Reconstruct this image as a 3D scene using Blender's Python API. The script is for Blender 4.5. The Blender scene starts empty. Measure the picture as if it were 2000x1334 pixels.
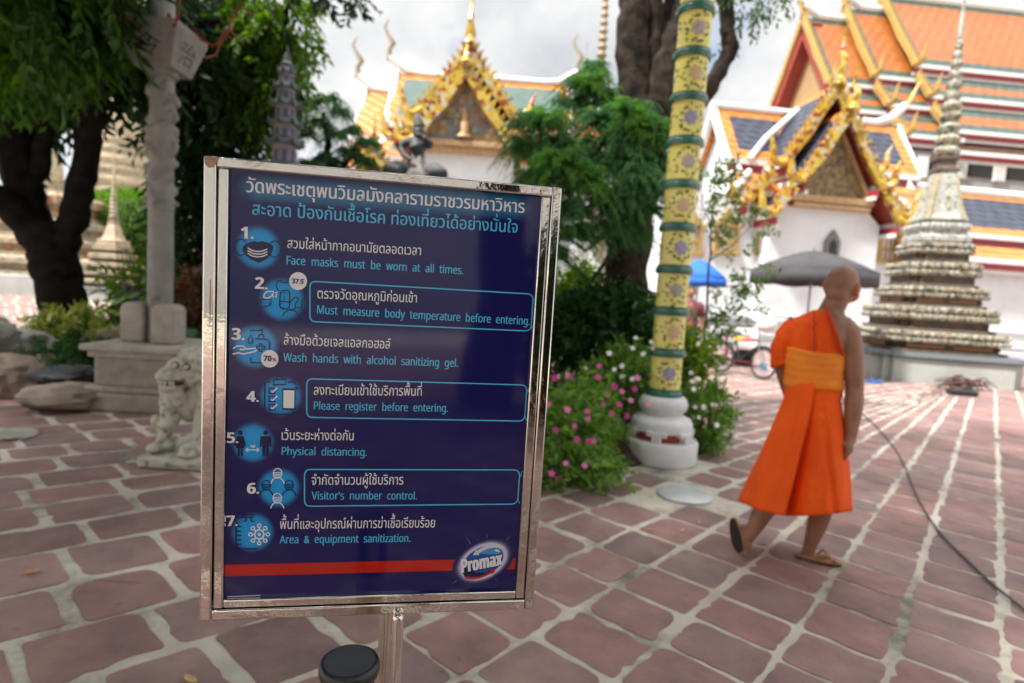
import bpy, bmesh, math, random
import numpy as np
from mathutils import Vector, Matrix, noise

# ------------------------------------------------------------------ scene, camera, light
C = bpy.context.scene
COL = C.collection
PI = math.pi
R = math.radians
FPX, ROLL, PITCH, EYE = 1150.0, R(3.5), R(4.9012), 1.38
SUN_EL, SUN_AZ = R(54), R(-118)          # azimuth measured from +Y towards +X
cam = bpy.data.cameras.new('camera')
cam.lens = FPX / 2000 * 36
cam.sensor_width = 36
cam.clip_start, cam.clip_end = 0.02, 3000
cam_ob = bpy.data.objects.new('camera', cam)
COL.objects.link(cam_ob)
CM = Matrix.Rotation(PI / 2 - PITCH, 3, 'X') @ Matrix.Rotation(ROLL, 3, 'Z')
cam_ob.matrix_world = Matrix.Translation((0, 0, EYE)) @ CM.to_4x4()
cam.dof.use_dof = True
cam.dof.focus_distance = 0.88
cam.dof.aperture_fstop = 3.2
cam.dof.aperture_blades = 9
C.camera = cam_ob
C.view_settings.view_transform = 'Standard'
C.view_settings.look = 'None'
C.view_settings.gamma = 1
C.view_settings.exposure = 1.08
C.cycles.max_bounces = 8
C.cycles.use_denoising = True
C.cycles.sample_clamp_indirect = 4
sundir = Vector((math.sin(SUN_AZ) * math.cos(SUN_EL), math.cos(SUN_AZ) * math.cos(SUN_EL), math.sin(SUN_EL)))
sun = bpy.data.lights.new('sun', 'SUN')
sun.energy = 3.9
sun.angle = R(5)
sun.color = (1.0, 0.965, 0.92)
sun_ob = bpy.data.objects.new('sun', sun)
COL.objects.link(sun_ob)
sun_ob.rotation_euler = sundir.to_track_quat('Z', 'Y').to_euler()
W = bpy.data.worlds.new('World')
C.world = W
W.use_nodes = True
nt = W.node_tree
nt.nodes.clear()
def N(t, tp, **kw):
    n = t.nodes.new(tp)
    for k, v in kw.items():
        if k.startswith('i_'):
            n.inputs[k[2:].replace('_', ' ')].default_value = v
        else:
            setattr(n, k, v)
    return n
out = N(nt, 'ShaderNodeOutputWorld')
sky = N(nt, 'ShaderNodeTexSky', sky_type='NISHITA', sun_disc=False)
sky.sun_elevation = SUN_EL
sky.sun_rotation = SUN_AZ
bg1 = N(nt, 'ShaderNodeBackground')
bg1.inputs[1].default_value = 0.10
nt.links.new(sky.outputs[0], bg1.inputs[0])
tc = N(nt, 'ShaderNodeTexCoord')
sep = N(nt, 'ShaderNodeSeparateXYZ')
nt.links.new(tc.outputs['Generated'], sep.inputs[0])
ad = N(nt, 'ShaderNodeMath', operation='ADD'); ad.inputs[1].default_value = 0.35
nt.links.new(sep.outputs[2], ad.inputs[0])
mx = N(nt, 'ShaderNodeMath', operation='MAXIMUM'); mx.inputs[1].default_value = 0.12
nt.links.new(ad.outputs[0], mx.inputs[0])
cmb = N(nt, 'ShaderNodeCombineXYZ')
for i in (0, 1):
    dv = N(nt, 'ShaderNodeMath', operation='DIVIDE')
    nt.links.new(sep.outputs[i], dv.inputs[0]); nt.links.new(mx.outputs[0], dv.inputs[1])
    nt.links.new(dv.outputs[0], cmb.inputs[i])
n1 = N(nt, 'ShaderNodeTexNoise', i_Scale=2.3, i_Detail=7.0, i_Roughness=0.5, i_Distortion=0.25)
n2 = N(nt, 'ShaderNodeTexNoise', i_Scale=1.9, i_Detail=8.0, i_Roughness=0.56, i_Distortion=0.3)
mp2 = N(nt, 'ShaderNodeMapping'); mp2.inputs[1].default_value = (3.7, 8.1, 2.0)
nt.links.new(cmb.outputs[0], n1.inputs[0])
nt.links.new(cmb.outputs[0], mp2.inputs[0]); nt.links.new(mp2.outputs[0], n2.inputs[0])
cover = N(nt, 'ShaderNodeValToRGB')
cover.color_ramp.elements[0].position, cover.color_ramp.elements[0].color = 0.34, (0, 0, 0, 1)
cover.color_ramp.elements[1].position, cover.color_ramp.elements[1].color = 0.47, (1, 1, 1, 1)
shade = N(nt, 'ShaderNodeValToRGB')
shade.color_ramp.elements[0].position, shade.color_ramp.elements[0].color = 0.36, (0.60, 0.62, 0.66, 1)
shade.color_ramp.elements[1].position, shade.color_ramp.elements[1].color = 0.60, (1.0, 0.99, 0.97, 1)
nt.links.new(n1.outputs[0], cover.inputs[0]); nt.links.new(n2.outputs[0], shade.inputs[0])
bg2 = N(nt, 'ShaderNodeBackground')
zen = N(nt, 'ShaderNodeMapRange', interpolation_type='SMOOTHSTEP')          # overcast: the zenith is brighter than the horizon
zen.inputs['From Min'].default_value, zen.inputs['From Max'].default_value = 0.45, 0.85
zen.inputs['To Min'].default_value, zen.inputs['To Max'].default_value = 0.53, 1.45
nt.links.new(sep.outputs[2], zen.inputs['Value']); nt.links.new(zen.outputs[0], bg2.inputs[1])
nt.links.new(shade.outputs[0], bg2.inputs[0])
ms = N(nt, 'ShaderNodeMixShader')
nt.links.new(cover.outputs[0], ms.inputs[0]); nt.links.new(bg1.outputs[0], ms.inputs[1]); nt.links.new(bg2.outputs[0], ms.inputs[2])
nt.links.new(ms.outputs[0], out.inputs[0])

# ------------------------------------------------------------------ measuring helpers (photo pixel -> world metre)
def ray(px, py):
    return CM @ Vector(((px - 1000) / FPX, -(py - 667) / FPX, -1.0))
def P(px, py, Y):
    d = ray(px, py)
    return Vector((0, 0, EYE)) + d * (Y / d.y)
def G(px, py, z=0.0):
    d = ray(px, py)
    return Vector((0, 0, EYE)) + d * ((z - EYE) / d.z)

# ------------------------------------------------------------------ materials
MATS = {}
def mat(name, col, rough=0.7, metal=0.0, col2=None, nscale=8.0, bump=0.0, bscale=None, coat=0.0, spec=0.5, detail=5.0, ramp=(0.35, 0.65)):
    if name in MATS: return MATS[name]
    m = bpy.data.materials.new(name); MATS[name] = m
    m.use_nodes = True
    t = m.node_tree; b = t.nodes['Principled BSDF']
    b.inputs['Base Color'].default_value = (*col, 1)
    b.inputs['Roughness'].default_value = rough
    b.inputs['Metallic'].default_value = metal
    b.inputs['Coat Weight'].default_value = coat
    b.inputs['Coat Roughness'].default_value = 0.05
    b.inputs['Specular IOR Level'].default_value = spec
    if col2 is not None or bump:
        tcn = N(t, 'ShaderNodeTexCoord')
    if col2 is not None:
        n = N(t, 'ShaderNodeTexNoise', i_Scale=nscale, i_Detail=detail, i_Roughness=0.62)
        r = N(t, 'ShaderNodeValToRGB')
        r.color_ramp.elements[0].position, r.color_ramp.elements[0].color = ramp[0], (*col, 1)
        r.color_ramp.elements[1].position, r.color_ramp.elements[1].color = ramp[1], (*col2, 1)
        t.links.new(tcn.outputs['Object'], n.inputs[0]); t.links.new(n.outputs[0], r.inputs[0])
        t.links.new(r.outputs[0], b.inputs['Base Color'])
    if bump:
        n = N(t, 'ShaderNodeTexNoise', i_Scale=bscale or nscale * 3, i_Detail=6.0, i_Roughness=0.6)
        bp = N(t, 'ShaderNodeBump', i_Strength=bump, i_Distance=0.02)
        t.links.new(tcn.outputs['Object'], n.inputs[0]); t.links.new(n.outputs[0], bp.inputs['Height'])
        t.links.new(bp.outputs[0], b.inputs['Normal'])
    return m
def leafmat(name, dark, light, trans=0.3, rough=0.45):
    if name in MATS: return MATS[name]
    m = bpy.data.materials.new(name); MATS[name] = m
    m.use_nodes = True
    t = m.node_tree; b = t.nodes['Principled BSDF']; o = t.nodes['Material Output']
    g = N(t, 'ShaderNodeNewGeometry')
    r = N(t, 'ShaderNodeValToRGB')
    r.color_ramp.elements[0].position, r.color_ramp.elements[0].color = 0.0, (*dark, 1)
    r.color_ramp.elements[1].position, r.color_ramp.elements[1].color = 1.0, (*light, 1)
    t.links.new(g.outputs['Random Per Island'], r.inputs[0])
    t.links.new(r.outputs[0], b.inputs['Base Color'])
    b.inputs['Roughness'].default_value = rough
    b.inputs['Specular IOR Level'].default_value = 0.22
    tr = N(t, 'ShaderNodeBsdfTranslucent')
    hs = N(t, 'ShaderNodeHueSaturation', i_Saturation=1.15, i_Value=1.5)
    t.links.new(r.outputs[0], hs.inputs['Color']); t.links.new(hs.outputs[0], tr.inputs[0])
    mxs = N(t, 'ShaderNodeMixShader'); mxs.inputs[0].default_value = trans
    t.links.new(b.outputs[0], mxs.inputs[1]); t.links.new(tr.outputs[0], mxs.inputs[2]); t.links.new(mxs.outputs[0], o.inputs[0])
    return m
def tilemat(name, col, col2, sx=9.0):
    """glazed roof tiles in rows (object space: rows along the slope)"""
    if name in MATS: return MATS[name]
    m = mat(name, col, 0.38, col2=col2, nscale=2.0, detail=8)
    t = m.node_tree; b = t.nodes['Principled BSDF']
    tcn = N(t, 'ShaderNodeTexCoord')
    w = N(t, 'ShaderNodeTexWave', i_Scale=sx * 0.15, i_Distortion=0.5, bands_direction='Z')
    w2 = N(t, 'ShaderNodeTexWave', i_Scale=sx * 0.12, i_Distortion=0.4, bands_direction='DIAGONAL')
    a = N(t, 'ShaderNodeMath', operation='ADD')
    bp = N(t, 'ShaderNodeBump', i_Strength=0.55, i_Distance=0.05)
    t.links.new(tcn.outputs['Object'], w.inputs[0]); t.links.new(tcn.outputs['Object'], w2.inputs[0])
    t.links.new(w.outputs['Fac'], a.inputs[0]); t.links.new(w2.outputs['Fac'], a.inputs[1])
    t.links.new(a.outputs[0], bp.inputs['Height']); t.links.new(bp.outputs[0], b.inputs['Normal'])
    src = b.inputs['Base Color'].links[0].from_socket                 # colour follows the tile waves, darker in the troughs
    rr = N(t, 'ShaderNodeMapRange'); rr.inputs['From Max'].default_value = 2.0; rr.inputs['To Min'].default_value = 0.72; rr.inputs['To Max'].default_value = 1.12
    q = N(t, 'ShaderNodeMix', data_type='RGBA', blend_type='MULTIPLY'); q.inputs[0].default_value = 1.0
    t.links.new(a.outputs[0], rr.inputs['Value']); t.links.new(src, q.inputs[6]); t.links.new(rr.outputs[0], q.inputs[7]); t.links.new(q.outputs[2], b.inputs['Base Color'])
    return m
def mosaic(name, cols, scale=14.0, rough=0.5, base=(0.5, 0.45, 0.36)):
    """broken-porcelain flower mosaic: small coloured cells in plaster"""
    if name in MATS: return MATS[name]
    m = mat(name, base, rough, bump=0.35, bscale=scale * 1.6)
    t = m.node_tree; b = t.nodes['Principled BSDF']
    tcn = N(t, 'ShaderNodeTexCoord')
    v = N(t, 'ShaderNodeTexVoronoi', i_Scale=scale, i_Randomness=0.7)
    sp = N(t, 'ShaderNodeSeparateXYZ')
    t.links.new(tcn.outputs['Object'], v.inputs['Vector']); t.links.new(v.outputs['Color'], sp.inputs[0])
    r = N(t, 'ShaderNodeValToRGB'); r.color_ramp.interpolation = 'CONSTANT'
    e = r.color_ramp.elements
    while len(e) < len(cols): e.new(0.5)
    for i, c in enumerate(cols):
        e[i].position = i / len(cols); e[i].color = (*c, 1)
    t.links.new(sp.outputs[0], r.inputs[0])
    n = N(t, 'ShaderNodeTexNoise', i_Scale=3.0, i_Detail=6.0)
    mxc = N(t, 'ShaderNodeMix', data_type='RGBA', blend_type='MULTIPLY'); mxc.inputs[0].default_value = 0.45
    t.links.new(tcn.outputs['Object'], n.inputs[0])
    t.links.new(r.outputs[0], mxc.inputs[6]); t.links.new(n.outputs[0], mxc.inputs[7])
    t.links.new(mxc.outputs[2], b.inputs['Base Color'])
    return m

# ------------------------------------------------------------------ mesh builder
class MB:
    def __init__(s): s.v, s.f, s.m = [], [], []
    def add(s, vs, fs, mi=0):
        o = len(s.v); s.v += [tuple(v) for v in vs]
        s.f += [[i + o for i in f] for f in fs]; s.m += [mi] * len(fs)
        return s
    def box(s, c, d, rz=0.0, mi=0, M=None, taper=1.0):
        x, y, z = d[0] / 2, d[1] / 2, d[2] / 2
        vs = [Vector((sx * x * (taper if sz > 0 else 1), sy * y * (taper if sz > 0 else 1), sz * z)) for sz in (-1, 1) for sy in (-1, 1) for sx in (-1, 1)]
        rot = M if M is not None else Matrix.Rotation(rz, 3, 'Z')
        vs = [rot @ v + Vector(c) for v in vs]
        return s.add(vs, [[0, 2, 3, 1], [4, 5, 7, 6], [0, 1, 5, 4], [2, 6, 7, 3], [0, 4, 6, 2], [1, 3, 7, 5]], mi)
    def tube(s, pts, rad, seg=8, mi=0, cap=True, flat=1.0):
        pts = [Vector(p) for p in pts]
        if not hasattr(rad, '__len__'): rad = [rad] * len(pts)
        o = len(s.v); up = None; n = len(pts)
        for i, p in enumerate(pts):
            t = (pts[min(i + 1, n - 1)] - pts[max(i - 1, 0)])
            t = t.normalized() if t.length > 1e-9 else Vector((0, 0, 1))
            if up is None:
                up = Vector((1, 0, 0)) if abs(t.x) < 0.8 else Vector((0, 1, 0))
            a = (up - t * up.dot(t)).normalized(); b = t.cross(a); up = a
            for k in range(seg):
                an = 2 * PI * k / seg
                s.v.append(tuple(p + (a * math.cos(an) + b * math.sin(an) * flat) * rad[i]))
        for i in range(n - 1):
            for k in range(seg):
                s.f.append([o + i * seg + k, o + i * seg + (k + 1) % seg, o + (i + 1) * seg + (k + 1) % seg, o + (i + 1) * seg + k]); s.m.append(mi)
        if cap:
            s.f.append([o + k for k in range(seg)][::-1]); s.f.append([o + (n - 1) * seg + k for k in range(seg)]); s.m += [mi, mi]
        return s
    def lathe(s, prof, c=(0, 0, 0), seg=24, mi=0, cap=True, sec=None):
        """prof: (radius, z) rows; sec: unit cross-section polygon (default a circle)"""
        if sec is None: sec = [(math.cos(2 * PI * k / seg), math.sin(2 * PI * k / seg)) for k in range(seg)]
        n = len(sec); o = len(s.v)
        for r, z in prof:
            s.v += [(c[0] + r * x, c[1] + r * y, c[2] + z) for x, y in sec]
        for i in range(len(prof) - 1):
            for k in range(n):
                s.f.append([o + i * n + k, o + i * n + (k + 1) % n, o + (i + 1) * n + (k + 1) % n, o + (i + 1) * n + k]); s.m.append(mi)
        if cap:
            s.f.append([o + k for k in range(n)][::-1]); s.f.append([o + (len(prof) - 1) * n + k for k in range(n)]); s.m += [mi, mi]
        return s
    def loft(s, secs, mi=0, cap=True):
        n = len(secs[0]); o = len(s.v)
        for sc in secs: s.v += [tuple(p) for p in sc]
        for i in range(len(secs) - 1):
            for k in range(n):
                s.f.append([o + i * n + k, o + i * n + (k + 1) % n, o + (i + 1) * n + (k + 1) % n, o + (i + 1) * n + k]); s.m.append(mi)
        if cap:
            s.f.append([o + k for k in range(n)][::-1]); s.f.append([o + (len(secs) - 1) * n + k for k in range(n)]); s.m += [mi, mi]
        return s
    def prism(s, poly, y0, y1, mi=0, ax='xz'):
        """extrude a polygon: ax xz -> along y, xy -> along z, yz -> along x"""
        f = {'xz': lambda a, b, c: (a, c, b), 'xy': lambda a, b, c: (a, b, c), 'yz': lambda a, b, c: (c, a, b)}[ax]
        n = len(poly)
        vs = [f(a, b, y0) for a, b in poly] + [f(a, b, y1) for a, b in poly]
        return s.add(vs, [list(range(n))[::-1], [n + k for k in range(n)]] + [[k, (k + 1) % n, n + (k + 1) % n, n + k] for k in range(n)], mi)
    def ball(s, c, r, seg=14, rings=9, mi=0, M=None):
        r = r if hasattr(r, '__len__') else (r, r, r)
        o = len(s.v); vs = []
        for i in range(rings + 1):
            th = PI * i / rings
            for k in range(seg):
                an = 2 * PI * k / seg
                v = Vector((math.sin(th) * math.cos(an) * r[0], math.sin(th) * math.sin(an) * r[1], math.cos(th) * r[2]))
                vs.append((M @ v if M is not None else v) + Vector(c))
        s.v += [tuple(v) for v in vs]
        for i in range(rings):
            for k in range(seg):
                s.f.append([o + i * seg + k, o + (i + 1) * seg + k, o + (i + 1) * seg + (k + 1) % seg, o + i * seg + (k + 1) % seg]); s.m.append(mi)
        return s
    def build(s, name, mats, parent=None, smooth=None, bevel=0.0, loc=None, rz=0.0):
        me = bpy.data.meshes.new(name)
        me.from_pydata(s.v, [], s.f)
        mats = mats if isinstance(mats, (list, tuple)) else [mats]
        for m in mats: me.materials.append(m)
        if len(mats) > 1: me.polygons.foreach_set('material_index', s.m)
        bm = bmesh.new(); bm.from_mesh(me)
        bmesh.ops.recalc_face_normals(bm, faces=bm.faces)
        bm.to_mesh(me); bm.free()
        if smooth is not None:
            me.polygons.foreach_set('use_smooth', [True] * len(me.polygons))
            if smooth > 0: me.set_sharp_from_angle(angle=R(smooth))
        me.update()
        o = bpy.data.objects.new(name, me); COL.objects.link(o)
        if parent: o.parent = parent
        if loc is not None: o.location = loc
        if rz: o.rotation_euler.z = rz
        if bevel:
            b = o.modifiers.new('bevel', 'BEVEL'); b.width = bevel; b.segments = 2; b.limit_method = 'ANGLE'; b.angle_limit = R(40)
        return o
def tag(o, label=None, cat=None, group=None, kind=None):
    if label: o['label'] = label
    if cat: o['category'] = cat
    if group: o['group'] = group
    if kind: o['kind'] = kind
    return o
def thing(name, loc, label, cat, rz=0.0, group=None):
    o = bpy.data.objects.new(name, None); COL.objects.link(o)
    o.empty_display_size = 0.1
    o.location = loc; o.rotation_euler = (0, 0, rz)
    return tag(o, label, cat, group)
def remesh(o, vox, smooth=4, fac=0.5):
    m = o.modifiers.new('remesh', 'REMESH'); m.mode = 'VOXEL'; m.voxel_size = vox; m.use_smooth_shade = True
    if smooth:
        m = o.modifiers.new('smooth', 'SMOOTH'); m.factor = fac; m.iterations = smooth
    return o
def rough_noise(o, strength, size, mid=0.5):
    tx = bpy.data.textures.new('lumps', 'CLOUDS'); tx.noise_scale = size; tx.noise_depth = 3
    m = o.modifiers.new('lumps', 'DISPLACE'); m.texture = tx; m.strength = strength; m.mid_level = mid
    return o

# ------------------------------------------------------------------ foliage
def leaf_mesh(name, pos, dirs, nrm, ln, wd, m, parent=None, fold=0.25, bend=0.15):
    """many small folded leaves (base, two sides, tip) as one mesh; arrays are (n,3)/(n,)"""
    pos = np.asarray(pos, float); dirs = np.asarray(dirs, float); nrm = np.asarray(nrm, float)
    n = len(pos); ln = np.broadcast_to(np.asarray(ln, float), (n,))[:, None]; wd = np.broadcast_to(np.asarray(wd, float), (n,))[:, None]
    d = dirs / np.linalg.norm(dirs, axis=1, keepdims=True)
    s = np.cross(d, nrm); s /= np.linalg.norm(s, axis=1, keepdims=True) + 1e-9
    u = np.cross(s, d)
    mid = pos + d * ln * 0.45
    V = np.empty((n, 4, 3))
    V[:, 0] = pos
    V[:, 1] = mid + s * wd * 0.5 + u * wd * fold
    V[:, 2] = pos + d * ln - u * ln * bend
    V[:, 3] = mid - s * wd * 0.5 + u * wd * fold
    idx = np.arange(n)[:, None] * 4
    tri = np.concatenate([idx + np.array([[0, 1, 2]]), idx + np.array([[0, 2, 3]])], axis=1).reshape(-1, 3)
    me = bpy.data.meshes.new(name)
    me.vertices.add(n * 4); me.vertices.foreach_set('co', V.reshape(-1))
    me.loops.add(len(tri) * 3); me.loops.foreach_set('vertex_index', tri.reshape(-1).astype(np.int32))
    me.polygons.add(len(tri)); me.polygons.foreach_set('loop_start', np.arange(len(tri), dtype=np.int32) * 3)
    me.polygons.foreach_set('loop_total', np.full(len(tri), 3, dtype=np.int32))
    me.materials.append(m); me.update(calc_edges=True); me.validate()
    o = bpy.data.objects.new(name, me); COL.objects.link(o)
    if parent: o.parent = parent
    return o
def unit(rng, n):
    v = rng.normal(size=(n, 3)); return v / np.linalg.norm(v, axis=1, keepdims=True)
def twigs(rng, blobs, leaves=14, tl=0.5, ll=0.14, lw=0.05, droop=0.6, shell=0.5, spread=0.9):
    """blobs: (centre, radii, count) -> leaf arrays for drooping twigs spread through each ellipsoid"""
    Ps, Ds, Ns, Ls, Ws = [], [], [], [], []
    for c, r, cnt in blobs:
        u = unit(rng, cnt)
        rad = shell + (1 - shell) * rng.random((cnt, 1)) ** 0.6
        p0 = np.array(c) + u * rad * np.array(r)
        d = u * 0.8 + unit(rng, cnt) * 0.6; d[:, 2] -= droop * 0.5
        d /= np.linalg.norm(d, axis=1, keepdims=True)
        side = np.cross(d, unit(rng, cnt)); side /= np.linalg.norm(side, axis=1, keepdims=True) + 1e-9
        L = tl * (0.6 + 0.8 * rng.random((cnt, 1)))
        for k in range(leaves):
            t = (k + 0.5) / leaves
            p = p0 + d * L * t; p[:, 2] -= (droop * 0.5 * L[:, 0]) * t * t
            ld = d * (0.7) + side * (spread if k % 2 else -spread) + rng.normal(size=(cnt, 3)) * 0.25
            ld[:, 2] -= droop * (0.3 + 0.7 * t)
            Ps.append(p); Ds.append(ld)
            nn = np.cross(ld, side) + rng.normal(size=(cnt, 3)) * 0.4; nn[:, 2] += 0.3
            Ns.append(nn)
            s = 0.65 + 0.7 * rng.random(cnt)
            Ls.append(ll * s); Ws.append(lw * s)
    return [np.concatenate(a) for a in (Ps, Ds, Ns, Ls, Ws)]
def fronds(rng, clumps, n=36, L=0.5, leaflets=16, ll=0.12, lw=0.022, droop=1.0):
    """clumps of drooping feathery compound leaves: (centre, size)"""
    Ps, Ds, Ns, Ls, Ws = [], [], [], [], []
    for c, sz in clumps:
        az = rng.random(n) * 2 * PI; el = rng.uniform(-0.2, 1.2, n)
        d = np.stack([np.cos(az) * np.cos(el), np.sin(az) * np.cos(el), np.sin(el)], 1)
        side = np.stack([-np.sin(az), np.cos(az), np.zeros(n)], 1)
        LL = L * sz * rng.uniform(0.6, 1.15, n)[:, None]
        for k in range(leaflets):
            t = (k + 1) / leaflets
            p = np.array(c) + d * LL * t; p[:, 2] -= droop * LL[:, 0] * 0.75 * t * t
            tan = d.copy(); tan[:, 2] -= droop * 1.5 * t
            for sg in (-1, 1):
                ld = tan * 0.6 + side * sg * 0.7 + rng.normal(size=(n, 3)) * 0.15
                ld[:, 2] -= 0.45
                Ps.append(p); Ds.append(ld); nn = rng.normal(size=(n, 3)) * 0.3; nn[:, 2] += 1; Ns.append(nn)
                s = sz * (1.15 - 0.6 * t) * rng.uniform(0.7, 1.2, n)
                Ls.append(ll * s); Ws.append(lw * s)
    return [np.concatenate(a) for a in (Ps, Ds, Ns, Ls, Ws)]
def limb(mb, pts, r0, r1, seg=9, wob=0.04, seed=0):
    rng = random.Random(seed); out_p, out_r = [], []
    pts = [Vector(p) for p in pts]
    for i in range(len(pts) - 1):
        for k in range(4):
            t = k / 4
            out_p.append(pts[i].lerp(pts[i + 1], t) + Vector((rng.uniform(-wob, wob), rng.uniform(-wob, wob), 0)) * (1 if (i or k) else 0))
    out_p.append(pts[-1]); n = len(out_p)
    out_r = [(r0 + (r1 - r0) * i / (n - 1)) * rng.uniform(0.93, 1.09) for i in range(n)]
    return mb.tube(out_p, out_r, seg)
# ------------------------------------------------------------------ ground and paving
def terrain_z(x, y):
    """the far left of the court lies about a metre higher"""
    a = min(1, max(0, (y - 9.5) / 14)); b = min(1, max(0, (-x - 1.5) / 3.0))
    a = a * a * (3 - 2 * a); b = b * b * (3 - 2 * b)
    return 0.95 * a * b
mb = MB()
xs = [-400, -150, -70] + [-40 + 2.0 * i for i in range(21)] + [3, 8, 16, 30, 60, 150, 400]
ys = [-400, -100, -30, -8, 0, 4, 8] + [9.5 + 1.0 * i for i in range(16)] + [28, 36, 50, 80, 150, 500]
for y in ys:
    for x in xs: mb.v.append((x, y, terrain_z(x, y) - 0.006))
nx = len(xs)
for j in range(len(ys) - 1):
    for i in range(nx - 1):
        mb.f.append([j * nx + i, j * nx + i + 1, (j + 1) * nx + i + 1, (j + 1) * nx + i]); mb.m.append(0)
m_mortar = mat('mortar', (0.46, 0.415, 0.335), 0.9, col2=(0.62, 0.575, 0.49), nscale=5.0, bump=0.5, bscale=60, ramp=(0.3, 0.7), spec=0.2)
def mortar_stains(m):
    t = m.node_tree; b = t.nodes['Principled BSDF']
    src = b.inputs['Base Color'].links[0].from_socket
    tcn = N(t, 'ShaderNodeTexCoord')
    n = N(t, 'ShaderNodeTexNoise', i_Scale=1.3, i_Detail=9.0, i_Roughness=0.7)
    r = N(t, 'ShaderNodeValToRGB')
    r.color_ramp.elements[0].position, r.color_ramp.elements[0].color = 0.36, (0.35, 0.37, 0.35, 1)
    r.color_ramp.elements[1].position, r.color_ramp.elements[1].color = 0.5, (1, 1, 1, 1)
    q = N(t, 'ShaderNodeMix', data_type='RGBA', blend_type='MULTIPLY'); q.inputs[0].default_value = 1.0
    t.links.new(tcn.outputs['Object'], n.inputs[0]); t.links.new(n.outputs[0], r.inputs[0])
    t.links.new(src, q.inputs[6]); t.links.new(r.outputs[0], q.inputs[7]); t.links.new(q.outputs[2], b.inputs['Base Color'])
mortar_stains(m_mortar)
tag(mb.build('ground', m_mortar, smooth=0), kind='structure')

def slab_mat():
    m = mat('slab', (0.2, 0.1, 0.09), 0.62, spec=0.25)
    t = m.node_tree; b = t.nodes['Principled BSDF']
    tcn = N(t, 'ShaderNodeTexCoord'); g = N(t, 'ShaderNodeNewGeometry')
    r = N(t, 'ShaderNodeValToRGB'); e = r.color_ramp.elements
    e[0].position, e[0].color = 0.0, (0.211, 0.143, 0.136, 1)
    e[1].position, e[1].color = 1.0, (0.302, 0.213, 0.197, 1)
    for p, c in ((0.25, (0.308, 0.178, 0.161, 1)), (0.5, (0.245, 0.171, 0.163, 1)), (0.75, (0.331, 0.191, 0.171, 1))):
        q = e.new(p); q.color = c
    n = N(t, 'ShaderNodeTexNoise', i_Scale=4.0, i_Detail=9.0, i_Roughness=0.65)
    n2 = N(t, 'ShaderNodeTexNoise', i_Scale=14.0, i_Detail=4.0)
    r2 = N(t, 'ShaderNodeValToRGB')
    r2.color_ramp.elements[0].position, r2.color_ramp.elements[0].color = 0.27, (0.60, 0.61, 0.63, 1)
    r2.color_ramp.elements[1].position, r2.color_ramp.elements[1].color = 0.70, (1.20, 1.15, 1.11, 1)
    q1 = N(t, 'ShaderNodeMix', data_type='RGBA', blend_type='MULTIPLY'); q1.inputs[0].default_value = 1.0
    r3 = N(t, 'ShaderNodeValToRGB')                      # dark spots and gum
    r3.color_ramp.elements[0].position, r3.color_ramp.elements[0].color = 0.22, (0.45, 0.43, 0.43, 1)
    r3.color_ramp.elements[1].position, r3.color_ramp.elements[1].color = 0.31, (1, 1, 1, 1)
    q2 = N(t, 'ShaderNodeMix', data_type='RGBA', blend_type='MULTIPLY'); q2.inputs[0].default_value = 1.0
    L = t.links.new
    L(g.outputs['Random Per Island'], r.inputs[0]); L(tcn.outputs['Object'], n.inputs[0]); L(tcn.outputs['Object'], n2.inputs[0])
    L(n.outputs[0], r2.inputs[0]); L(r.outputs[0], q1.inputs[6]); L(r2.outputs[0], q1.inputs[7])
    L(n2.outputs[0], r3.inputs[0]); L(q1.outputs[2], q2.inputs[6]); L(r3.outputs[0], q2.inputs[7]); L(q2.outputs[2], b.inputs['Base Color'])
    nb = N(t, 'ShaderNodeTexNoise', i_Scale=38.0, i_Detail=6.0)
    bp = N(t, 'ShaderNodeBump', i_Strength=0.4, i_Distance=0.012)
    L(tcn.outputs['Object'], nb.inputs[0]); L(nb.outputs[0], bp.inputs['Height']); L(bp.outputs[0], b.inputs['Normal'])
    return m
m_slab = slab_mat()
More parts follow.
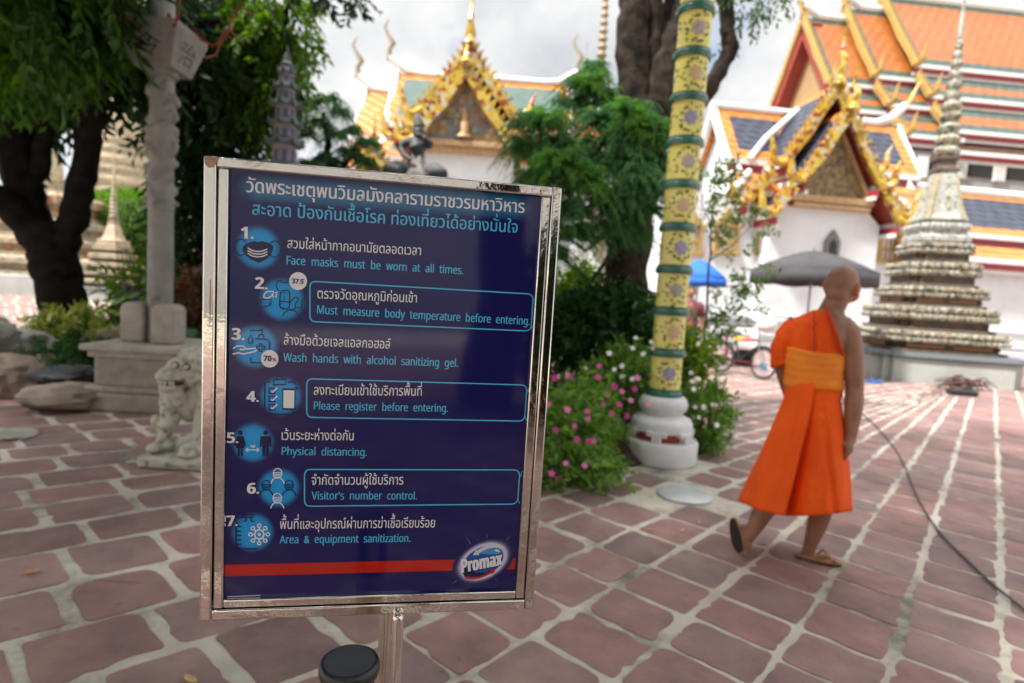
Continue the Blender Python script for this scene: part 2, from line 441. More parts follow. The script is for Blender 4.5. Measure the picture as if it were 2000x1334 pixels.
# strips of sandstone slabs: every strip runs away to the right, its slabs are cut to length as the masons had them
rng = random.Random(7)
def dirv(az): return Vector((math.sin(az), math.cos(az), 0))
D2 = dirv(R(-48))
def strip_az(v):                      # the strips fan slightly towards the left of the court
    t = min(1, max(0, (v + 0.5) / 4.0)); return R(39.0 + 13 * t * t * (3 - 2 * t))
PV0 = Vector((1.3, 2.2, 0))
def pave_pt(u, v): return PV0 + D2 * v + dirv(strip_az(v)) * u
mb = MB()
def slab(cs, fine, left):
    """one slab: wide joint between strips, narrow joint between neighbours of a strip, rounded chipped corners"""
    c = sum(cs, Vector()) / 4
    lines = []
    for i in range(4):
        a, b = cs[i], cs[(i + 1) % 4]
        e = (b - a).normalized(); inn = Vector((-e.y, e.x, 0)); inn = inn if inn.dot(c - a) > 0 else -inn
        g = rng.uniform(0.018, 0.034) if i in (1, 3) and left > 0.5 else (rng.uniform(0.014, 0.027) if i in (0, 2) else rng.uniform(0.010, 0.019))
        tilt = rng.uniform(-0.018, 0.018)
        lines.append((a + inn * g, (e + inn * tilt).normalized(), inn))
    q = []
    for i in range(4):
        (a, e, _), (b, f, _) = lines[i - 1], lines[i]
        k = ((b - a).x * f.y - (b - a).y * f.x) / (e.x * f.y - e.y * f.x)
        q.append(a + e * k)
    pts = []
    for i in range(4):
        p, a, b = q[i], q[i - 1], q[(i + 1) % 4]
        r = rng.choice((0.012, 0.02, 0.03, 0.05)) * rng.uniform(0.7, 1.3) * (1 + 0.9 * left)
        da, db = (a - p).normalized() * r, (b - p).normalized() * r
        n = 4 if fine else 2
        for k in range(n + 1):
            t = k / n; pts.append((p + da) * (1 - t) ** 2 + p * 2 * t * (1 - t) + (p + db) * t * t)
        if fine:
            p0, p1 = pts[-1], b + (p - b).normalized() * 0.05; inn = lines[i][2]
            m = rng.randint(3, 6); bow = rng.uniform(-0.003, 0.004)
            for k in range(1, m):
                t = k / m; pts.append(p0.lerp(p1, t) + inn * (rng.uniform(-0.005, 0.005) - bow * math.sin(PI * t) + (0.014 if rng.random() < 0.08 else 0)))
    z = rng.uniform(-0.004, -0.001); tx, ty = rng.uniform(-0.006, 0.006), rng.uniform(-0.006, 0.006)
    o = len(mb.v)
    tz = lambda p: terrain_z(p.x, p.y) + (p.x - c.x) * tx + (p.y - c.y) * ty
    mb.v += [(p.x, p.y, tz(p) + z) for p in pts]
    lo = [p + (p - c).normalized() * 0.003 for p in pts]
    mb.v += [(p.x, p.y, tz(p) + z - 0.014) for p in lo]
    k = len(pts)
    mb.f.append([o + i for i in range(k)]); mb.m.append(0)
    for i in range(k): mb.f.append([o + i, o + (i + 1) % k, o + k + (i + 1) % k, o + k + i][::-1]); mb.m.append(0)
v = -16.0
edges = []
while v < 34: edges.append(v); v += rng.uniform(0.315, 0.385)
KEEP = []          # places the slabs leave free: (x, y, r)
pole_xy = G(1295, 905); hole_xy = G(1337, 967)
KEEP += [(pole_xy.x, pole_xy.y + 0.15, 0.46), (hole_xy.x, hole_xy.y, 0.27)]
off = 0.0
for j in range(len(edges) - 1):
    v0, v1 = edges[j], edges[j + 1]; vm = (v0 + v1) / 2
    pitch = 0.31 + 0.09 * min(1, max(0, (vm - 0.2) / 2.0))
    off = off * 0.6 + rng.uniform(-0.1, 0.1)
    u = -14.0 + off
    while u < 34:
        du = pitch * rng.uniform(0.86, 1.16)
        w0, w1 = rng.uniform(-0.012, 0.012), rng.uniform(-0.012, 0.012)
        cs = [pave_pt(u, v0 + w0), pave_pt(u + du, v0 + w1), pave_pt(u + du, v1 + w1), pave_pt(u, v1 + w0)]
        u += du
        c = sum(cs, Vector()) / 4
        if c.y < -9.0 or c.y > 24 or abs(c.x) > 1.2 * max(c.y, 0) + (3.2 if c.y > -1 else 6): continue
        if any((c.x - x) ** 2 + (c.y - y) ** 2 < r * r for x, y, r in KEEP): continue
        slab(cs, -0.5 < c.y < 8, min(1, max(0, (vm - 0.2) / 2.0)))
tag(mb.build('paving', m_slab), kind='structure')

# ------------------------------------------------------------------ the information sign on its steel stand
SX, SV, SN = Vector((0.98456, 0.17502, 0.00159)), Vector((-0.00084, 0.0138, -0.9999)), Vector((-0.17502, 0.98447, 0.01373))
ST = Vector((-0.3852, 0.7934, 1.5202))
U0, V0 = 0.232, 1.5203
sign = thing('sign_stand', ST + SX * U0 + SV * V0, 'steel framed sign stand with dark blue hygiene rules poster', 'sign')
sm = Matrix((SX, SN, -SV)).transposed().to_4x4(); sm.translation = ST + SX * U0 + SV * V0
sign.matrix_world = sm
def S(px, py):                          # photo pixel -> poster plane (u, v)
    d = ray(px, py); o = Vector((0, 0, EYE)); k = (ST - o).dot(SN) / d.dot(SN); q = o + d * k - ST
    return q.dot(SX), q.dot(SV)
def L3(u, v, d=0.0): return (u - U0, d, V0 - v)
def S3(px, py, d): return L3(*S(px, py), d)
chrome = mat('polished_steel', (0.74, 0.70, 0.64), 0.07, 1.0, bump=0.10, bscale=5)
def bar(mb, u0, v0, u1, v1, d0, d1): mb.box(((u0 + u1) / 2 - U0, (d0 + d1) / 2, V0 - (v0 + v1) / 2), (u1 - u0, d1 - d0, v1 - v0))
PW, PH = 0.42, 0.5976
mb = MB()
bar(mb, -0.030, -0.0105, -0.0145, 0.627, -0.012, 0.020); bar(mb, 0.4345, -0.0105, 0.4485, 0.627, -0.012, 0.020)
bar(mb, -0.0145, -0.0105, 0.4345, 0.0032, -0.0118, 0.020); bar(mb, -0.0145, 0.6115, 0.4345, 0.627, -0.0118, 0.020)
fr = mb.build('frame', chrome, sign, smooth=30, bevel=0.0022)
mb = MB()
bar(mb, -0.0131, 0.0034, 0.0, 0.6103, -0.0095, 0.018); bar(mb, PW, 0.0034, 0.4335, 0.6103, -0.0095, 0.018)
bar(mb, 0.0002, 0.598, PW - 0.0002, 0.6101, -0.0093, 0.018)
mb.build('inner_frame', chrome, sign, smooth=30, bevel=0.002)
rust = mat('rust_patch', (0.42, 0.22, 0.13), 0.9, col2=(0.60, 0.42, 0.33), nscale=160, bump=0.6, bscale=300)
mb = MB()
pp = [(405, 309), (420, 309), (434, 313), (428, 322), (424, 331), (420, 329), (414, 331), (409, 326), (406, 322)]
mb.v = [S3(x, y, -0.0126) for x, y in pp] + [S3(x, y, -0.0119) for x, y in pp]
k = len(pp); mb.f = [list(range(k))] + [[i, (i + 1) % k, k + (i + 1) % k, k + i] for i in range(k)]; mb.m = [0] * (k + 1)
mb.build('rust_patch', rust, fr)
mb = MB()
pp = [(415.5, 545), (418, 546), (418.5, 580), (417.5, 612), (415, 640), (414.6, 590)]
mb.v = [S3(x, y, -0.0121) for x, y in pp] + [S3(x, y, -0.0116) for x, y in pp]
k = len(pp); mb.f = [list(range(k))] + [[i, (i + 1) % k, k + (i + 1) % k, k + i] for i in range(k)]; mb.m = [0] * (k + 1)
mb.build('tape_strip', mat('brown_tape', (0.62, 0.30, 0.14), 0.6), fr)
mb = MB(); bar(mb, -0.0125, 0.0035, 0.4325, 0.611, 0.0125, 0.0165); mb.build('back_panel', mat('galvanised', (0.45, 0.45, 0.46), 0.4, 0.9), sign)
# two steel tubes carry the frame, standing on a round plate
mb = MB()
mb.tube([L3(0.2255, 0.6275, 0.006), L3(0.2255, V0 - 0.012, 0.006)], 0.0092, 20)
mb.build('pole', chrome, sign, smooth=40)
mb = MB()
mb.tube([L3(0.2440, 0.6205, -0.020), L3(0.2440, 0.6215, -0.020), L3(0.2440, 0.6235, -0.020), L3(0.2440, 0.628, -0.020), L3(0.2440, V0 - 0.012, -0.020)], [0.003, 0.0055, 0.0078, 0.0085, 0.0085], 20)
mb.build('front_pole', chrome, sign, smooth=40)
mb = MB(); mb.lathe([(0.17, 0.001), (0.17, 0.008), (0.155, 0.014), (0.03, 0.022)], seg=40); mb.build('base_plate', chrome, sign, smooth=35)

PR = 0.06
def ink(name, c, rough=PR): return mat('print_' + name, c, rough)
navy, white, cyan, dark = ink('navy', (0.014, 0.0125, 0.10)), ink('white', (0.80, 0.79, 0.82)), ink('cyan', (0.09, 0.52, 0.84)), ink('dark', (0.012, 0.012, 0.062))
red, iblue = ink('red', (0.52, 0.022, 0.014)), ink('blue', (0.02, 0.085, 0.36))
mb = MB(); mb.add([L3(0.0, 0.0032, -0.002), L3(PW, 0.0032, -0.002), L3(PW, PH + 0.001, -0.002), L3(0, PH + 0.001, -0.002)], [[0, 1, 2, 3]])
mb.add([L3(0, 0.0032, 0.001), L3(PW, 0.0032, 0.001), L3(PW, PH, 0.001), L3(0, PH, 0.001)], [[3, 2, 1, 0]])
poster = mb.build('poster', navy, sign)
def glowmat(name, c0, c1):
    m = mat(name, c0, PR); t = m.node_tree
    a = N(t, 'ShaderNodeAttribute', attribute_name='ink'); r = N(t, 'ShaderNodeValToRGB'); r.color_ramp.interpolation = 'EASE'
    r.color_ramp.elements[0].color = (*c0, 1); r.color_ramp.elements[1].color = (*c1, 1)
    t.links.new(a.outputs['Fac'], r.inputs[0]); t.links.new(r.outputs[0], t.nodes['Principled BSDF'].inputs['Base Color'])
    return m
def inked(name, verts, faces, vals, m, parent=None):
    me = bpy.data.meshes.new(name); me.from_pydata(verts, [], faces); me.materials.append(m)
    at = me.attributes.new('ink', 'FLOAT', 'POINT'); at.data.foreach_set('value', vals)
    o = bpy.data.objects.new(name, me); COL.objects.link(o); o.parent = parent or poster
    return o
disc_m = glowmat('print_disc', (0.014, 0.0125, 0.10), (0.014, 0.36, 0.80))
NAVY = (0.014, 0.0125, 0.10)
def glow_disc(px, py, rp, d=-0.0024, m=None, core=0.62, name='icon_disc', sx=1.0, prof=None):
    u, v = S(px, py); u2, _ = S(px + rp, py); r = u2 - u
    prof = prof or [(0, 0.9), (core, 0.8), (0.78, 0.62), (0.9, 0.34), (1.0, 0.12), (1.1, 0.0)]
    vs, vals, fs = [], [], []
    n = 40
    for q, val in prof:
        for k in range(n):
            a = 2 * PI * k / n
            vs.append(L3(u + r * q * math.cos(a) * sx, v - r * q * math.sin(a), d)); vals.append(val)
    for i in range(len(prof) - 1):
        for k in range(n): fs.append([i * n + k, i * n + (k + 1) % n, (i + 1) * n + (k + 1) % n, (i + 1) * n + k])
    return inked(name, vs, fs, vals, m or disc_m)
def islands(nv, faces):
    par = list(range(nv))
    def f(a):
        while par[a] != a: par[a] = par[par[a]]; a = par[a]
        return a
    for fc in faces:
        for q in fc[1:]: par[f(q)] = f(fc[0])
    ids = {}
    return [ids.setdefault(f(i), len(ids)) for i in range(nv)]
_cv = bpy.data.curves.new('lettering', 'FONT'); _co = bpy.data.objects.new('lettering', _cv); COL.objects.link(_co)
_cv.resolution_u = 3
def glyphs(body):
    _cv.body = body
    bpy.context.view_layer.update()
    me = bpy.data.meshes.new_from_object(_co.evaluated_get(bpy.context.evaluated_depsgraph_get()))
    v = [(p.co.x, p.co.y) for p in me.vertices]; f = [list(p.vertices) for p in me.polygons]
    bpy.data.meshes.remove(me)
    return v, f
def inkx(body): return max(p[0] for p in glyphs(body)[0])
UP, TONE = '\u0e31\u0e34\u0e35\u0e36\u0e37', '\u0e48\u0e49\u0e4a\u0e4b\u0e4c'
def layout(body):
    """glyph outlines of a line; tone marks over an upper vowel are raised a step"""
    main, late = '', []
    for ch in body:
        if ch in TONE and main and (main[-1] in UP): late.append((main, ch, 0.19, 0.0))
        elif ch in TONE and main and main[-1] in '\u0e1b\u0e1d\u0e1f': late.append((main, ch, 0.0, -0.11))
        else: main += ch
    V, F = glyphs(main)
    for pre, ch, dy, dx in late:
        adv = inkx(pre + 'l') - inkx('l')
        v, f = glyphs(ch); o = len(V)
        V = V + [(x + adv + dx, y + dy) for x, y in v]; F = F + [[i + o for i in q] for q in f]
    return V, F
def grot(body, bold=True):
    o = ''
    for ch in body:
        if 'A' <= ch <= 'Z': o += chr((0x1D5D4 if bold else 0x1D5A0) + ord(ch) - 65)
        elif 'a' <= ch <= 'z': o += chr((0x1D5EE if bold else 0x1D5BA) + ord(ch) - 97)
        elif '0' <= ch <= '9': o += chr((0x1D7EC if bold else 0x1D7E2) + ord(ch) - 48)
        else: o += ch
    return o
def line(body, a, b, h, m, em, bold=0.018, d=-0.0030, shear=0.0, name='lettering', parent=None, heavy=True):
    """one printed line: a and b are the photo pixels of its baseline ends, h its letter height in pixels (em: that height in the font)"""
    V, F = layout(grot(body, heavy))
    x0, x1 = min(p[0] for p in V), max(p[0] for p in V)
    A, B = Vector(S(*a)), Vector(S(*b))
    hh = (Vector(S((a[0] + b[0]) / 2, (a[1] + b[1]) / 2)) - Vector(S((a[0] + b[0]) / 2, (a[1] + b[1]) / 2 - h))).length
    ex = (B - A); ey = Vector((ex.y, -ex.x)).normalized() * hh / em
    W0 = x1 - x0 + bold
    isl = islands(len(V), F)
    vs, fs = [], []
    for c in range(2 if bold else 1):
        o = len(vs)
        for (x, y), k in zip(V, isl):
            q = A + ex * ((x - x0 + c * bold + shear * y) / W0) + ey * y
            vs.append(L3(q.x, q.y, d - 0.00002 * (k % 7) - 0.00016 * c))
        fs += [[i + o for i in f] for f in F]
    me = bpy.data.meshes.new(name); me.from_pydata(vs, [], fs); me.materials.append(m)
    o = bpy.data.objects.new(name, me); COL.objects.link(o); o.parent = parent or poster
    return o
_S0 = S
def layer(mb, pts, wpx, d, closed=False):
    """a printed stroke through photo pixels"""
    q = [Vector(_S0(*p)) for p in pts]
    if closed: q = q + [q[0]]
    w = wpx * 0.000735 / 2; o = len(mb.v); n = len(q)
    for i, p in enumerate(q):
        if closed: t = (q[1] - q[-2]) if i in (0, n - 1) else q[i + 1] - q[i - 1]
        else: t = q[min(i + 1, n - 1)] - q[max(i - 1, 0)]
        t.normalize(); s = Vector((t.y, -t.x)) * w
        mb.v += [L3(*(p + s), d), L3(*(p - s), d)]
    for i in range(n - 1): mb.f.append([o + 2 * i, o + 2 * i + 1, o + 2 * i + 3, o + 2 * i + 2]); mb.m.append(0)
def fill(mb, pts, d): mb.add([S3(*p, d) for p in pts], [list(range(len(pts)))])
def arc(cx, cy, rx, ry, a0, a1, n=16): return [(cx + rx * math.cos(R(a0 + (a1 - a0) * i / n)), cy - ry * math.sin(R(a0 + (a1 - a0) * i / n))) for i in range(n + 1)]
def rrect(tl, tr, br, bl, r=12, n=5):
    cs = [Vector(tl), Vector(tr), Vector(br), Vector(bl)]; o = []
    for i in range(4):
        p, a, b = cs[i], cs[i - 1], cs[(i + 1) % 4]
        da, db = (a - p).normalized() * r, (b - p).normalized() * r
        for k in range(n + 1):
            t = k / n; o.append(tuple((p + da) * (1 - t) ** 2 + p * 2 * t * (1 - t) + (p + db) * t * t))
    return o
def stamp(name, m, strokes=(), fills=(), d=-0.0032, parent=None):
    mb = MB()
    for f in fills: fill(mb, f, d)
    for i, (pts, w, cl) in enumerate(strokes): layer(mb, pts, w, d - 0.00003 * (i + 1), cl)
    o = mb.build(name, m, parent or poster); return o
# printed glow behind the heading
gm = glowmat('print_glow', NAVY, (0.045, 0.20, 0.36))
vs, fs, vals = [], [], []
nx_, ny_ = 28, 7
for j in range(ny_):
    for i in range(nx_):
        t = i / (nx_ - 1); s = j / (ny_ - 1)
        x = 458 + (1048 - 458) * t; y = 335 + 41 * t + 62 * s
        vs.append(S3(x, y, -0.0022)); e = min(1, t / 0.07, (1 - t) / 0.07); vals.append(max(0, e) * max(0, 1 - abs(2 * s - 1) ** 1.5) * 0.9)
for j in range(ny_ - 1):
    for i in range(nx_ - 1): fs.append([j * nx_ + i, j * nx_ + i + 1, (j + 1) * nx_ + i + 1, (j + 1) * nx_ + i])
inked('heading_glow', vs, fs, vals, gm)
TH, LA, NU = 0.555, 0.714, 0.714
line('วัดพระเชตุพนวิมลมังคลารามราชวรมหาวิหาร', (482, 375.5), (1023.6, 416.5), 20.5, white, TH, 0.035)
line('สะอาด ป้องกันเชื้อโรค ท่องเที่ยวได้อย่างมั่นใจ', (493.7, 419.5), (1009.9, 455.2), 19, cyan, TH, 0.02)
rows = [('1.', (472, 465.5), (497, 466.5), 'สวมใส่หน้ากากอนามัยตลอดเวลา', (562, 484.4), (822, 498.8), 'Face  masks  must  be  worn  at  all  times.', (560.6, 516.2), (904, 535.6)),
        ('2.', (499, 563.6), (524, 564.8), 'ตรวจวัดอุณหภูมิก่อนเข้า', (620.4, 582.3), (814, 591), 'Must  measure  body  temperature  before  entering.', (619.7, 612.2), (1033.6, 634.3)),
        ('3.', (454, 662.6), (479, 663.4), 'ล้างมือด้วยเจลแอลกอฮอล์', (554.9, 672.3), (762.6, 680.6), 'Wash  hands  with  alcohol  sanitizing  gel.', (554, 705), (894, 716)),
        ('4.', (482.4, 783.2), (507, 783.6), 'ลงทะเบียนเข้าใช้บริการพื้นที่', (613.4, 770.2), (823.5, 772.2), 'Please  register  before  entering.', (613.4, 798.8), (874.6, 803.6)),
        ('5.', (444.6, 863.7), (467, 863.7), 'เว้นระยะห่างต่อกัน', (551, 857.9), (691, 859), 'Physical  distancing.', (551, 887.2), (716.7, 889.2)),
        ('6.', (483.6, 962.2), (507.5, 962), 'จำกัดจำนวนผู้ใช้บริการ', (609, 945.6), (787.7, 944.8), 'Visitor\u2019s  number  control.', (609, 974), (813.8, 974)),
        ('7.', (443.8, 1025.5), (466, 1025), 'พื้นที่และอุปกรณ์ผ่านการฆ่าเชื้อเรียบร้อย', (547.5, 1031.4), (849, 1028.3), 'Area  &  equipment  sanitization.', (546.7, 1059.5), (801.3, 1056.5))]
discs = [(505.2, 484.4, 46), (552, 585.2, 46), (499.8, 677, 47), (549, 773, 43), (495.3, 863.7, 43), (545.2, 951.5, 43), (494.5, 1038.4, 43)]
for (num, a, b, th, c, d_, en, e, f), dc in zip(rows, discs):
    glow_disc(*dc)
    line(num, a, b, 22.5 if num in '1.2.3.' else 20.5, white, NU, 0.05, d=-0.0036)
    line(th, c, d_, 15, white, TH, 0.012)
    line(en, e, f, 16 if num in '1.2.3.' else 15.2, cyan, LA, 0.04, heavy=False)
for y, x in ((863.7, 440.4), (1025.5, 439.8)):           # what shows of the figure cut off by the frame
    stamp('figure_edge', white, fills=[[(x, y - 20), (x + 3.2, y - 20), (x + 2.8, y - 8), (x, y - 9)], [(x, y - 5), (x + 2.4, y - 5), (x + 2.4, y), (x, y)]], d=-0.0036)
Z1 = lambda x, y: (390 + x / 2.7778, 290 + y / 2.7778)
Z2 = lambda x, y: (390 + x / 2.565, 700 + y / 2.565)
for cs in ([Z1(600, 720), Z1(1808, 790), Z1(1795, 990), Z1(600, 938)], [Z2(538, 100), Z2(1638, 132), Z2(1625, 312), Z2(538, 293)], [Z2(527, 553), Z2(1603, 556), Z2(1590, 726), Z2(527, 737)]):
    stamp('rule_box', cyan, strokes=[(rrect(*cs), 2.4, True)], d=-0.0028)
    x, y = cs[1]; x2, y2 = cs[2]
    stamp('rule_box_edge', cyan, strokes=[([(x + 4.5, y + 2), (x + 2.2, y + 8), (x + 1.2, y + 14)], 1.4, False)], d=-0.0028)
    stamp('rule_box_edge', cyan, strokes=[([(x2 + 1.2, y2 - 12), (x2 + 2.2, y2 - 6), (x2 + 4.2, y2 - 1)], 1.4, False)], d=-0.0028)
# icons
A = lambda x, y: (440 + x / 4.767, 440 + y / 4.767)
B = lambda x, y: (440 + x / 3.605, 720 + y / 3.605)
AL = lambda *p: [A(*q) for q in p]
BL = lambda *p: [B(*q) for q in p]
stamp('mask_icon', dark, [([A(*p) for p in arc(150, 205, 58, 76, 40, 320)], 2.0, False), ([A(*p) for p in arc(465, 222, 58, 76, -140, 140)], 2.0, False)],
      [AL((170, 240), (165, 205), (200, 168), (240, 158), (272, 148), (310, 156), (352, 148), (400, 162), (450, 192), (450, 220), (435, 265), (390, 315), (320, 350), (250, 322), (200, 285))])
stamp('mask_folds', white, [([A(*p) for p in ((215, 210), (255, 235), (305, 246), (355, 240), (398, 222))], 2.0, False), ([A(*p) for p in ((215, 236), (255, 260), (305, 271), (355, 265), (398, 247))], 2.0, False), ([A(*p) for p in ((215, 262), (255, 285), (305, 296), (355, 290), (398, 272))], 2.0, False)], d=-0.0035)
stamp('thermometer_icon', white, [(AL((362, 672), (372, 635), (395, 615), (455, 615), (440, 655), (405, 680), (362, 672)), 2.2, False), (AL((440, 640), (455, 672)), 2.0, False), (AL((470, 630), (495, 620)), 1.8, False), (AL((474, 645), (490, 647)), 1.8, False), (AL((468, 658), (485, 668)), 1.8, False)])
stamp('hand_icon', dark, [(AL((325, 720), (340, 690), (360, 685), (435, 690), (430, 720), (405, 725)), 1.8, False), (AL((430, 720), (425, 745), (400, 745)), 1.8, False), (AL((325, 765), (400, 752)), 1.8, False)])
stamp('face_icon', dark, [([A(*p) for p in rrect((518, 605), (605, 605), (600, 780), (508, 775), 40)], 2.0, True), (AL((510, 712), (555, 708), (605, 720), (630, 690), (650, 668), (680, 672), (680, 700), (655, 730), (655, 770), (640, 785), (600, 780)), 2.0, False),
      ([A(*p) for p in arc(612, 855, 74, 68, 10, 170)], 2.0, False), (AL((503, 610), (485, 585), (478, 550), (500, 510)), 1.7, False), (AL((510, 510), (535, 530), (590, 532)), 1.7, False), (AL((745, 620), (740, 670), (715, 710), (715, 770), (670, 765)), 1.7, False),
      (AL((540, 630), (555, 622), (572, 630)), 1.6, False), (AL((555, 660), (552, 690)), 1.6, False), (AL((512, 735), (530, 730)), 1.5, False), (AL((540, 770), (552, 760)), 1.5, False)])
def badge(px, py, r, txt, a, b, h):
    mb = MB(); mb.add([S3(px + r * math.cos(2 * PI * k / 36), py - r * math.sin(2 * PI * k / 36), -0.0038) for k in range(36)], [list(range(36))])
    o = mb.build('badge', white, poster)
    line(txt, a, b, h, dark, LA, 0.04, d=-0.0042)
badge(583.3, 549, 17.4, '37.5', (571, 553.3), (594, 554.4), 9.3)
badge(528, 700, 17, '70', (515.8, 704.5), (531.5, 705), 11)
line('%', (533.5, 704.8), (541.5, 705), 6.5, dark, LA, 0.03, d=-0.0042)
line('\u2022', (592.5, 549.5), (595.2, 549.6), 5.0, dark, 0.5, 0.02, d=-0.0042)
stamp('soap_icon', dark, [(AL((238, 990), (240, 975), (345, 980), (345, 1010)), 2.4, False), (AL((320, 972), (362, 972)), 2.4, False), (AL((345, 965), (345, 1018)), 2.4, False), ([A(*p) for p in ((318, 1018), (362, 1018), (362, 1055), (310, 1055), (318, 1018))], 2.4, False), (AL((290, 1055), (375, 1058), (405, 1068), (418, 1090), (415, 1160)), 2.4, False),
      ([A(*p) for p in ((242, 1020), (262, 1060), (258, 1090), (240, 1100), (220, 1090), (218, 1060))], 2.2, True), (AL((242, 1225), (242, 1275), (340, 1278)), 2.4, False),
      (AL((322, 1100), (346, 1100), (346, 1124), (372, 1124), (372, 1150), (346, 1150), (346, 1172), (322, 1172), (322, 1150), (298, 1150), (298, 1124), (322, 1124)), 2.4, True)])
stamp('palm_icon', white, [(AL((78, 1145), (115, 1122), (175, 1122), (195, 1140), (175, 1155), (140, 1152)), 2.4, False), (AL((195, 1150), (290, 1142), (300, 1160), (280, 1172), (230, 1185), (175, 1195), (130, 1185), (75, 1195)), 2.4, False)])
stamp('clipboard_icon', dark, [(BL((320, 92), (282, 95), (280, 315), (485, 318)), 2.6, False), (BL((485, 318), (485, 300)), 2.4, False), (BL((342, 76), (430, 72), (430, 108), (342, 112)), 2.8, True), ([B(*p) for p in arc(386, 72, 24, 22, 0, 180)], 2.4, False), (BL((446, 92), (480, 90), (492, 105)), 2.4, False), (BL((498, 125), (515, 145)), 2.2, False)] +
      [(BL((312, y), (352, y), (352, y + 38), (312, y + 38)), 2.8, True) for y in (134, 192, 250)])
stamp('phone_icon', dark, fills=[[B(*p) for p in rrect((406, 136), (497, 138), (496, 288), (405, 286), 10)]], d=-0.0034)
stamp('phone_screen', white, fills=[BL((414, 148), (490, 150), (488, 275), (412, 273))], d=-0.0037)
stamp('ticks', white, [(BL((328, y + 22), (340, y + 28), (370, y - 4)), 2.6, False) for y in (134, 192, 250)], d=-0.0037)
def person_icon(cx, skirt):
    f = [arc(cx, 447, 17, 17, 0, 360, 20)[:-1]]
    if skirt: f += [[(cx - 22, 470), (cx + 22, 470), (cx + 40, 538), (cx + 28, 540), (cx + 18, 500), (cx + 30, 555), (cx - 30, 555), (cx - 18, 500), (cx - 28, 540), (cx - 42, 538)], [(cx - 18, 556), (cx - 3, 556), (cx - 3, 612), (cx - 16, 612)], [(cx + 4, 556), (cx + 18, 556), (cx + 17, 612), (cx + 5, 612)]]
    else: f += [[(cx - 36, 472), (cx + 36, 472), (cx + 42, 545), (cx + 30, 545), (cx + 26, 500), (cx + 24, 550), (cx - 24, 550), (cx - 26, 500), (cx - 30, 545), (cx - 42, 545)], [(cx - 23, 551), (cx - 3, 551), (cx - 4, 614), (cx - 22, 614)], [(cx + 3, 551), (cx + 23, 551), (cx + 22, 614), (cx + 4, 614)]]
    stamp('person_icon', dark, fills=[[B(*p) for p in q] for q in f])
person_icon(110, True); person_icon(288, False)
stamp('distance_arrow', white, [(BL((155, 567), (236, 567)), 1.9, False), (BL((165, 553), (149, 567), (165, 581)), 1.9, False), (BL((226, 553), (242, 567), (226, 581)), 1.9, False)])
line('1M', B(178, 551), B(216, 551), 5.0, white, LA, 0.05, d=-0.0034)
def visitor(cx, cy, m):
    stamp('visitor_icon', m, [([B(*p) for p in arc(cx, cy, 30, 34, 0, 360, 20)[:-1]], 1.8, True), ([B(*p) for p in arc(cx, cy + 95, 50, 66, 20, 160)], 2.0, False), (BL((cx - 28, cy - 5), (cx + 28, cy - 5)), 1.6, False), (BL((cx - 26, cy + 4), (cx, cy + 8), (cx + 26, cy + 4)), 1.6, False), (BL((cx - 20, cy + 17), (cx + 20, cy + 17)), 1.6, False)])
visitor(372, 732, white); visitor(370, 906, white); visitor(292, 816, dark); visitor(453, 816, dark)
stamp('spray_icon', dark, [(BL((205, 1022), (130, 1026), (112, 1042), (205, 1038)), 2.2, True), (BL((150, 1040), (150, 1068), (130, 1068)), 2.2, False), (BL((185, 1040), (188, 1068), (208, 1068)), 2.2, False), (BL((95, 1075), (80, 1095), (80, 1262), (228, 1262)), 2.6, False)] + [(BL((80, y), (116, y)), 2.4, False) for y in (1105, 1137, 1168, 1199, 1230)])
vir = [([B(*p) for p in arc(243, 1160, 32, 32, 0, 360, 24)[:-1]], 2.8, True)]
for k in range(8):
    a = k * 45
    dx, dy = math.cos(R(a)), -math.sin(R(a))
    vir += [(BL((243 + 34 * dx, 1160 + 34 * dy), (243 + 50 * dx, 1160 + 50 * dy)), 2.4, False), ([B(*p) for p in arc(243 + 61 * dx, 1160 + 61 * dy, 12, 12, 0, 360, 12)[:-1]], 2.2, True)]
stamp('virus_icon', white, vir, [[B(*p) for p in arc(243, 1160, 12, 12, 0, 360, 12)[:-1]]])
# the red band and the oval emblem with its lettering
stamp('red_stripe', red, fills=[[(440.5, 1101.5), (1006.5, 1088.5), (1005, 1110), (440, 1124)]], d=-0.0024)
E_ = lambda x, y: (880 + x / 8.34, 1040 + y / 8.34)
gl = glowmat('print_halo', NAVY, (0.62, 0.58, 0.78))
def oval(cx, cy, a, b, ang, s=1.0, n=40):
    return [(cx + s * (a * math.cos(t) * math.cos(ang) - b * math.sin(t) * math.sin(ang)), cy - s * (a * math.cos(t) * math.sin(ang) + b * math.sin(t) * math.cos(ang))) for t in [2 * PI * k / n for k in range(n)]]
OC = (527, 458, 385, 245, R(28))
vs, fs, vals = [], [], []
for s, val in ((0.9, 1.0), (1.03, 0.95), (1.12, 0.42), (1.24, 0.12), (1.4, 0.0)):
    vs += [S3(*E_(*p), -0.0027) for p in oval(*OC, s)]; vals += [val] * 40
for i in range(4):
    for k in range(40): fs.append([i * 40 + k, i * 40 + (k + 1) % 40, (i + 1) * 40 + (k + 1) % 40, (i + 1) * 40 + k])
inked('emblem_halo', vs, fs, vals, gl)
ray_m = ink('halo_ray', (0.30, 0.27, 0.46))
for (x0, y0), (x1, y1), w in (((365, 235), (215, 5), 1.1), ((570, 160), (600, 0), 1.0), ((800, 205), (985, 35), 1.1), ((450, 195), (430, 90), .8), ((645, 150), (660, 80), .8), ((195, 695), (15, 830), 1.1), ((490, 750), (495, 830), .8), ((670, 670), (770, 800), 1.0), ((320, 260), (255, 160), .8), ((300, 330), (235, 270), .8), ((180, 620), (60, 655), .8), ((790, 590), (925, 625), .8)):
    stamp('halo_ray', ray_m, fills=[[E_(x0 - 8 * w, y0), E_(x1, y1), E_(x0 + 8 * w, y0 + 8)]], d=-0.00262)
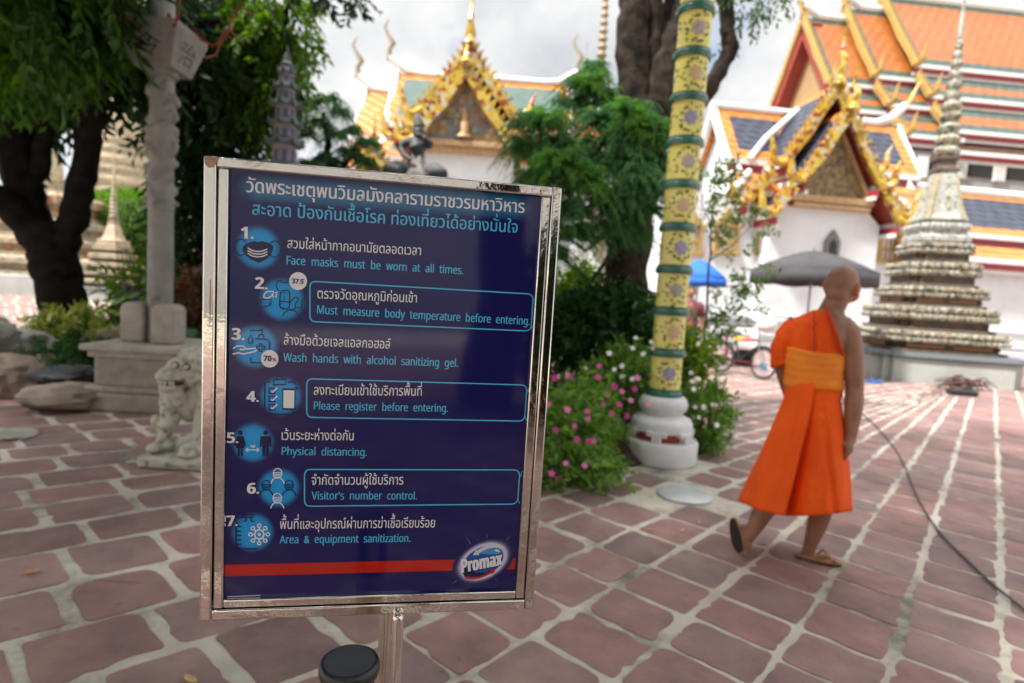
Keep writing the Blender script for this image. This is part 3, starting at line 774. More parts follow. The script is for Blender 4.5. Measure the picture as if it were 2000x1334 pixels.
stamp('emblem_oval', iblue, fills=[[E_(*p) for p in oval(*OC, 0.92)]], d=-0.0029)
stamp('emblem_shade', dark, fills=[[E_(*p) for p in ((195, 610), (235, 560), (420, 640), (560, 640), (640, 600), (690, 590), (640, 640), (480, 700), (330, 716), (215, 690))]], d=-0.0030)
sky_b = ink('sky_blue', (0.05, 0.30, 0.62)); silver = ink('silver', (0.60, 0.64, 0.68))
stamp('emblem_gloss', sky_b, fills=[[E_(*p) for p in ((470, 330), (560, 270), (680, 248), (780, 262), (835, 310), (770, 340), (640, 345))]], d=-0.00305)
stamp('emblem_gleam', silver, fills=[[E_(*p) for p in ((716, 262), (745, 254), (790, 268), (808, 296), (780, 306), (735, 296), (718, 282))]], d=-0.0031)
stamp('emblem_arrow', silver, fills=[[E_(*p) for p in ((360, 355), (408, 265), (416, 284), (500, 235), (600, 195), (720, 172), (800, 185), (845, 225), (856, 300), (832, 268), (780, 240), (700, 236), (590, 255), (500, 300), (450, 330), (470, 352))]], d=-0.00315)
stamp('emblem_swoosh', red, fills=[[E_(*p) for p in ((205, 690), (330, 714), (460, 700), (580, 655), (650, 610), (640, 590), (735, 575), (700, 640), (690, 668), (672, 645), (580, 690), (460, 735), (350, 752), (250, 735))]], d=-0.0032)
mark = line('Promax', E_(190, 655), E_(835, 520), 26, dark, LA, 0.10, d=-0.0034, shear=0.16, name='emblem_word_edge')
mark = line('Promax', E_(172, 640), E_(845, 505), 26, white, LA, 0.10, d=-0.0038, shear=0.16, name='emblem_word')
stamp('paper_edge', ink('paper', (0.45, 0.46, 0.55)), fills=[[(445, 1163), (509.5, 1160), (509, 1162), (445, 1164.6)]], d=-0.0024)
stamp('paper_edge', ink('paper', (0.45, 0.46, 0.55)), fills=[[(452.5, 327.0), (475, 329.0), (475, 330.4), (452.5, 328.4)], [(490, 330.6), (509, 332), (509, 333), (490, 331.6)]], d=-0.0024)
bpy.data.objects.remove(_co)

# ------------------------------------------------------------------ belt post in front of the sign
bp_c = G(683, 1291, 0.955)
post = thing('belt_post', (bp_c.x, bp_c.y, 0), 'steel queue barrier post with flat black cap in front of the sign', 'barrier post')
blk = mat('black_plastic', (0.012, 0.012, 0.014), 0.35, col2=(0.02, 0.02, 0.022), nscale=60)
grey_cap = mat('worn_black_top', (0.06, 0.061, 0.066), 0.42, col2=(0.08, 0.082, 0.087), nscale=40)
mb = MB(); mb.lathe([(0.0285, 0.938), (0.0322, 0.940), (0.0335, 0.944), (0.0335, 0.951), (0.0315, 0.955), (0.0285, 0.9558)], seg=44); mb.build('cap_rim', blk, post, smooth=50)
mb = MB(); mb.lathe([(0.0282, 0.9550), (0.0278, 0.9563), (0.020, 0.9572), (0.0, 0.9576)], seg=44, cap=False); mb.build('cap_top', grey_cap, post, smooth=50)
mb = MB()
for k in range(4):
    a0 = R(90 * k + 45)
    pts = [(0.029 * math.cos(a0 + R(q)), 0.029 * math.sin(a0 + R(q))) for q in (-16, -5, 5, 16)] + [(0.022 * math.cos(a0 + R(q)), 0.022 * math.sin(a0 + R(q))) for q in (16, -16)]
    mb.prism(pts, 0.862, 0.9385, ax='xy')
mb.lathe([(0.0295, 0.850), (0.030, 0.852), (0.030, 0.864), (0.022, 0.866)], seg=36)
mb.build('belt_housing', blk, post, smooth=40)
mb = MB(); mb.lathe([(0.0255, 0.01), (0.0255, 0.9375)], seg=36); mb.build('pole', mat('brass_steel', (0.72, 0.60, 0.44), 0.15, 1.0), post, smooth=40)
mb = MB(); mb.lathe([(0.16, 0.0), (0.16, 0.012), (0.13, 0.03), (0.03, 0.045)], seg=40); mb.build('base', blk, post, smooth=35)

# ------------------------------------------------------------------ small things on the paving
leafm = [mat('dry_leaf_a', (0.55, 0.26, 0.06), 0.6, col2=(0.36, 0.15, 0.04), nscale=30), mat('dry_leaf_b', (0.62, 0.42, 0.18), 0.6, col2=(0.45, 0.26, 0.1), nscale=30)]
def fallen(px, py, ln, rz, curl, m, label):
    g = G(px, py, 0.006)
    mb = MB(); n = 9
    for i in range(n):
        t = i / (n - 1); w = math.sin(PI * t) ** 0.7 * ln * 0.2
        x = (t - 0.5) * ln; z = 0.002 + curl * ln * (2 * t - 1) ** 2
        for s in (-1, -0.5, 0, 0.5, 1): mb.v.append((x, s * w, z + abs(s) * w * 0.35))
    for i in range(n - 1):
        for k in range(4): mb.f.append([i * 5 + k, i * 5 + k + 1, (i + 1) * 5 + k + 1, (i + 1) * 5 + k]); mb.m.append(0)
    mb.tube([(-0.5 * ln, 0, 0.004 + curl * ln), (-0.62 * ln, 0.004, 0.003 + curl * ln * 1.3)], 0.0012, 5)
    o = mb.build('fallen_leaf', m, smooth=0, loc=g, rz=rz); o.modifiers.new('thick', 'SOLIDIFY').thickness = 0.0006
    tag(o, label, 'leaf', 'dry leaves fallen on the paving')
fallen(62, 1118, 0.072, R(24), 0.12, leafm[0], 'curled orange dry leaf on the paving at far left')
fallen(372, 1329, 0.07, R(150), 0.1, leafm[1], 'yellowish dry leaf below the sign at the bottom edge')
fallen(316, 949, 0.03, R(-30), 0.1, leafm[1], 'small tan leaf on the mortar below the stone lion')
fallen(1268, 1034, 0.045, R(5), 0.15, leafm[0], 'orange dry leaf on a slab before the round cover')
fallen(1333, 1036, 0.04, R(40), 0.1, leafm[1], 'pale crumpled leaf beside the orange leaf, left of the monk')
fallen(1366, 1020, 0.035, R(80), 0.1, leafm[1], 'pale tiny leaf just below the round grey cover')
mb = MB(); mb.lathe([(0.192, -0.004), (0.192, 0.012), (0.186, 0.016), (0.0, 0.0165)], seg=48)
cover = mb.build('manhole_cover', mat('cover_metal', (0.50, 0.52, 0.53), 0.42, 0.35, col2=(0.58, 0.60, 0.60), nscale=6), loc=(hole_xy.x, hole_xy.y, 0), smooth=40)
tag(cover, 'round pale grey metal cover set in the paving before the yellow column', 'cover')
cpts = [(1640, 775), (1700, 822), (1740, 866), (1765, 905), (1785, 955), (1808, 1000), (1840, 1045), (1888, 1093), (1940, 1142), (2010, 1198), (2120, 1290)]
cw = [G(x, y, 0.010) for x, y in cpts]
sm_pts = []
for i in range(len(cw) - 1):
    p0, p1, p2, p3 = cw[max(i - 1, 0)], cw[i], cw[i + 1], cw[min(i + 2, len(cw) - 1)]
    for k in range(6):
        t = k / 6; sm_pts.append(0.5 * ((2 * p1) + (p2 - p0) * t + (2 * p0 - 5 * p1 + 4 * p2 - p3) * t * t + (3 * p1 - p0 - 3 * p2 + p3) * t ** 3))
mb = MB(); mb.tube(sm_pts, 0.0065, 8)
tag(mb.build('cable', mat('cable_rubber', (0.05, 0.05, 0.052), 0.6), smooth=60), 'black rubber cable curving across the paving at right', 'cable')
# ------------------------------------------------------------------ temple buildings
class Frame:
    """building frame: origin on the ground, x along the front, y into the building"""
    def __init__(s, px, py, Y, yaw):
        d = ray(px, py); s.o = Vector((d.x * Y / d.y, Y, 0)); s.yaw = yaw
        s.X = Vector((math.cos(yaw), math.sin(yaw), 0)); s.Yv = Vector((-math.sin(yaw), math.cos(yaw), 0))
    def __call__(s, px, py, ly):
        d = ray(px, py); o = Vector((0, 0, EYE)); k = ((s.o - o).dot(s.Yv) + ly) / d.dot(s.Yv); q = o + d * k - s.o
        return q.dot(s.X), q.z
t_orange = tilemat('tiles_orange', (0.40, 0.128, 0.026), (0.31, 0.092, 0.015))
t_green = tilemat('tiles_green', (0.055, 0.11, 0.085), (0.035, 0.07, 0.058))
t_blue = tilemat('tiles_blue', (0.045, 0.055, 0.085), (0.028, 0.035, 0.06))
t_amber = tilemat('tiles_amber', (0.70, 0.25, 0.04), (0.58, 0.18, 0.025))
m_white = mat('lime_plaster', (0.70, 0.715, 0.73), 0.85, col2=(0.62, 0.635, 0.645), nscale=1.2, bump=0.1, bscale=25, detail=9)
m_trim = mat('white_trim', (0.76, 0.75, 0.74), 0.7, col2=(0.66, 0.65, 0.63), nscale=3)
m_redtrim = mat('red_trim', (0.34, 0.03, 0.035), 0.5, col2=(0.27, 0.022, 0.03), nscale=4)
m_soffit = mat('red_soffit', (0.30, 0.045, 0.03), 0.6, col2=(0.22, 0.03, 0.025), nscale=3)
gold = mosaic('gilt_mosaic', [(0.68, 0.45, 0.055), (0.58, 0.35, 0.04), (0.74, 0.52, 0.10), (0.64, 0.41, 0.05), (0.62, 0.55, 0.38), (0.68, 0.47, 0.07), (0.38, 0.20, 0.03), (0.34, 0.06, 0.03)], 7.0, 0.28)
gold.node_tree.nodes['Principled BSDF'].inputs['Metallic'].default_value = 0.35
pale_gold = mat('pale_gilt', (0.60, 0.42, 0.12), 0.3, 0.4, col2=(0.44, 0.27, 0.10), nscale=14, bump=0.5, bscale=26)
m_dim = mat('carved_relief', (0.30, 0.19, 0.07), 0.5, 0.25, col2=(0.09, 0.07, 0.05), nscale=5.5, bump=1.0, bscale=8, ramp=(0.42, 0.58))
m_relief2 = mosaic('mosaic_relief', [(0.32, 0.19, 0.06), (0.10, 0.16, 0.15), (0.42, 0.30, 0.16), (0.16, 0.22, 0.22), (0.30, 0.15, 0.07)], 7.0, 0.4)
m_bronze = mat('bronze_frieze', (0.36, 0.21, 0.10), 0.5, 0.2, col2=(0.48, 0.32, 0.17), nscale=9, bump=0.6, bscale=14)
m_window_gold = mat('window_gilt', (0.52, 0.35, 0.13), 0.4, 0.3, col2=(0.38, 0.22, 0.07), nscale=8, bump=0.5, bscale=20)
m_darkin = mat('dark_interior', (0.03, 0.028, 0.026), 0.8)

def panel(mb, A, Bq, Cq, D, bw, mi=(0, 1)):
    """roof slope A-B (top) C-D (bottom) with a border ring; bw = border widths (top, right, bottom, left) in metres"""
    A, Bq, Cq, D = map(Vector, (A, Bq, Cq, D))
    def at(s, t): return (A.lerp(Bq, s)).lerp(D.lerp(Cq, s), t)
    w = ((A - Bq).length + (D - Cq).length) / 2; h = ((A - D).length + (Bq - Cq).length) / 2
    s0, s1, t0, t1 = bw[3] / w, 1 - bw[1] / w, bw[0] / h, 1 - bw[2] / h
    o = [at(0, 0), at(1, 0), at(1, 1), at(0, 1)]; i = [at(s0, t0), at(s1, t0), at(s1, t1), at(s0, t1)]
    mb.add(i, [[0, 1, 2, 3]], mi[0])
    mb.add(o + i, [[0, 1, 5, 4], [1, 2, 6, 5], [2, 3, 7, 6], [3, 0, 4, 7]], mi[1])
def roof_part(root, T, a0, a1, tiers, mats, bw=0.35, name='roof', sides=(-1, 1), inset=None, eaves=True, under=True):
    """slopes on both sides of a ridge; tiers rows (b_top, z_top, b_bottom, z_bottom); inset(tier, end) shifts the lower corners along the ridge"""
    mb = MB(); evs = []
    for s in sides:
        for k, (b0, z0, b1, z1) in enumerate(tiers):
            l, r = inset(k) if inset else (0, 0)
            n = Vector(T(0, s * (z0 - z1), b1 - b0)); n = n.normalized() * 0.0
            panel(mb, T(a0, s * b0, z0), T(a1, s * b0, z0), T(a1 + r, s * b1, z1), T(a0 - l, s * b1, z1), (bw, bw, bw, bw))
            if under: mb.add([T(a0, s * b0, z0 - 0.16), T(a1, s * b0, z0 - 0.16), T(a1 + r, s * b1, z1 - 0.16), T(a0 - l, s * b1, z1 - 0.16)], [[0, 1, 2, 3]], 2)
            if eaves:
                ev = MB(); evs.append(ev)
                x0, x1 = a0 - l, a1 + r
                for dz, hh, mi, db in ((-0.10, 0.19, 0, 0.0), (-0.30, 0.2, 1, -0.08), (-0.46, 0.13, 0, -0.16)):
                    p = [T(x0, s * (b1 + db - 0.09), z1 + dz - hh / 2), T(x1, s * (b1 + db - 0.09), z1 + dz - hh / 2), T(x1, s * (b1 + db), z1 + dz - hh / 2), T(x0, s * (b1 + db), z1 + dz - hh / 2)]
                    q = [(x, y, z + hh) for x, y, z in p]
                    ev.add(p + q, [[0, 1, 2, 3], [4, 5, 6, 7], [0, 1, 5, 4], [2, 3, 7, 6], [1, 2, 6, 5], [3, 0, 4, 7]], mi)
    r = mb.build(name, mats + [m_soffit], root)
    for ev in evs: ev.build('eave', [m_trim, m_redtrim], r)
    return r
def strip_poly(mb, pts, width, T, d0, d1, s, teeth=None, wave=0.0, mi=0):
    """sloping board in the (b,z) plane between depth d0 and d1, with flame teeth on its upper edge"""
    n = len(pts); up, lo = [], []
    V = [Vector(p) for p in pts]
    for i, p in enumerate(V):
        t = (V[min(i + 1, n - 1)] - V[max(i - 1, 0)]).normalized()
        nn = Vector((-t.y, t.x)); nn = nn if nn.y > 0 else -nn
        up.append(p + nn * 0.02); lo.append(p - nn * (width * (1 + wave * math.sin(i * 1.9))))
    o = len(mb.v)
    for d in (d0, d1):
        for p in up: mb.v.append(T(d, s * p.x, p.y))
        for p in lo: mb.v.append(T(d, s * p.x, p.y))
    for i in range(n - 1):
        for k in (0, 2 * n):
            mb.f.append([o + k + i, o + k + i + 1, o + k + n + i + 1, o + k + n + i]); mb.m.append(mi)
        mb.f.append([o + i, o + i + 1, o + 2 * n + i + 1, o + 2 * n + i]); mb.f.append([o + n + i, o + n + i + 1, o + 3 * n + i + 1, o + 3 * n + i]); mb.m += [mi, mi]
    for i in (0, n - 1):
        mb.f.append([o + i, o + n + i, o + 3 * n + i, o + 2 * n + i]); mb.m.append(mi)
    if teeth:
        sp, hgt = teeth; acc = 0.0
        for i in range(n - 1):
            a, b = up[i], up[i + 1]; L = (b - a).length; e = (b - a) / L
            nn = Vector((-e.y, e.x)); nn = nn if nn.y > 0 else -nn
            while acc < L:
                c = a + e * acc; q = [c - e * sp * 0.45, c + e * sp * 0.45, c + nn * hgt - e * sp * 0.35]
                dm0, dm1 = d0 + (d1 - d0) * 0.25, d0 + (d1 - d0) * 0.75
                mb.add([T(dm0, s * p.x, p.y) for p in q] + [T(dm1, s * p.x, p.y) for p in q], [[0, 1, 2], [3, 4, 5], [0, 1, 4, 3], [1, 2, 5, 4], [2, 0, 3, 5]], mi)
                acc += sp
            acc -= L
def sub(pts, k=5, sag=0.0):
    o = []
    for i in range(len(pts) - 1):
        a, b = Vector(pts[i]), Vector(pts[i + 1])
        for j in range(k):
            t = j / k; p = a.lerp(b, t); p.y -= sag * math.sin(PI * t); o.append(tuple(p))
    o.append(tuple(pts[-1])); return o
def horn(mb, T, d, b, z, s, sc=1.0, mi=0):
    pts = [(b - 0.25, z + 0.12), (b, z - 0.06), (b + 0.22, z - 0.06), (b + 0.38, z + 0.10), (b + 0.40, z + 0.34), (b + 0.46, z + 0.62), (b + 0.58, z + 0.86)]
    pts = [(b + (x - b) * sc, z + (q - z) * sc) for x, q in pts]
    mb.tube([T(d, s * x, q) for x, q in pts], [r * sc for r in (0.10, 0.15, 0.15, 0.13, 0.11, 0.07, 0.015)], 8, mi)
def chofa(mb, T, d, z, h=1.6, sc=1.0, fwd=-0.25):
    mb.tube([T(d, 0, z - 0.1), T(d + fwd * 0.3, 0, z + 0.16 * h), T(d + fwd, 0, z + 0.27 * h), T(d + fwd * 0.75, 0, z + 0.38 * h), T(d + fwd * 0.2, 0, z + 0.5 * h), T(d + fwd * 0.3, 0, z + 0.75 * h), T(d + fwd * 0.9, 0, z + h)],
            [0.15 * sc, 0.17 * sc, 0.10 * sc, 0.095 * sc, 0.06 * sc, 0.035 * sc, 0.012], 8)
def gold_gable(root, T, d, apex, brk, seg2, width=0.26, col=None, seg3=None, teeth=(0.26, 0.26), spire=1.5, sc=1.0, chof=True, apexball=True):
    col = col or gold
    mb = MB()
    for s in (-1, 1):
        strip_poly(mb, sub([(0, apex), brk], 7, 0.10), width, T, d, d + 0.16, s, teeth, 0.12)
        horn(mb, T, d + 0.08, brk[0], brk[1], s, sc)
        strip_poly(mb, sub(seg2, 5, 0.03), width, T, d + 0.01, d + 0.17, s, teeth, 0.12)
        horn(mb, T, d + 0.08, seg2[1][0], seg2[1][1], s, sc)
        if seg3:
            strip_poly(mb, sub(seg3, 4, 0.03), width, T, d + 0.01, d + 0.17, s, teeth, 0.12); horn(mb, T, d + 0.08, seg3[1][0], seg3[1][1], s, sc)
    g = mb.build('bargeboard', col, root, smooth=30)
    if chof:
        m2 = MB(); chofa(m2, T, d + 0.08, apex, spire, sc); m2.build('roof_finial', col, root, smooth=40)
    if apexball:
        m3 = MB(); m3.lathe([(0.02, -0.05), (0.16, 0.0), (0.20, 0.08), (0.15, 0.2), (0.11, 0.26), (0.08, 0.4), (0.02, 0.62)], c=T(d - 0.03, 0, apex - 0.16), seg=12)
        m3.build('apex_finial', col, root, smooth=40)
    return g
def porch_T(x0, y0=0.0): return lambda a, b, z: (x0 + b, y0 + a, z)
def hall_T(x0, y0): return lambda a, b, z: (x0 + a, y0 + b, z)
def gold_window(root, x, y, z0, z1, w):
    mb = MB(); h = z1 - z0
    mb.box((x, y, z0 + 0.06), (w + 0.2, 0.16, 0.12)); mb.box((x, y, z1 - 0.05), (w + 0.16, 0.15, 0.1))
    for sx in (-1, 1): mb.box((x + sx * (w / 2 - 0.05), y, (z0 + z1) / 2), (0.1, 0.13, h - 0.22))
    mb.prism([(x - w / 2, z1), (x + w / 2, z1), (x + w * 0.3, z1 + 0.18), (x, z1 + 0.55), (x - w * 0.3, z1 + 0.18)], y - 0.06, y + 0.05)
    wn = mb.build('window', m_window_gold, root, bevel=0.01)
    mb = MB()
    for k in range(4): mb.box((x - w / 2 + 0.1 + (w - 0.2) * (k + 0.5) / 4, y + 0.02, (z0 + z1) / 2), (0.05, 0.05, h - 0.24))
    mb.box((x, y + 0.02, z0 + h * 0.45), (w - 0.2, 0.06, 0.07)); mb.build('lattice', m_window_gold, wn)
    mb = MB(); mb.box((x, y + 0.07, (z0 + z1) / 2), (w - 0.18, 0.02, h - 0.24)); mb.build('pane', m_trim, wn)

# ---- right: vihara with a gilded porch, blue and amber tiles
FR = Frame(1648, 560, 19.0, R(8))
vih = thing('temple_hall', FR.o, 'white temple hall with gilded porch gable and blue orange roof at right', 'temple', rz=FR.yaw)
AX = -0.36
TP = porch_T(AX)
blue_set = [t_blue, t_amber]
f0 = dict(apex=7.75, brk=(1.40, 5.48), seg2=((1.66, 5.20), (2.26, 4.38)))
f1 = dict(apex=8.75, brk=(1.62, 6.10), seg2=((1.95, 5.75), (2.9, 4.75)))
D1 = 0.75
roof_part(vih, TP, 0.10, 1.8, [(0, 7.72, 1.40, 5.50), (1.62, 5.2, 2.25, 4.38)], blue_set, 0.28, eaves=True)
roof_part(vih, TP, D1 + 0.10, 3.0, [(0, 8.72, 1.62, 6.12), (1.9, 5.75, 2.88, 4.75)], blue_set, 0.3, eaves=True)
gold_gable(vih, TP, 0.0, f0['apex'], f0['brk'], f0['seg2'], width=0.2, spire=1.3)
gold_gable(vih, TP, D1, f1['apex'], f1['brk'], f1['seg2'], width=0.2, spire=1.9)
mb = MB(); mb.prism([(AX - 1.35, 5.05), (AX + 1.35, 5.05), (AX, 7.35)], 0.55, 0.75); mb.build('pediment', m_dim, vih)
mb = MB()
for s in (-1, 1): strip_poly(mb, [(0.0, 7.35), (1.35, 5.08)], 0.13, TP, 0.47, 0.60, s)
mb.build('pediment_frame', m_bronze, vih)
mb = MB(); mb.box((AX, 0.62, 4.93), (2.9, 0.42, 0.22)); mb.box((AX, 0.6, 4.72), (2.75, 0.34, 0.14)); mb.build('frieze', m_bronze, vih, bevel=0.02)
mb = MB()
mb.prism([(AX - 1.95, 0.0), (AX + 1.95, 0.0), (AX + 1.95, 4.25), (AX + 1.35, 4.80), (AX - 1.35, 4.80), (AX - 1.95, 4.25)], 0.7, 2.6)
mb.build('porch_wall', m_white, vih)
mb = MB()
for z, h, e in ((0.12, 0.24, 0.26), (0.40, 0.2, 0.16), (0.95, 0.14, 0.1), (1.1, 0.1, 0.05)):
    mb.box((AX, 1.6, z), (3.9 + 2 * e, 1.85 + 2 * e, h))
mb.build('plinth', m_white, vih, bevel=0.03)
nx0, nz0 = FR(1613, 497, 0.68)
mb = MB(); cx = FR(1625, 470, 0.68)[0]
mb.prism([(cx - 0.25, 3.1), (cx + 0.25, 3.1), (cx + 0.27, 3.62), (cx + 0.16, 3.82), (cx, 4.02), (cx - 0.16, 3.82), (cx - 0.27, 3.62)], 0.60, 0.72)
nw = mb.build('niche_window', mat('grey_stucco', (0.12, 0.12, 0.115), 0.8, col2=(0.2, 0.2, 0.19), nscale=12), vih)
mb = MB(); mb.prism([(cx - 0.13, 3.2), (cx + 0.13, 3.2), (cx + 0.13, 3.55), (cx, 3.72), (cx - 0.13, 3.55)], 0.585, 0.606); mb.build('pane', m_darkin, nw)
# wing behind the porch, ridge along the front
RY = 3.4; TW = hall_T(0, RY)
wx0 = FR(1398, 216, RY)[0]; wx1 = FR(1752, 225, RY)[0]; wz = FR(1480, 218, RY)[1]
wt = [(0, wz, 1.4, wz - 2.05), (1.65, wz - 2.6, 2.3, wz - 3.25)]
roof_part(vih, TW, wx0, wx1, wt, blue_set, 0.4, sides=(-1, 1), under=False)
mb = MB()
n = 14; rp = []
for i in range(n + 1):
    t = i / n; x = wx0 - 0.2 + (wx1 - wx0 + 0.5) * t; z = wz + 0.06 + 0.75 * max(0, (t - 0.84) / 0.16) ** 2
    rp.append((x, RY, z))
mb.tube(rp, 0.15, 8)
mb.build('ridge', m_trim, vih, smooth=50)
mb = MB(); mb.tube([(wx1 + 0.25, RY, wz + 0.75), (wx1 + 0.5, RY, wz + 1.0), (wx1 + 0.62, RY, wz + 1.35), (wx1 + 0.85, RY, wz + 1.8)], [0.12, 0.1, 0.07, 0.02], 8); mb.build('roof_finial', pale_gold, vih, smooth=50)
for xe, dx in ((wx1, 0.0), (wx0, -0.18)):
    for s in (-1, 1):
        mb = MB()
        strip_poly(mb, sub([(0, wz + 0.1), (1.5, wz - 2.1)], 5, 0.1), 0.2, lambda a, b, z: (xe + a, RY + b, z), dx, dx + 0.18, s)
        strip_poly(mb, sub([(1.6, wz - 2.55), (2.4, wz - 3.3)], 4, 0.04), 0.2, lambda a, b, z: (xe + a, RY + b, z), dx, dx + 0.18, s)
        mb.build('bargeboard', m_trim, vih)
    mb = MB(); xi = xe + (-0.35 if dx == 0 else 0.35)
    mb.prism([(RY - 2.25, wz - 3.9), (RY + 2.25, wz - 3.9), (RY + 2.25, wz - 3.4), (RY + 1.35, wz - 2.25), (RY, wz - 0.2), (RY - 1.35, wz - 2.25), (RY - 2.25, wz - 3.4)], xi - 0.06, xi + 0.06, ax='yz'); mb.build('gable_end', m_white, vih)
mb = MB()                                           # white valley rolls between porch and wing
for s in (-1, 1):
    mb.tube([(AX + s * 0.25, RY - 0.9, wz - 0.1), (AX + s * 1.35, RY - 0.85, wz - 1.2), (AX + s * 2.2, RY - 1.45, wz - 2.1)], 0.12, 8)
    mb.tube([(AX + s * 2.3, RY - 1.7, wz - 2.55), (AX + s * 3.05, RY - 2.4, wz - 3.3)], 0.11, 8)
mb.build('valley_roll', m_trim, vih, smooth=50)
mb = MB(); mb.box(((wx0 + wx1) / 2 - 1.2, RY, (wz - 3.45) / 2), (wx1 - wx0 + 2.0, 4.1, wz - 3.5)); mb.build('wall', m_white, vih)
mb = MB()
for z, h, e in ((0.15, 0.3, 0.3), (0.5, 0.25, 0.18), (1.0, 0.14, 0.1)): mb.box(((wx0 + wx1) / 2 - 1.2, RY, z), (wx1 - wx0 + 2.0 + 2 * e, 4.6 + 2 * e, h))
mb.build('wing_plinth', m_white, vih, bevel=0.03)
for px in (1505, 1421, 1350):
    x, z1 = FR(px, 438, RY - 2.1); _, z0 = FR(px, 498, RY - 2.1); gold_window(vih, x, RY - 2.09, z0, z1, 0.85)
x, z1 = FR(1740, 452, RY - 2.1); gold_window(vih, x, RY - 2.09, z1 - 1.1, z1, 0.85)

# ---- right: lower gallery with two tile tiers, and the gallery roof behind it
FG = Frame(1940, 560, 21.0, R(8))
gal = thing('cloister_gallery', FG.o, 'low white cloister wall under two tiers of blue tiles at right edge', 'gallery', rz=FG.yaw)
gz = FG(1940, 381, 2.0)[1]; g1 = FG(1940, 457, 0.4)[1]; g2 = FG(1940, 500, 0.15)[1]; g3 = FG(1940, 514, -0.35)[1]
TG = hall_T(0, 2.0)
roof_part(gal, TG, -3.9, 9.0, [(0, gz, 1.6, g1), (1.85, g1 - 0.5, 2.4, g1 - 0.93)], blue_set, 0.33)
mb = MB(); mb.tube([(-4.0, 2.0, gz + 0.05), (9.1, 2.0, gz + 0.05)], 0.17, 8); mb.build('ridge', m_trim, gal, smooth=50)
mb = MB(); mb.box((2.6, 2.0, (g1 - 1.3) / 2), (12.6, 3.9, g1 - 1.3)); mb.build('wall', m_white, gal)
mb = MB()
for z, h, e in ((0.15, 0.3, 0.3), (0.5, 0.25, 0.18), (1.0, 0.14, 0.1)): mb.box((2.6, 2.0, z), (12.6 + 2 * e, 3.9 + 2 * e, h))
mb.build('plinth', m_white, gal, bevel=0.03)
FB = Frame(1960, 560, 28.0, R(8))
gb = thing('inner_gallery', FB.o, 'inner gallery with green tiles bordered orange behind the blue tiled roof', 'gallery', rz=FB.yaw)
z0 = FB(1960, 347, 2.0)[1]
roof_part(gb, hall_T(0, 2.0), -5.5, 10.0, [(0, z0, 2.2, z0 - 2.6)], [t_green, t_amber], 0.4)
mb = MB(); mb.tube([(-5.6, 2.0, z0 + 0.05), (10.1, 2.0, z0 + 0.05)], 0.18, 8); mb.build('ridge', m_trim, gb, smooth=50)
mb = MB(); mb.box((2.2, 2.0, (z0 - 3.0) / 2), (15.0, 3.6, z0 - 3.0)); mb.build('wall', m_white, gb)

# ---- right back: the great hall, orange roof in telescoped tiers
BH = Frame(1568, 300, 34.0, R(5))
hall = thing('great_hall', BH.o, 'tall great hall with orange tiled roof stacked in tiers and gilded gables', 'temple', rz=BH.yaw)
oset = [t_orange, t_green]
TB = hall_T(0, 0)
tA = [(0, 17.35, 3.0, 12.95), (3.25, 12.3, 4.2, 11.3), (4.5, 10.6, 5.6, 9.5)]
tB = [(0, 18.05, 3.1, 13.45), (3.35, 12.75, 4.4, 11.65), (4.7, 10.95, 5.8, 9.85)]
tC = [(0, 18.85, 3.2, 14.15), (3.5, 13.35, 4.4, 12.25), (4.75, 11.45, 5.8, 10.25), (6.0, 9.45, 6.3, 9.15)]
for (x0, x1, tt) in ((-0.75, 2.2, tA), (1.6, 4.6, tB), (3.7, 24.0, tC)):
    roof_part(hall, TB, x0, x1, tt, oset, 0.42)
for (x0, tt, sp) in ((-0.85, tA, 2.0), (1.5, tB, 2.2), (3.6, tC, 2.2)):
    TX = lambda a, b, z, x0=x0: (x0 + a, b, z)
    gold_gable(hall, TX, 0.0, tt[0][1] + 0.25, (tt[0][2] + 0.1, tt[0][3]), ((tt[1][0], tt[1][1] + 0.15), (tt[1][2] + 0.1, tt[1][3])), width=0.26, col=pale_gold, seg3=((tt[2][0], tt[2][1] + 0.15), (tt[2][2] + 0.1, tt[2][3])), teeth=(0.34, 0.22), spire=sp, sc=0.95, apexball=False)
mb = MB()
for x0, x1, zz, dz in ((-0.7, 2.2, 17.45, 0.0), (1.7, 4.4, 18.15, 0), (3.8, 24.0, 18.95, 0)): mb.tube([(x0, 0, zz + 0.5), (x0 + 0.8, 0, zz + 0.05), (x1, 0, zz)], 0.22, 8)
mb.build('ridge', m_trim, hall, smooth=50)
mb = MB(); mb.prism([(-5.0, 9.5), (5.0, 9.5), (3.9, 11.4), (2.9, 12.9), (0, 16.9), (-2.9, 12.9), (-3.9, 11.4)], 0.05, 0.3, ax='yz'); mb.build('pediment', m_bronze, hall)
mb = MB()
for s in (-1, 1):
    strip_poly(mb, sub([(0, 17.2), (3.0, 12.8)], 4), 0.55, lambda a, b, z: (-0.7 + a, b, z), 0.0, 0.85, s); strip_poly(mb, sub([(3.2, 12.2), (4.2, 11.1)], 3), 0.45, lambda a, b, z: (-0.7 + a, b, z), 0.0, 0.85, s)
mb.build('gable_soffit', m_soffit, hall)
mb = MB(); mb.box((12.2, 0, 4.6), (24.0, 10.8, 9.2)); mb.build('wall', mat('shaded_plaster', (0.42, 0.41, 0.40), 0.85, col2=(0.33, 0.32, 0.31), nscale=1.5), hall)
mb = MB(); mb.box((12.2, -5.42, 8.55), (24.0, 0.1, 0.7)); mb.build('clerestory', m_darkin, hall)
for k in range(12):
    mb = MB(); mb.box((0.8 + 2.0 * k, -5.5, 8.5), (0.55, 0.2, 0.9)); mb.build('pilaster', m_trim, hall)

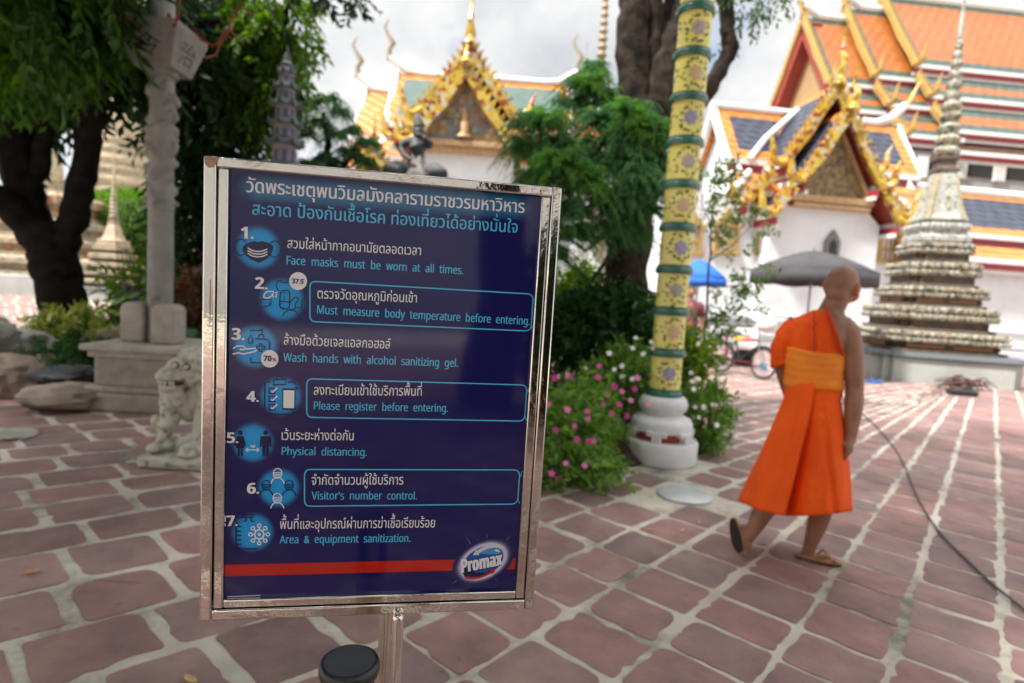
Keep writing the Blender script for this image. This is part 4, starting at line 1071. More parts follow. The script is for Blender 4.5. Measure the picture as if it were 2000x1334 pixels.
# ---- left: vihara with green tiles and a gilded porch gable
FL = Frame(905, 560, 19.0, R(2))
vil = thing('temple_hall', FL.o, 'white temple hall with green tiled roof and golden gable behind the sign', 'temple', rz=FL.yaw)
AL_ = -0.27; TL_ = porch_T(AL_)
green_set = [mat('tiles_jade', (0.10, 0.15, 0.125), 0.4, col2=(0.07, 0.115, 0.095), nscale=2, bump=0.3, bscale=20), t_amber]
roof_part(vil, TL_, 0.1, 3.0, [(0, 8.35, 1.40, 6.4), (1.5, 6.15, 1.9, 5.65)], green_set, 0.28, eaves=False)
roof_part(vil, TL_, 1.3, 5.0, [(0, 9.35, 1.7, 7.1), (1.8, 6.8, 2.4, 6.2)], green_set, 0.3, eaves=False)
gold_gable(vil, TL_, 0.0, 8.45, (1.42, 6.35), ((1.45, 6.35), (1.72, 5.95)), width=0.26, spire=1.0, sc=0.9, chof=False)
gold_gable(vil, TL_, 1.2, 9.5, (1.72, 7.15), ((1.75, 7.1), (2.3, 6.3)), width=0.24, spire=1.9, sc=1.0)
mb = MB(); mb.prism([(AL_ - 1.5, 6.05), (AL_ + 1.5, 6.05), (AL_, 8.1)], 0.45, 0.65); pd = mb.build('pediment', m_relief2, vil)
mb = MB(); mb.tube([(AL_, 0.40, 6.2), (AL_, 0.38, 6.35), (AL_, 0.36, 6.6), (AL_, 0.38, 6.75), (AL_, 0.38, 6.9), (AL_, 0.4, 7.15)], [0.28, 0.16, 0.19, 0.09, 0.11, 0.02], 10); mb.build('figure_relief', m_bronze, pd, smooth=60)
mb = MB()
for s in (-1, 1): strip_poly(mb, [(0.0, 8.15), (1.5, 6.08)], 0.2, TL_, 0.38, 0.50, s)
mb.build('pediment_frame', m_bronze, vil)
mb = MB(); mb.box((AL_, 0.5, 5.98), (3.5, 0.45, 0.18)); mb.box((AL_, 0.55, 5.80), (3.3, 0.3, 0.18)); mb.build('frieze', m_bronze, vil, bevel=0.02)
mb = MB(); mb.box((AL_, 2.8, 2.87), (3.35, 4.2, 5.72)); mb.build('porch_wall', m_white, vil)
HY = 5.0; TH_ = hall_T(0, HY)
lx0 = FL(775, 145, HY)[0]; lx1 = FL(1112, 165, HY)[0]; lz = FL(900, 152, HY)[1]
lt = [(0, lz, 1.9, lz - 2.35), (2.1, lz - 2.95, 3.0, lz - 3.8)]
roof_part(vil, TH_, lx0, lx1, lt, green_set, 0.36)
lt2 = [(0, lz - 0.75, 1.8, lz - 2.9), (2.0, lz - 3.4, 2.8, lz - 4.2)]
roof_part(vil, TH_, lx0 - 1.2, lx0 + 0.1, lt2, [t_amber, t_amber], 0.3)
roof_part(vil, TH_, lx1 - 0.1, lx1 + 1.2, lt2, [t_amber, t_amber], 0.3)
for s, x0, zz in ((-1, lx0, lz), (-1, lx0 - 1.2, lz - 0.75), (1, lx1, lz), (1, lx1 + 1.2, lz - 0.75)):
    TX = lambda a, b, z, x0=x0: (x0 + a, HY + b, z)
    for q in (-1, 1):
        mb = MB()
        strip_poly(mb, sub([(0, zz + 0.15), (1.95, zz - 2.4)], 5, 0.12), 0.24, TX, -0.1, 0.1, q)
        strip_poly(mb, sub([(2.05, zz - 2.9), (3.05, zz - 3.85)], 4, 0.04), 0.22, TX, -0.1, 0.1, q)
        mb.build('bargeboard', m_trim, vil)
mb = MB(); mb.tube([(lx0 - 0.3, HY, lz + 0.55), (lx0 + 0.4, HY, lz + 0.12), (lx0 + 1.0, HY, lz + 0.05), (lx1 - 1.0, HY, lz + 0.05), (lx1 - 0.4, HY, lz + 0.12), (lx1 + 0.3, HY, lz + 0.55)], 0.14, 8)
mb.tube([(lx0 - 1.5, HY, lz - 0.2), (lx0 - 0.9, HY, lz - 0.65), (lx0, HY, lz - 0.72)], 0.13, 8)
mb.build('ridge', m_trim, vil, smooth=50)
m_verd = mat('weathered_finial', (0.22, 0.21, 0.19), 0.6, col2=(0.33, 0.27, 0.16), nscale=6)
for x0, zz in ((lx0 - 0.3, lz + 0.5), (lx0 - 1.5, lz - 0.25), (lx1 + 0.3, lz + 0.5)):
    mb = MB(); mb.tube([(x0, HY, zz), (x0 - 0.05, HY, zz + 0.35), (x0 + 0.1, HY, zz + 0.6), (x0 - 0.12, HY, zz + 0.95), (x0 - 0.25, HY, zz + 1.2), (x0 - 0.1, HY, zz + 1.5)], [0.14, 0.10, 0.13, 0.07, 0.06, 0.02], 8)
    mb.build('roof_finial', m_verd, vil, smooth=50)
mb = MB(); mb.box(((lx0 + lx1) / 2, HY, (lz - 4.0) / 2), (lx1 - lx0 + 1.6, 5.2, lz - 4.0)); mb.build('wall', m_white, vil)
# the small side gable left of the porch
SG = porch_T(AL_ - 3.1, 1.6)
gold_gable(vil, SG, 0.0, 6.15, (0.62, 5.1), ((0.7, 5.0), (1.0, 4.6)), width=0.22, spire=0.9, sc=0.8)
roof_part(vil, SG, 0.1, 2.0, [(0, 6.1, 0.62, 5.1), (0.7, 5.0, 1.0, 4.6)], [t_amber, t_amber], 0.15, eaves=False)
mb = MB(); mb.prism([(AL_ - 3.7, 4.5), (AL_ - 2.5, 4.5), (AL_ - 3.1, 5.8)], 1.9, 2.05); mb.build('side_pediment', m_redtrim, vil)
mb = MB(); mb.box((AL_ - 3.1, 2.8, 2.2), (1.7, 1.7, 4.4)); mb.build('side_wall', m_white, vil)

# ------------------------------------------------------------------ chedis
def redent(k=0.16):
    """unit square section with stepped corners"""
    a, b, c = 1.0, 1.0 - k, 1.0 - 2 * k
    q = [(a, -c), (a, c), (b, c), (b, b), (c, b), (c, a)]
    o = []
    for i in range(4):
        for x, y in q[1:]: o.append((x * math.cos(i * PI / 2) - y * math.sin(i * PI / 2), x * math.sin(i * PI / 2) + y * math.cos(i * PI / 2)))
    return o
mos_cream = mosaic('porcelain_cream', [(0.40, 0.36, 0.27), (0.33, 0.29, 0.20), (0.19, 0.21, 0.14), (0.46, 0.44, 0.37), (0.28, 0.19, 0.12), (0.38, 0.35, 0.28), (0.08, 0.09, 0.07)], 15, 0.45)
mos_white = mosaic('porcelain_white', [(0.48, 0.48, 0.43), (0.42, 0.42, 0.37), (0.52, 0.51, 0.47), (0.27, 0.29, 0.24), (0.46, 0.46, 0.42)], 16, 0.4)
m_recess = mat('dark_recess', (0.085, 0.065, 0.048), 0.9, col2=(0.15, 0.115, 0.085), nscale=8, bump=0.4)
m_terra = mat('terracotta_panel', (0.38, 0.185, 0.085), 0.8, col2=(0.28, 0.14, 0.07), nscale=7)
m_plinth = mat('grey_marble', (0.44, 0.45, 0.42), 0.6, col2=(0.33, 0.35, 0.31), nscale=2.5, detail=9)
m_slate = mat('dark_ledge', (0.09, 0.10, 0.105), 0.6)
def petals(mb, hw, z, w, h, d, sec_k, mi=0):
    """a row of lotus petals round a stepped square course"""
    c = 1.0 - 2 * sec_k
    n = max(3, int(2 * c * hw / w))
    for i in range(4):
        ca, sa = math.cos(i * PI / 2), math.sin(i * PI / 2)
        for face_r, lo, hi in ((1.0, -c, c), (1.0 - sec_k, c, 1 - sec_k), (1.0 - sec_k, -(1 - sec_k), -c)):
            m = max(1, int(round((hi - lo) * hw / w)))
            for j in range(m):
                y = hw * (lo + (hi - lo) * (j + 0.5) / m); x = hw * face_r + d * 0.3
                mb.ball((x * ca - y * sa, x * sa + y * ca, z), (d if i % 2 == 0 else w * 0.46, w * 0.46 if i % 2 == 0 else d, h * 0.5), 8, 5, mi)
def chedi(name, loc, label, rz, sc, cream, white, detail=True, plinth=True, tip=1.0, cat='chedi', ws=1.0, hs_=1.0, bs=1.0):
    t = thing(name, loc, label, cat, rz=rz)
    K = 0.15; sec = redent(K)
    S_ = lambda pr: [(r * sc * ws, z * sc) for r, z in pr]
    if plinth:
        mb = MB(); mb.lathe(S_([(2.25, -0.3), (2.25, 0.50)]), sec=redent(0.1)); mb.build('plinth', m_plinth, t, bevel=0.015 * sc)
        mb = MB(); mb.lathe(S_([(2.33, 0.502), (2.35, 0.54), (2.28, 0.60), (2.16, 0.63)]), sec=redent(0.1)); mb.build('ledge', m_slate, t)
    tiers = [(2.02, 0.63, 1.06), (1.60, 1.06, 1.62), (1.14, 1.62, 2.55)]
    hs = [(2.02, 0.63, 0.55), (1.66, 1.12, 0.62), (1.36, 1.62, 0.58), (1.12, 2.10, 0.62), (0.86, 2.62, 0.5)]
    zc = 0.63
    for k, (hw, h) in enumerate(((2.04, 0.52), (1.72, 0.62), (1.44, 0.50), (1.20, 0.62), (0.98, 0.50))):
        h *= hs_
        z0 = zc; z1 = zc + h; hw0 = hw
        mb = MB()
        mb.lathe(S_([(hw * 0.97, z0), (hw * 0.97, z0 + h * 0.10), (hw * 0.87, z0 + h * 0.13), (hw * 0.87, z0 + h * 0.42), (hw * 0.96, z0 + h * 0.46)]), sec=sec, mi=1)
        mb.lathe(S_([(hw * 0.985, z0 + h * 0.44), (hw * 1.0, z0 + h * 0.50), (hw * 1.0, z0 + h * 0.66), (hw * 0.93, z0 + h * 0.72)]), sec=sec, mi=0)
        mb.lathe(S_([(hw * 0.93, z0 + h * 0.72), (hw * 0.975, z0 + h * 0.78), (hw * 0.95, z0 + h * 0.98), (hw * 0.80, z0 + h * 1.0)]), sec=sec, mi=0)
        if detail:
            hw = hw0 * ws
            petals(mb, hw * 0.97 * sc, (z0 + h * 0.84) * sc, 0.13 * sc, h * 0.30 * sc, 0.05 * sc, K)
            petals(mb, hw * 0.995 * sc, (z0 + h * 0.57) * sc, 0.10 * sc, h * 0.20 * sc, 0.03 * sc, K)
            if k in (0, 2):
                c = 1 - 2 * K
                for i in range(4):
                    ca, sa = math.cos(i * PI / 2), math.sin(i * PI / 2)
                    for q in (-0.5, 0.5):
                        x, y = hw * 0.875 * sc, hw * c * q * sc
                        mb.box((x * ca - y * sa, x * sa + y * ca, (z0 + h * 0.28) * sc), (0.02 * sc, hw * c * 0.80 * sc, h * 0.15 * sc), rz=i * PI / 2, mi=2)
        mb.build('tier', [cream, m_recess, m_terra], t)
        zc = z1
    z = zc                                                   # about 3.4
    mb = MB(); mb.lathe(S_([(0.80, z), (0.86, z + 0.05), (0.86, z + 0.13), (0.74, z + 0.2), (0.74, z + 0.26), (0.80, z + 0.3), (0.78, z + 0.42), (0.62, z + 0.46)]), sec=sec)
    if detail: petals(mb, 0.80 * sc * ws, (z + 0.36) * sc, 0.10 * sc, 0.13 * sc, 0.04 * sc, K)
    mb.build('bell_base', white, t)
    z += 0.46
    bell = [(r_ * (bs if i_ else 1.0), z + dz_) for i_, (r_, dz_) in enumerate([(0.60, 0.0), (0.58, 0.05), (0.52, 0.16), (0.45, 0.36), (0.395, 0.62), (0.335, 0.86), (0.27, 1.05), (0.25, 1.12)])]
    mb = MB(); mb.lathe(S_(bell), sec=sec); mb.build('bell', white, t)
    if detail:
        mb = MB()
        for i in range(4):
            ca, sa = math.cos(i * PI / 2), math.sin(i * PI / 2)
            for y, w in ((0.78, 0.05), (-0.78, 0.05), (0.60, 0.018), (-0.60, 0.018)):
                pts = []
                for r, zz in bell[1:-1]:
                    x_, y_ = r * (1.005 if abs(y) < 0.7 else 0.86) + 0.004, r * y
                    pts.append(((x_ * ca - y_ * sa) * sc * ws, (x_ * sa + y_ * ca) * sc * ws, zz * sc))
                mb.tube(pts, w * 0.5 * sc, 6)
            for zz, hh in ((0.30, 0.2), (0.55, 0.12), (0.8, 0.09)):
                r = np.interp(z + zz, [b[1] for b in bell], [b[0] for b in bell]) + 0.006
                mb.ball((r * ca * sc * ws, r * sa * sc * ws, (z + zz) * sc), (0.035 * sc, 0.035 * sc, hh * 0.5 * sc), 8, 5)
        mb.build('bell_ribs', mat('ochre_rib', (0.42, 0.33, 0.19), 0.6, col2=(0.24, 0.22, 0.13), nscale=9), t, smooth=50)
    z += 1.12
    mb = MB(); mb.lathe(S_([(0.30 * bs, z), (0.30 * bs, z + 0.06), (0.22 * bs, z + 0.1), (0.22 * bs, z + 0.22), (0.29 * bs, z + 0.26), (0.29 * bs, z + 0.31)]), sec=redent(0.12)); mb.build('throne', m_recess if detail else cream, t)
    z += 0.31
    mb = MB(); pr = []
    H_ = 2.45 * tip; nR = 11; zz = z
    for k in range(nR):
        r = (0.235 * (1 - k / nR) ** 0.85 + 0.055) * bs ** 1.5; h = H_ / nR * (1.15 - 0.3 * k / nR)
        pr += [(r * 0.66, zz), (r * 0.95, zz + h * 0.3), (r, zz + h * 0.55), (r * 0.8, zz + h * 0.82), (r * 0.62, zz + h)]
        zz += h
    mb.lathe(S_(pr), seg=14); mb.build('spire_rings', cream, t, smooth=40)
    mb = MB(); mb.lathe(S_([(0.06, zz), (0.085, zz + 0.12), (0.07, zz + 0.55), (0.045, zz + 0.6), (0.075, zz + 0.68), (0.05, zz + 0.78), (0.065, zz + 0.9), (0.035, zz + 1.5), (0.008, zz + 2.3)]), seg=12); mb.build('spire_tip', white, t, smooth=40)
    return t
pr_b = P(1793, 750, 13.3)
chedi('chedi', (pr_b.x, pr_b.y, 0), 'tall chedi with floral porcelain mosaic and ringed spire right of the monk', R(-11), 1.0, mos_cream, mos_white, ws=0.62, hs_=0.85, bs=1.28)
# far chedis on the left
m_oldc = mosaic('old_mosaic', [(0.46, 0.38, 0.26), (0.38, 0.31, 0.22), (0.50, 0.42, 0.30), (0.30, 0.27, 0.20), (0.46, 0.36, 0.24)], 9, 0.7)
m_sand = mat('sandy_plaster', (0.50, 0.41, 0.28), 0.85, col2=(0.36, 0.29, 0.20), nscale=5, bump=0.3)
q = P(222, 505, 17.0)
chedi('chedi', (q.x, q.y, terrain_z(q.x, q.y)), 'small sandy chedi with thin spire in front of the clipped hedge', R(5), 0.42, m_oldc, m_sand, detail=False, tip=1.15)
q = P(368, 515, 18.0)
chedi('chedi', (q.x, q.y, terrain_z(q.x, q.y)), 'small pale chedi half hidden by the carved stone column', R(8), 0.36, m_oldc, m_sand, detail=False)
q = P(1140, 560, 17.5)
chedi('chedi', (q.x, q.y, 0), 'pale chedi base showing between the feathery tree and its trunk', R(0), 0.6, mosaic('pale_mosaic', [(0.62, 0.60, 0.54), (0.56, 0.54, 0.48), (0.40, 0.26, 0.17), (0.62, 0.60, 0.55)], 8, 0.6), mos_white, detail=False, tip=0.7)
def ringed_chedi(px, Y, label, s):
    q = P(px, 505, Y); t = thing('round_chedi', (q.x, q.y, 0.6), label, 'chedi')
    K_ = lambda pr: [(r * s, z * s) for r, z in pr]
    mb = MB(); mb.lathe(K_([(3.0, -1.0), (3.0, 1.2), (2.7, 1.3), (2.7, 2.6), (2.45, 2.7), (2.45, 3.9), (2.2, 4.0), (2.2, 4.6)]), seg=44); mb.build('base', m_sand, t, smooth=30)
    z = 4.6
    for k in range(6):
        r = 2.12 - 0.135 * k; h = 0.62 - 0.02 * k
        mb = MB(); mb.lathe(K_([(r * 0.93, z), (r * 0.97, z + h * 0.2), (r, z + h * 0.42), (r * 0.985, z + h * 0.62), (r * 0.93, z + h * 0.72), (r * 0.90, z + h * 0.74), (r * 0.90, z + h)]), seg=44); mb.build('ring_course', [m_oldc, m_sand][k % 2], t, smooth=30)
        z += h
    mb = MB(); mb.lathe(K_([(1.34, z), (1.32, z + 0.5), (1.26, z + 1.0), (1.12, z + 1.6), (0.9, z + 2.1), (0.6, z + 2.4), (0.5, z + 2.5)]), seg=44); mb.build('bell', m_sand, t, smooth=40)
    z += 2.5; pr = []
    for k in range(14):
        r = 0.5 * (1 - k / 15); pr += [(r * 0.8, z), (r, z + 0.16), (r * 0.8, z + 0.32)]; z += 0.33
    mb = MB(); mb.lathe(K_(pr + [(0.02, z + 1.6)]), seg=20); mb.build('spire', m_oldc, t, smooth=40)
ringed_chedi(236, 34.0, 'large round sandy chedi with ringed courses beyond the hedge', 1.0)
ringed_chedi(84, 31.0, 'round chedi seen through the fork of the dark tree', 0.66)
# low mosaic chedi base at the far left
q = P(75, 560, 19.0)
t = thing('low_chedi', (q.x, q.y, terrain_z(q.x, q.y)), 'broad low mosaic chedi base behind the dark trunk at far left', 'chedi', rz=R(6))
mb = MB(); mb.lathe([(2.95, -0.8), (2.95, 0.25), (2.8, 0.28)], sec=redent(0.1)); mb.build('plinth', m_plinth, t)
for k, (hw, z0, h) in enumerate(((2.7, 0.28, 0.55), (2.35, 0.83, 0.55), (2.0, 1.38, 0.6), (1.7, 1.98, 0.8))):
    mb = MB(); mb.lathe([(hw, z0), (hw, z0 + h * 0.15), (hw * 0.92, z0 + h * 0.2), (hw * 0.92, z0 + h * 0.5), (hw, z0 + h * 0.58), (hw, z0 + h * 0.85), (hw * 0.9, z0 + h)], sec=redent(0.13)); mb.build('tier', [m_oldc, mosaic('orange_mosaic', [(0.45, 0.22, 0.1), (0.5, 0.42, 0.3), (0.36, 0.3, 0.2), (0.42, 0.26, 0.14)], 9, 0.7)][k % 2], t)
# thin spires rising behind the trees
m_spire = mat('spire_bronze', (0.20, 0.14, 0.09), 0.5, 0.3, col2=(0.30, 0.22, 0.13), nscale=8)
def far_spire(px, ptop, Y, w, label, pbase):
    b = P(px, pbase, Y); tp = P(px, ptop, Y)
    t = thing('chedi', (b.x, b.y, 0), label, 'chedi')
    pr = []; z = b.z; n = 12
    for k in range(n):
        r = w * (1 - 0.6 * k / n); h = (tp.z - b.z) / n
        pr += [(r * 0.55, z), (r, z + h * 0.35), (r * 0.9, z + h * 0.5), (r * 0.55, z + h * 0.9)]; z += h
    mb = MB(); mb.lathe(pr + [(0.01, z + 0.8)], seg=14); mb.build('spire', m_spire, t, smooth=40)
    mb = MB(); mb.lathe([(w * 5, 0.0), (w * 5, b.z * 0.15), (w * 4, b.z * 0.17), (w * 4, b.z * 0.3), (w * 3, b.z * 0.4), (w * 1.3, b.z * 0.8), (w * 0.9, b.z)], seg=28); mb.build('base', m_sand, t, smooth=30)
far_spire(1174, -60, 26.0, 0.24, 'thin dark ringed spire rising beside the split tree trunk', 130)
far_spire(1142, 112, 30.0, 0.12, 'short thin spire tip just left of the ringed spire', 150)

# ------------------------------------------------------------------ chinese stone pagoda
q = P(556, 300, 8.3)
t = thing('stone_pagoda', (q.x, q.y, 0), 'slim grey green chinese pagoda with upturned tiered roofs above the sign', 'pagoda', rz=R(20))
m_pag = mat('pagoda_stone', (0.16, 0.19, 0.19), 0.8, col2=(0.10, 0.12, 0.12), nscale=12, bump=0.3)
m_pagw = mat('pagoda_pink', (0.36, 0.28, 0.33), 0.8, col2=(0.28, 0.24, 0.30), nscale=9)
m_pagd = mat('pagoda_blue', (0.08, 0.12, 0.19), 0.7)
oct_ = [(math.cos(PI / 8 + k * PI / 4), math.sin(PI / 8 + k * PI / 4)) for k in range(8)]
lev = [P(556, y, 8.3).z for y in (330, 282, 243, 206, 172, 142)]
lev = [lev[0] - 0.9, lev[0] - 0.45] + lev
wid = [0.235, 0.225, 0.21, 0.195, 0.175, 0.155, 0.13, 0.10]
mb = MB(); mb.lathe([(0.55, 0), (0.55, 0.5), (0.45, 0.55), (0.45, lev[0] + 0.02)], sec=oct_); mb.build('base', m_pag, t)
for k in range(len(lev) - 1):
    z0, z1 = lev[k], lev[k + 1]; w = wid[k] * 0.78
    mb = MB(); mb.lathe([(w, z0), (w * 0.97, z1)], sec=oct_)
    st = mb.build('storey', m_pagw, t)
    mb = MB()
    for i in range(8):
        a = i * PI / 4
        mb.box((w * 0.925 * math.cos(a), w * 0.925 * math.sin(a), z0 + (z1 - z0) * 0.45), (0.02, w * 0.3, (z1 - z0) * 0.55), rz=a)
    mb.build('doorways', m_pagd, st)
    mb = MB(); o = len(mb.v); wr = wid[k + 1] * 1.18 if k + 1 < len(wid) else 0.2
    rows = []
    for r, dz in ((wr * 0.66, 0.09), (wr * 0.9, 0.035), (wr * 1.14, 0.005), (wr * 1.16, -0.022), (wr * 0.7, -0.022)):
        row = []
        for i in range(32):
            a = PI / 8 + 2 * PI * i / 32; c = abs(((i % 4) / 4) - 0.5) * 2
            rr = r * (0.93 + 0.12 * c ** 3); row.append((rr * math.cos(a), rr * math.sin(a), z1 + dz + (0.07 * c ** 4 if r > wr * 0.95 else 0)))
        rows.append(row)
    mb.loft(rows); mb.build('roof', m_pag, st, smooth=30)
zt = lev[-1]
mb = MB(); mb.lathe([(0.10, zt), (0.08, zt + 0.08), (0.10, zt + 0.1), (0.04, zt + 0.16), (0.05, zt + 0.2), (0.015, zt + 0.28), (0.005, zt + 0.36)], seg=12); mb.build('finial', m_pag, t, smooth=40)
# ------------------------------------------------------------------ carved stone lamp column on its pedestal
PXY = lambda px, py, Y: (lambda q: (q.x, q.y))(P(px, py, Y))
m_granite = mat('granite', (0.36, 0.32, 0.275), 0.85, col2=(0.27, 0.235, 0.20), nscale=9, bump=0.35, bscale=45, detail=9)
m_stone_g = mat('grey_stone', (0.30, 0.29, 0.27), 0.85, col2=(0.21, 0.205, 0.19), nscale=6, bump=0.4, bscale=30, detail=9)
m_ledge = mat('worn_ledge', (0.44, 0.39, 0.345), 0.85, col2=(0.30, 0.27, 0.24), nscale=5, bump=0.3, bscale=40, detail=9)
cx_, cy_ = PXY(312, 690, 6.05)
colm = thing('lamp_column', (cx_, cy_, 0), 'carved grey stone lamp column with chinese characters on its capital, on a granite pedestal', 'lamp column', rz=R(3))
mb = MB(); mb.box((0.02, 0, 0.085), (1.04, 1.06, 0.17)); mb.box((0.02, 0, 0.20), (0.96, 0.98, 0.06)); mb.build('step', m_granite, colm, bevel=0.02)
mb = MB(); mb.box((0.02, 0, 0.37), (0.82, 0.86, 0.29)); mb.build('dado', m_granite, colm, bevel=0.02)
mb = MB(); mb.box((0.02, 0, 0.545), (0.90, 0.93, 0.07)); mb.box((0.02, 0, 0.605), (1.0, 1.02, 0.06)); mb.build('pedestal_top', m_ledge, colm, bevel=0.015)
for bx, by in ((-0.20, -0.02), (0.155, -0.13)):
    mb = MB(); w, h = 0.235, 0.40
    prof = [(-w / 2, 0), (w / 2, 0), (w / 2, h * 0.86), (w * 0.40, h * 0.95), (w * 0.22, h), (-w * 0.22, h), (-w * 0.40, h * 0.95), (-w / 2, h * 0.86)]
    mb.prism([(bx + a, 0.636 + b) for a, b in prof], by - 0.13, by + 0.13); mb.build('clamp_stone', m_ledge, colm, bevel=0.025)
zc = [P(330, y, 6.05).z for y in (410, 148, 132, 58)]
mb = MB(); mb.lathe([(0.118, 0.636), (0.118, 1.5), (0.112, zc[0])], seg=26); mb.build('shaft', m_stone_g, colm, smooth=50)
# the carved length: a dragon coiling up the shaft
rng = random.Random(3)
mb = MB(); mb.lathe([(0.112, zc[0] - 0.03), (0.120, zc[0]), (0.112, zc[0] + 0.1), (0.112, zc[1])], seg=26)
n = 90
cp, cr = [], []
for i in range(n + 1):
    t = i / n; a = t * 2 * PI * 2.6 + 1.0
    rr = 0.118 + 0.012 * math.sin(i * 1.1); cp.append((rr * math.cos(a), rr * math.sin(a), zc[0] + 0.08 + (zc[1] - zc[0] - 0.16) * t)); cr.append(0.030 + 0.010 * math.sin(i * 0.7) - 0.008 * t)
mb.tube(cp, cr, 8)
for i in range(60):
    a = rng.uniform(0, 2 * PI); z = rng.uniform(zc[0] + 0.05, zc[1] - 0.08)
    mb.ball((0.125 * math.cos(a), 0.125 * math.sin(a), z), (rng.uniform(0.025, 0.05), rng.uniform(0.025, 0.05), rng.uniform(0.02, 0.06)), 8, 6)
cv = mb.build('dragon_carving', m_stone_g, colm); remesh(cv, 0.013, 2)
for z in (P(312, 575, 6.0).z,):
    mb = MB(); mb.ball((0.02, -0.115, z), (0.04, 0.03, 0.05), 10, 7); mb.ball((0.0, -0.118, z - 0.09), (0.05, 0.03, 0.03), 10, 7); mb.build('boss', m_stone_g, colm, smooth=0)
mb = MB(); mb.lathe([(0.14, zc[1] - 0.02), (0.15, zc[1] + 0.03), (0.15, zc[2])], seg=26); mb.build('neck', m_stone_g, colm, smooth=40)
sq = [(math.cos(R(q)), math.sin(R(q))) for q in (0, 90, 180, 270)]
capz = R(-47)
caps = [(math.cos(capz + k * PI / 2), math.sin(capz + k * PI / 2)) for k in range(4)]
mb = MB(); mb.lathe([(0.27, zc[2] - 0.05), (0.42, zc[3] - 0.06), (0.425, zc[3])], sec=caps)
cap = mb.build('capital', m_stone_g, colm, bevel=0.015)
_cv = bpy.data.curves.new('lettering', 'FONT'); _co = bpy.data.objects.new('lettering', _cv); COL.objects.link(_co); _cv.resolution_u = 3
for ch, k in (('令', 3), ('治', 0)):
    V, F = glyphs(ch)
    x0, x1 = min(p[0] for p in V), max(p[0] for p in V); y0, y1 = min(p[1] for p in V), max(p[1] for p in V)
    a0 = capz + k * PI / 2; a1 = a0 + PI / 2
    def facept(s, t):                      # s along the face, t up
        r = (0.27 + 0.15 * t) * 1.012
        p0 = Vector((r * math.cos(a0), r * math.sin(a0), 0)); p1 = Vector((r * math.cos(a1), r * math.sin(a1), 0))
        q = p0.lerp(p1, s); q.z = zc[2] - 0.05 + (zc[3] - zc[2] - 0.01) * t; return q
    vs = [facept(0.5 + ((x - x0) / (x1 - x0) - 0.5) * 0.52, 0.5 + ((y - y0) / (y1 - y0) - 0.5) * 0.58) for x, y in V]
    mb = MB(); mb.add(vs, F); mb.build('carved_character', mat('carved_shadow', (0.085, 0.08, 0.07), 0.9), cap)
bpy.data.objects.remove(_co)
mb = MB(); mb.lathe([(0.105, zc[3]), (0.105, zc[3] + 2.2)], seg=24); mb.build('metal_pole', mat('grey_paint', (0.36, 0.37, 0.37), 0.5, col2=(0.30, 0.31, 0.31), nscale=5), colm, smooth=40)
m_redi = mat('red_iron', (0.30, 0.045, 0.03), 0.6, col2=(0.22, 0.035, 0.025), nscale=12)
for a in (R(5), R(60), R(125), R(180), R(240), R(310)):
    ca, sa = math.cos(a), math.sin(a)
    prof = [(0.20, zc[3] - 0.03), (0.23, zc[3] + 0.09), (0.28, zc[3] + 0.05), (0.36, zc[3] - 0.06), (0.47, zc[3] - 0.10), (0.58, zc[3] - 0.03), (0.63, zc[3] + 0.12), (0.66, zc[3] + 0.26), (0.74, zc[3] + 0.32), (0.82, zc[3] + 0.24)]
    mb = MB(); mb.tube([(r * ca, r * sa, z) for r, z in prof], 0.011, 7); mb.build('lamp_bracket', m_redi, colm, smooth=60)

# ------------------------------------------------------------------ stone guardian lion
lg = G(338, 912)
lion = thing('guardian_lion', (lg.x, lg.y + 0.12, 0), 'weathered pale stone guardian lion statue half behind the sign', 'statue', rz=R(0))
m_lion = mat('lion_stone', (0.58, 0.56, 0.46), 0.8, col2=(0.09, 0.10, 0.09), nscale=16, bump=0.7, bscale=55, detail=10, ramp=(0.50, 0.72))
KX = 0.00368 / 4.444
def LP(x, y, d=0.0): return ((x - 345) * KX, d, (1215 - y) * KX + 0.01)
mb = MB()
def lb(x, y, d, rx, ry, rz_, M=None): mb.ball(LP(x, y, d), (rx, ry, rz_), 16, 11, M=M)
lb(430, 640, 0.17, 0.15, 0.20, 0.19); lb(470, 760, 0.26, 0.17, 0.22, 0.20)                 # chest and body behind
lb(520, 900, 0.40, 0.20, 0.22, 0.20); lb(360, 690, 0.10, 0.12, 0.12, 0.16)
lb(420, 400, 0.02, 0.125, 0.14, 0.125); lb(350, 380, -0.06, 0.085, 0.10, 0.075)              # skull, brow
lb(300, 425, -0.115, 0.072, 0.075, 0.048); lb(262, 445, -0.145, 0.045, 0.05, 0.034); lb(330, 455, -0.12, 0.08, 0.07, 0.026)   # muzzle, nose, lip
lb(290, 545, -0.10, 0.068, 0.065, 0.042); lb(310, 600, -0.06, 0.06, 0.05, 0.07); lb(322, 665, -0.04, 0.042, 0.04, 0.06)   # jaw, beard
lb(330, 500, -0.03, 0.075, 0.05, 0.05); lb(452, 470, -0.05, 0.06, 0.06, 0.06)
lb(372, 340, -0.125, 0.035, 0.03, 0.024); lb(455, 350, -0.09, 0.036, 0.03, 0.026)
mb.tube([LP(560, 600, 0.06), LP(555, 720, 0.02), LP(525, 870, -0.02), LP(525, 1000, -0.05), LP(520, 1080, -0.06)], [0.085, 0.085, 0.062, 0.052, 0.06], 14)
lb(490, 1075, -0.11, 0.075, 0.085, 0.052); 
for k in range(4): lb(440 + 34 * k, 1095, -0.175, 0.018, 0.03, 0.022)
mb.tube([LP(215, 660, 0.08), LP(225, 760, 0.03), LP(230, 870, 0.0), LP(200, 980, -0.02), LP(180, 1080, -0.03)], [0.075, 0.08, 0.062, 0.044, 0.045], 14)
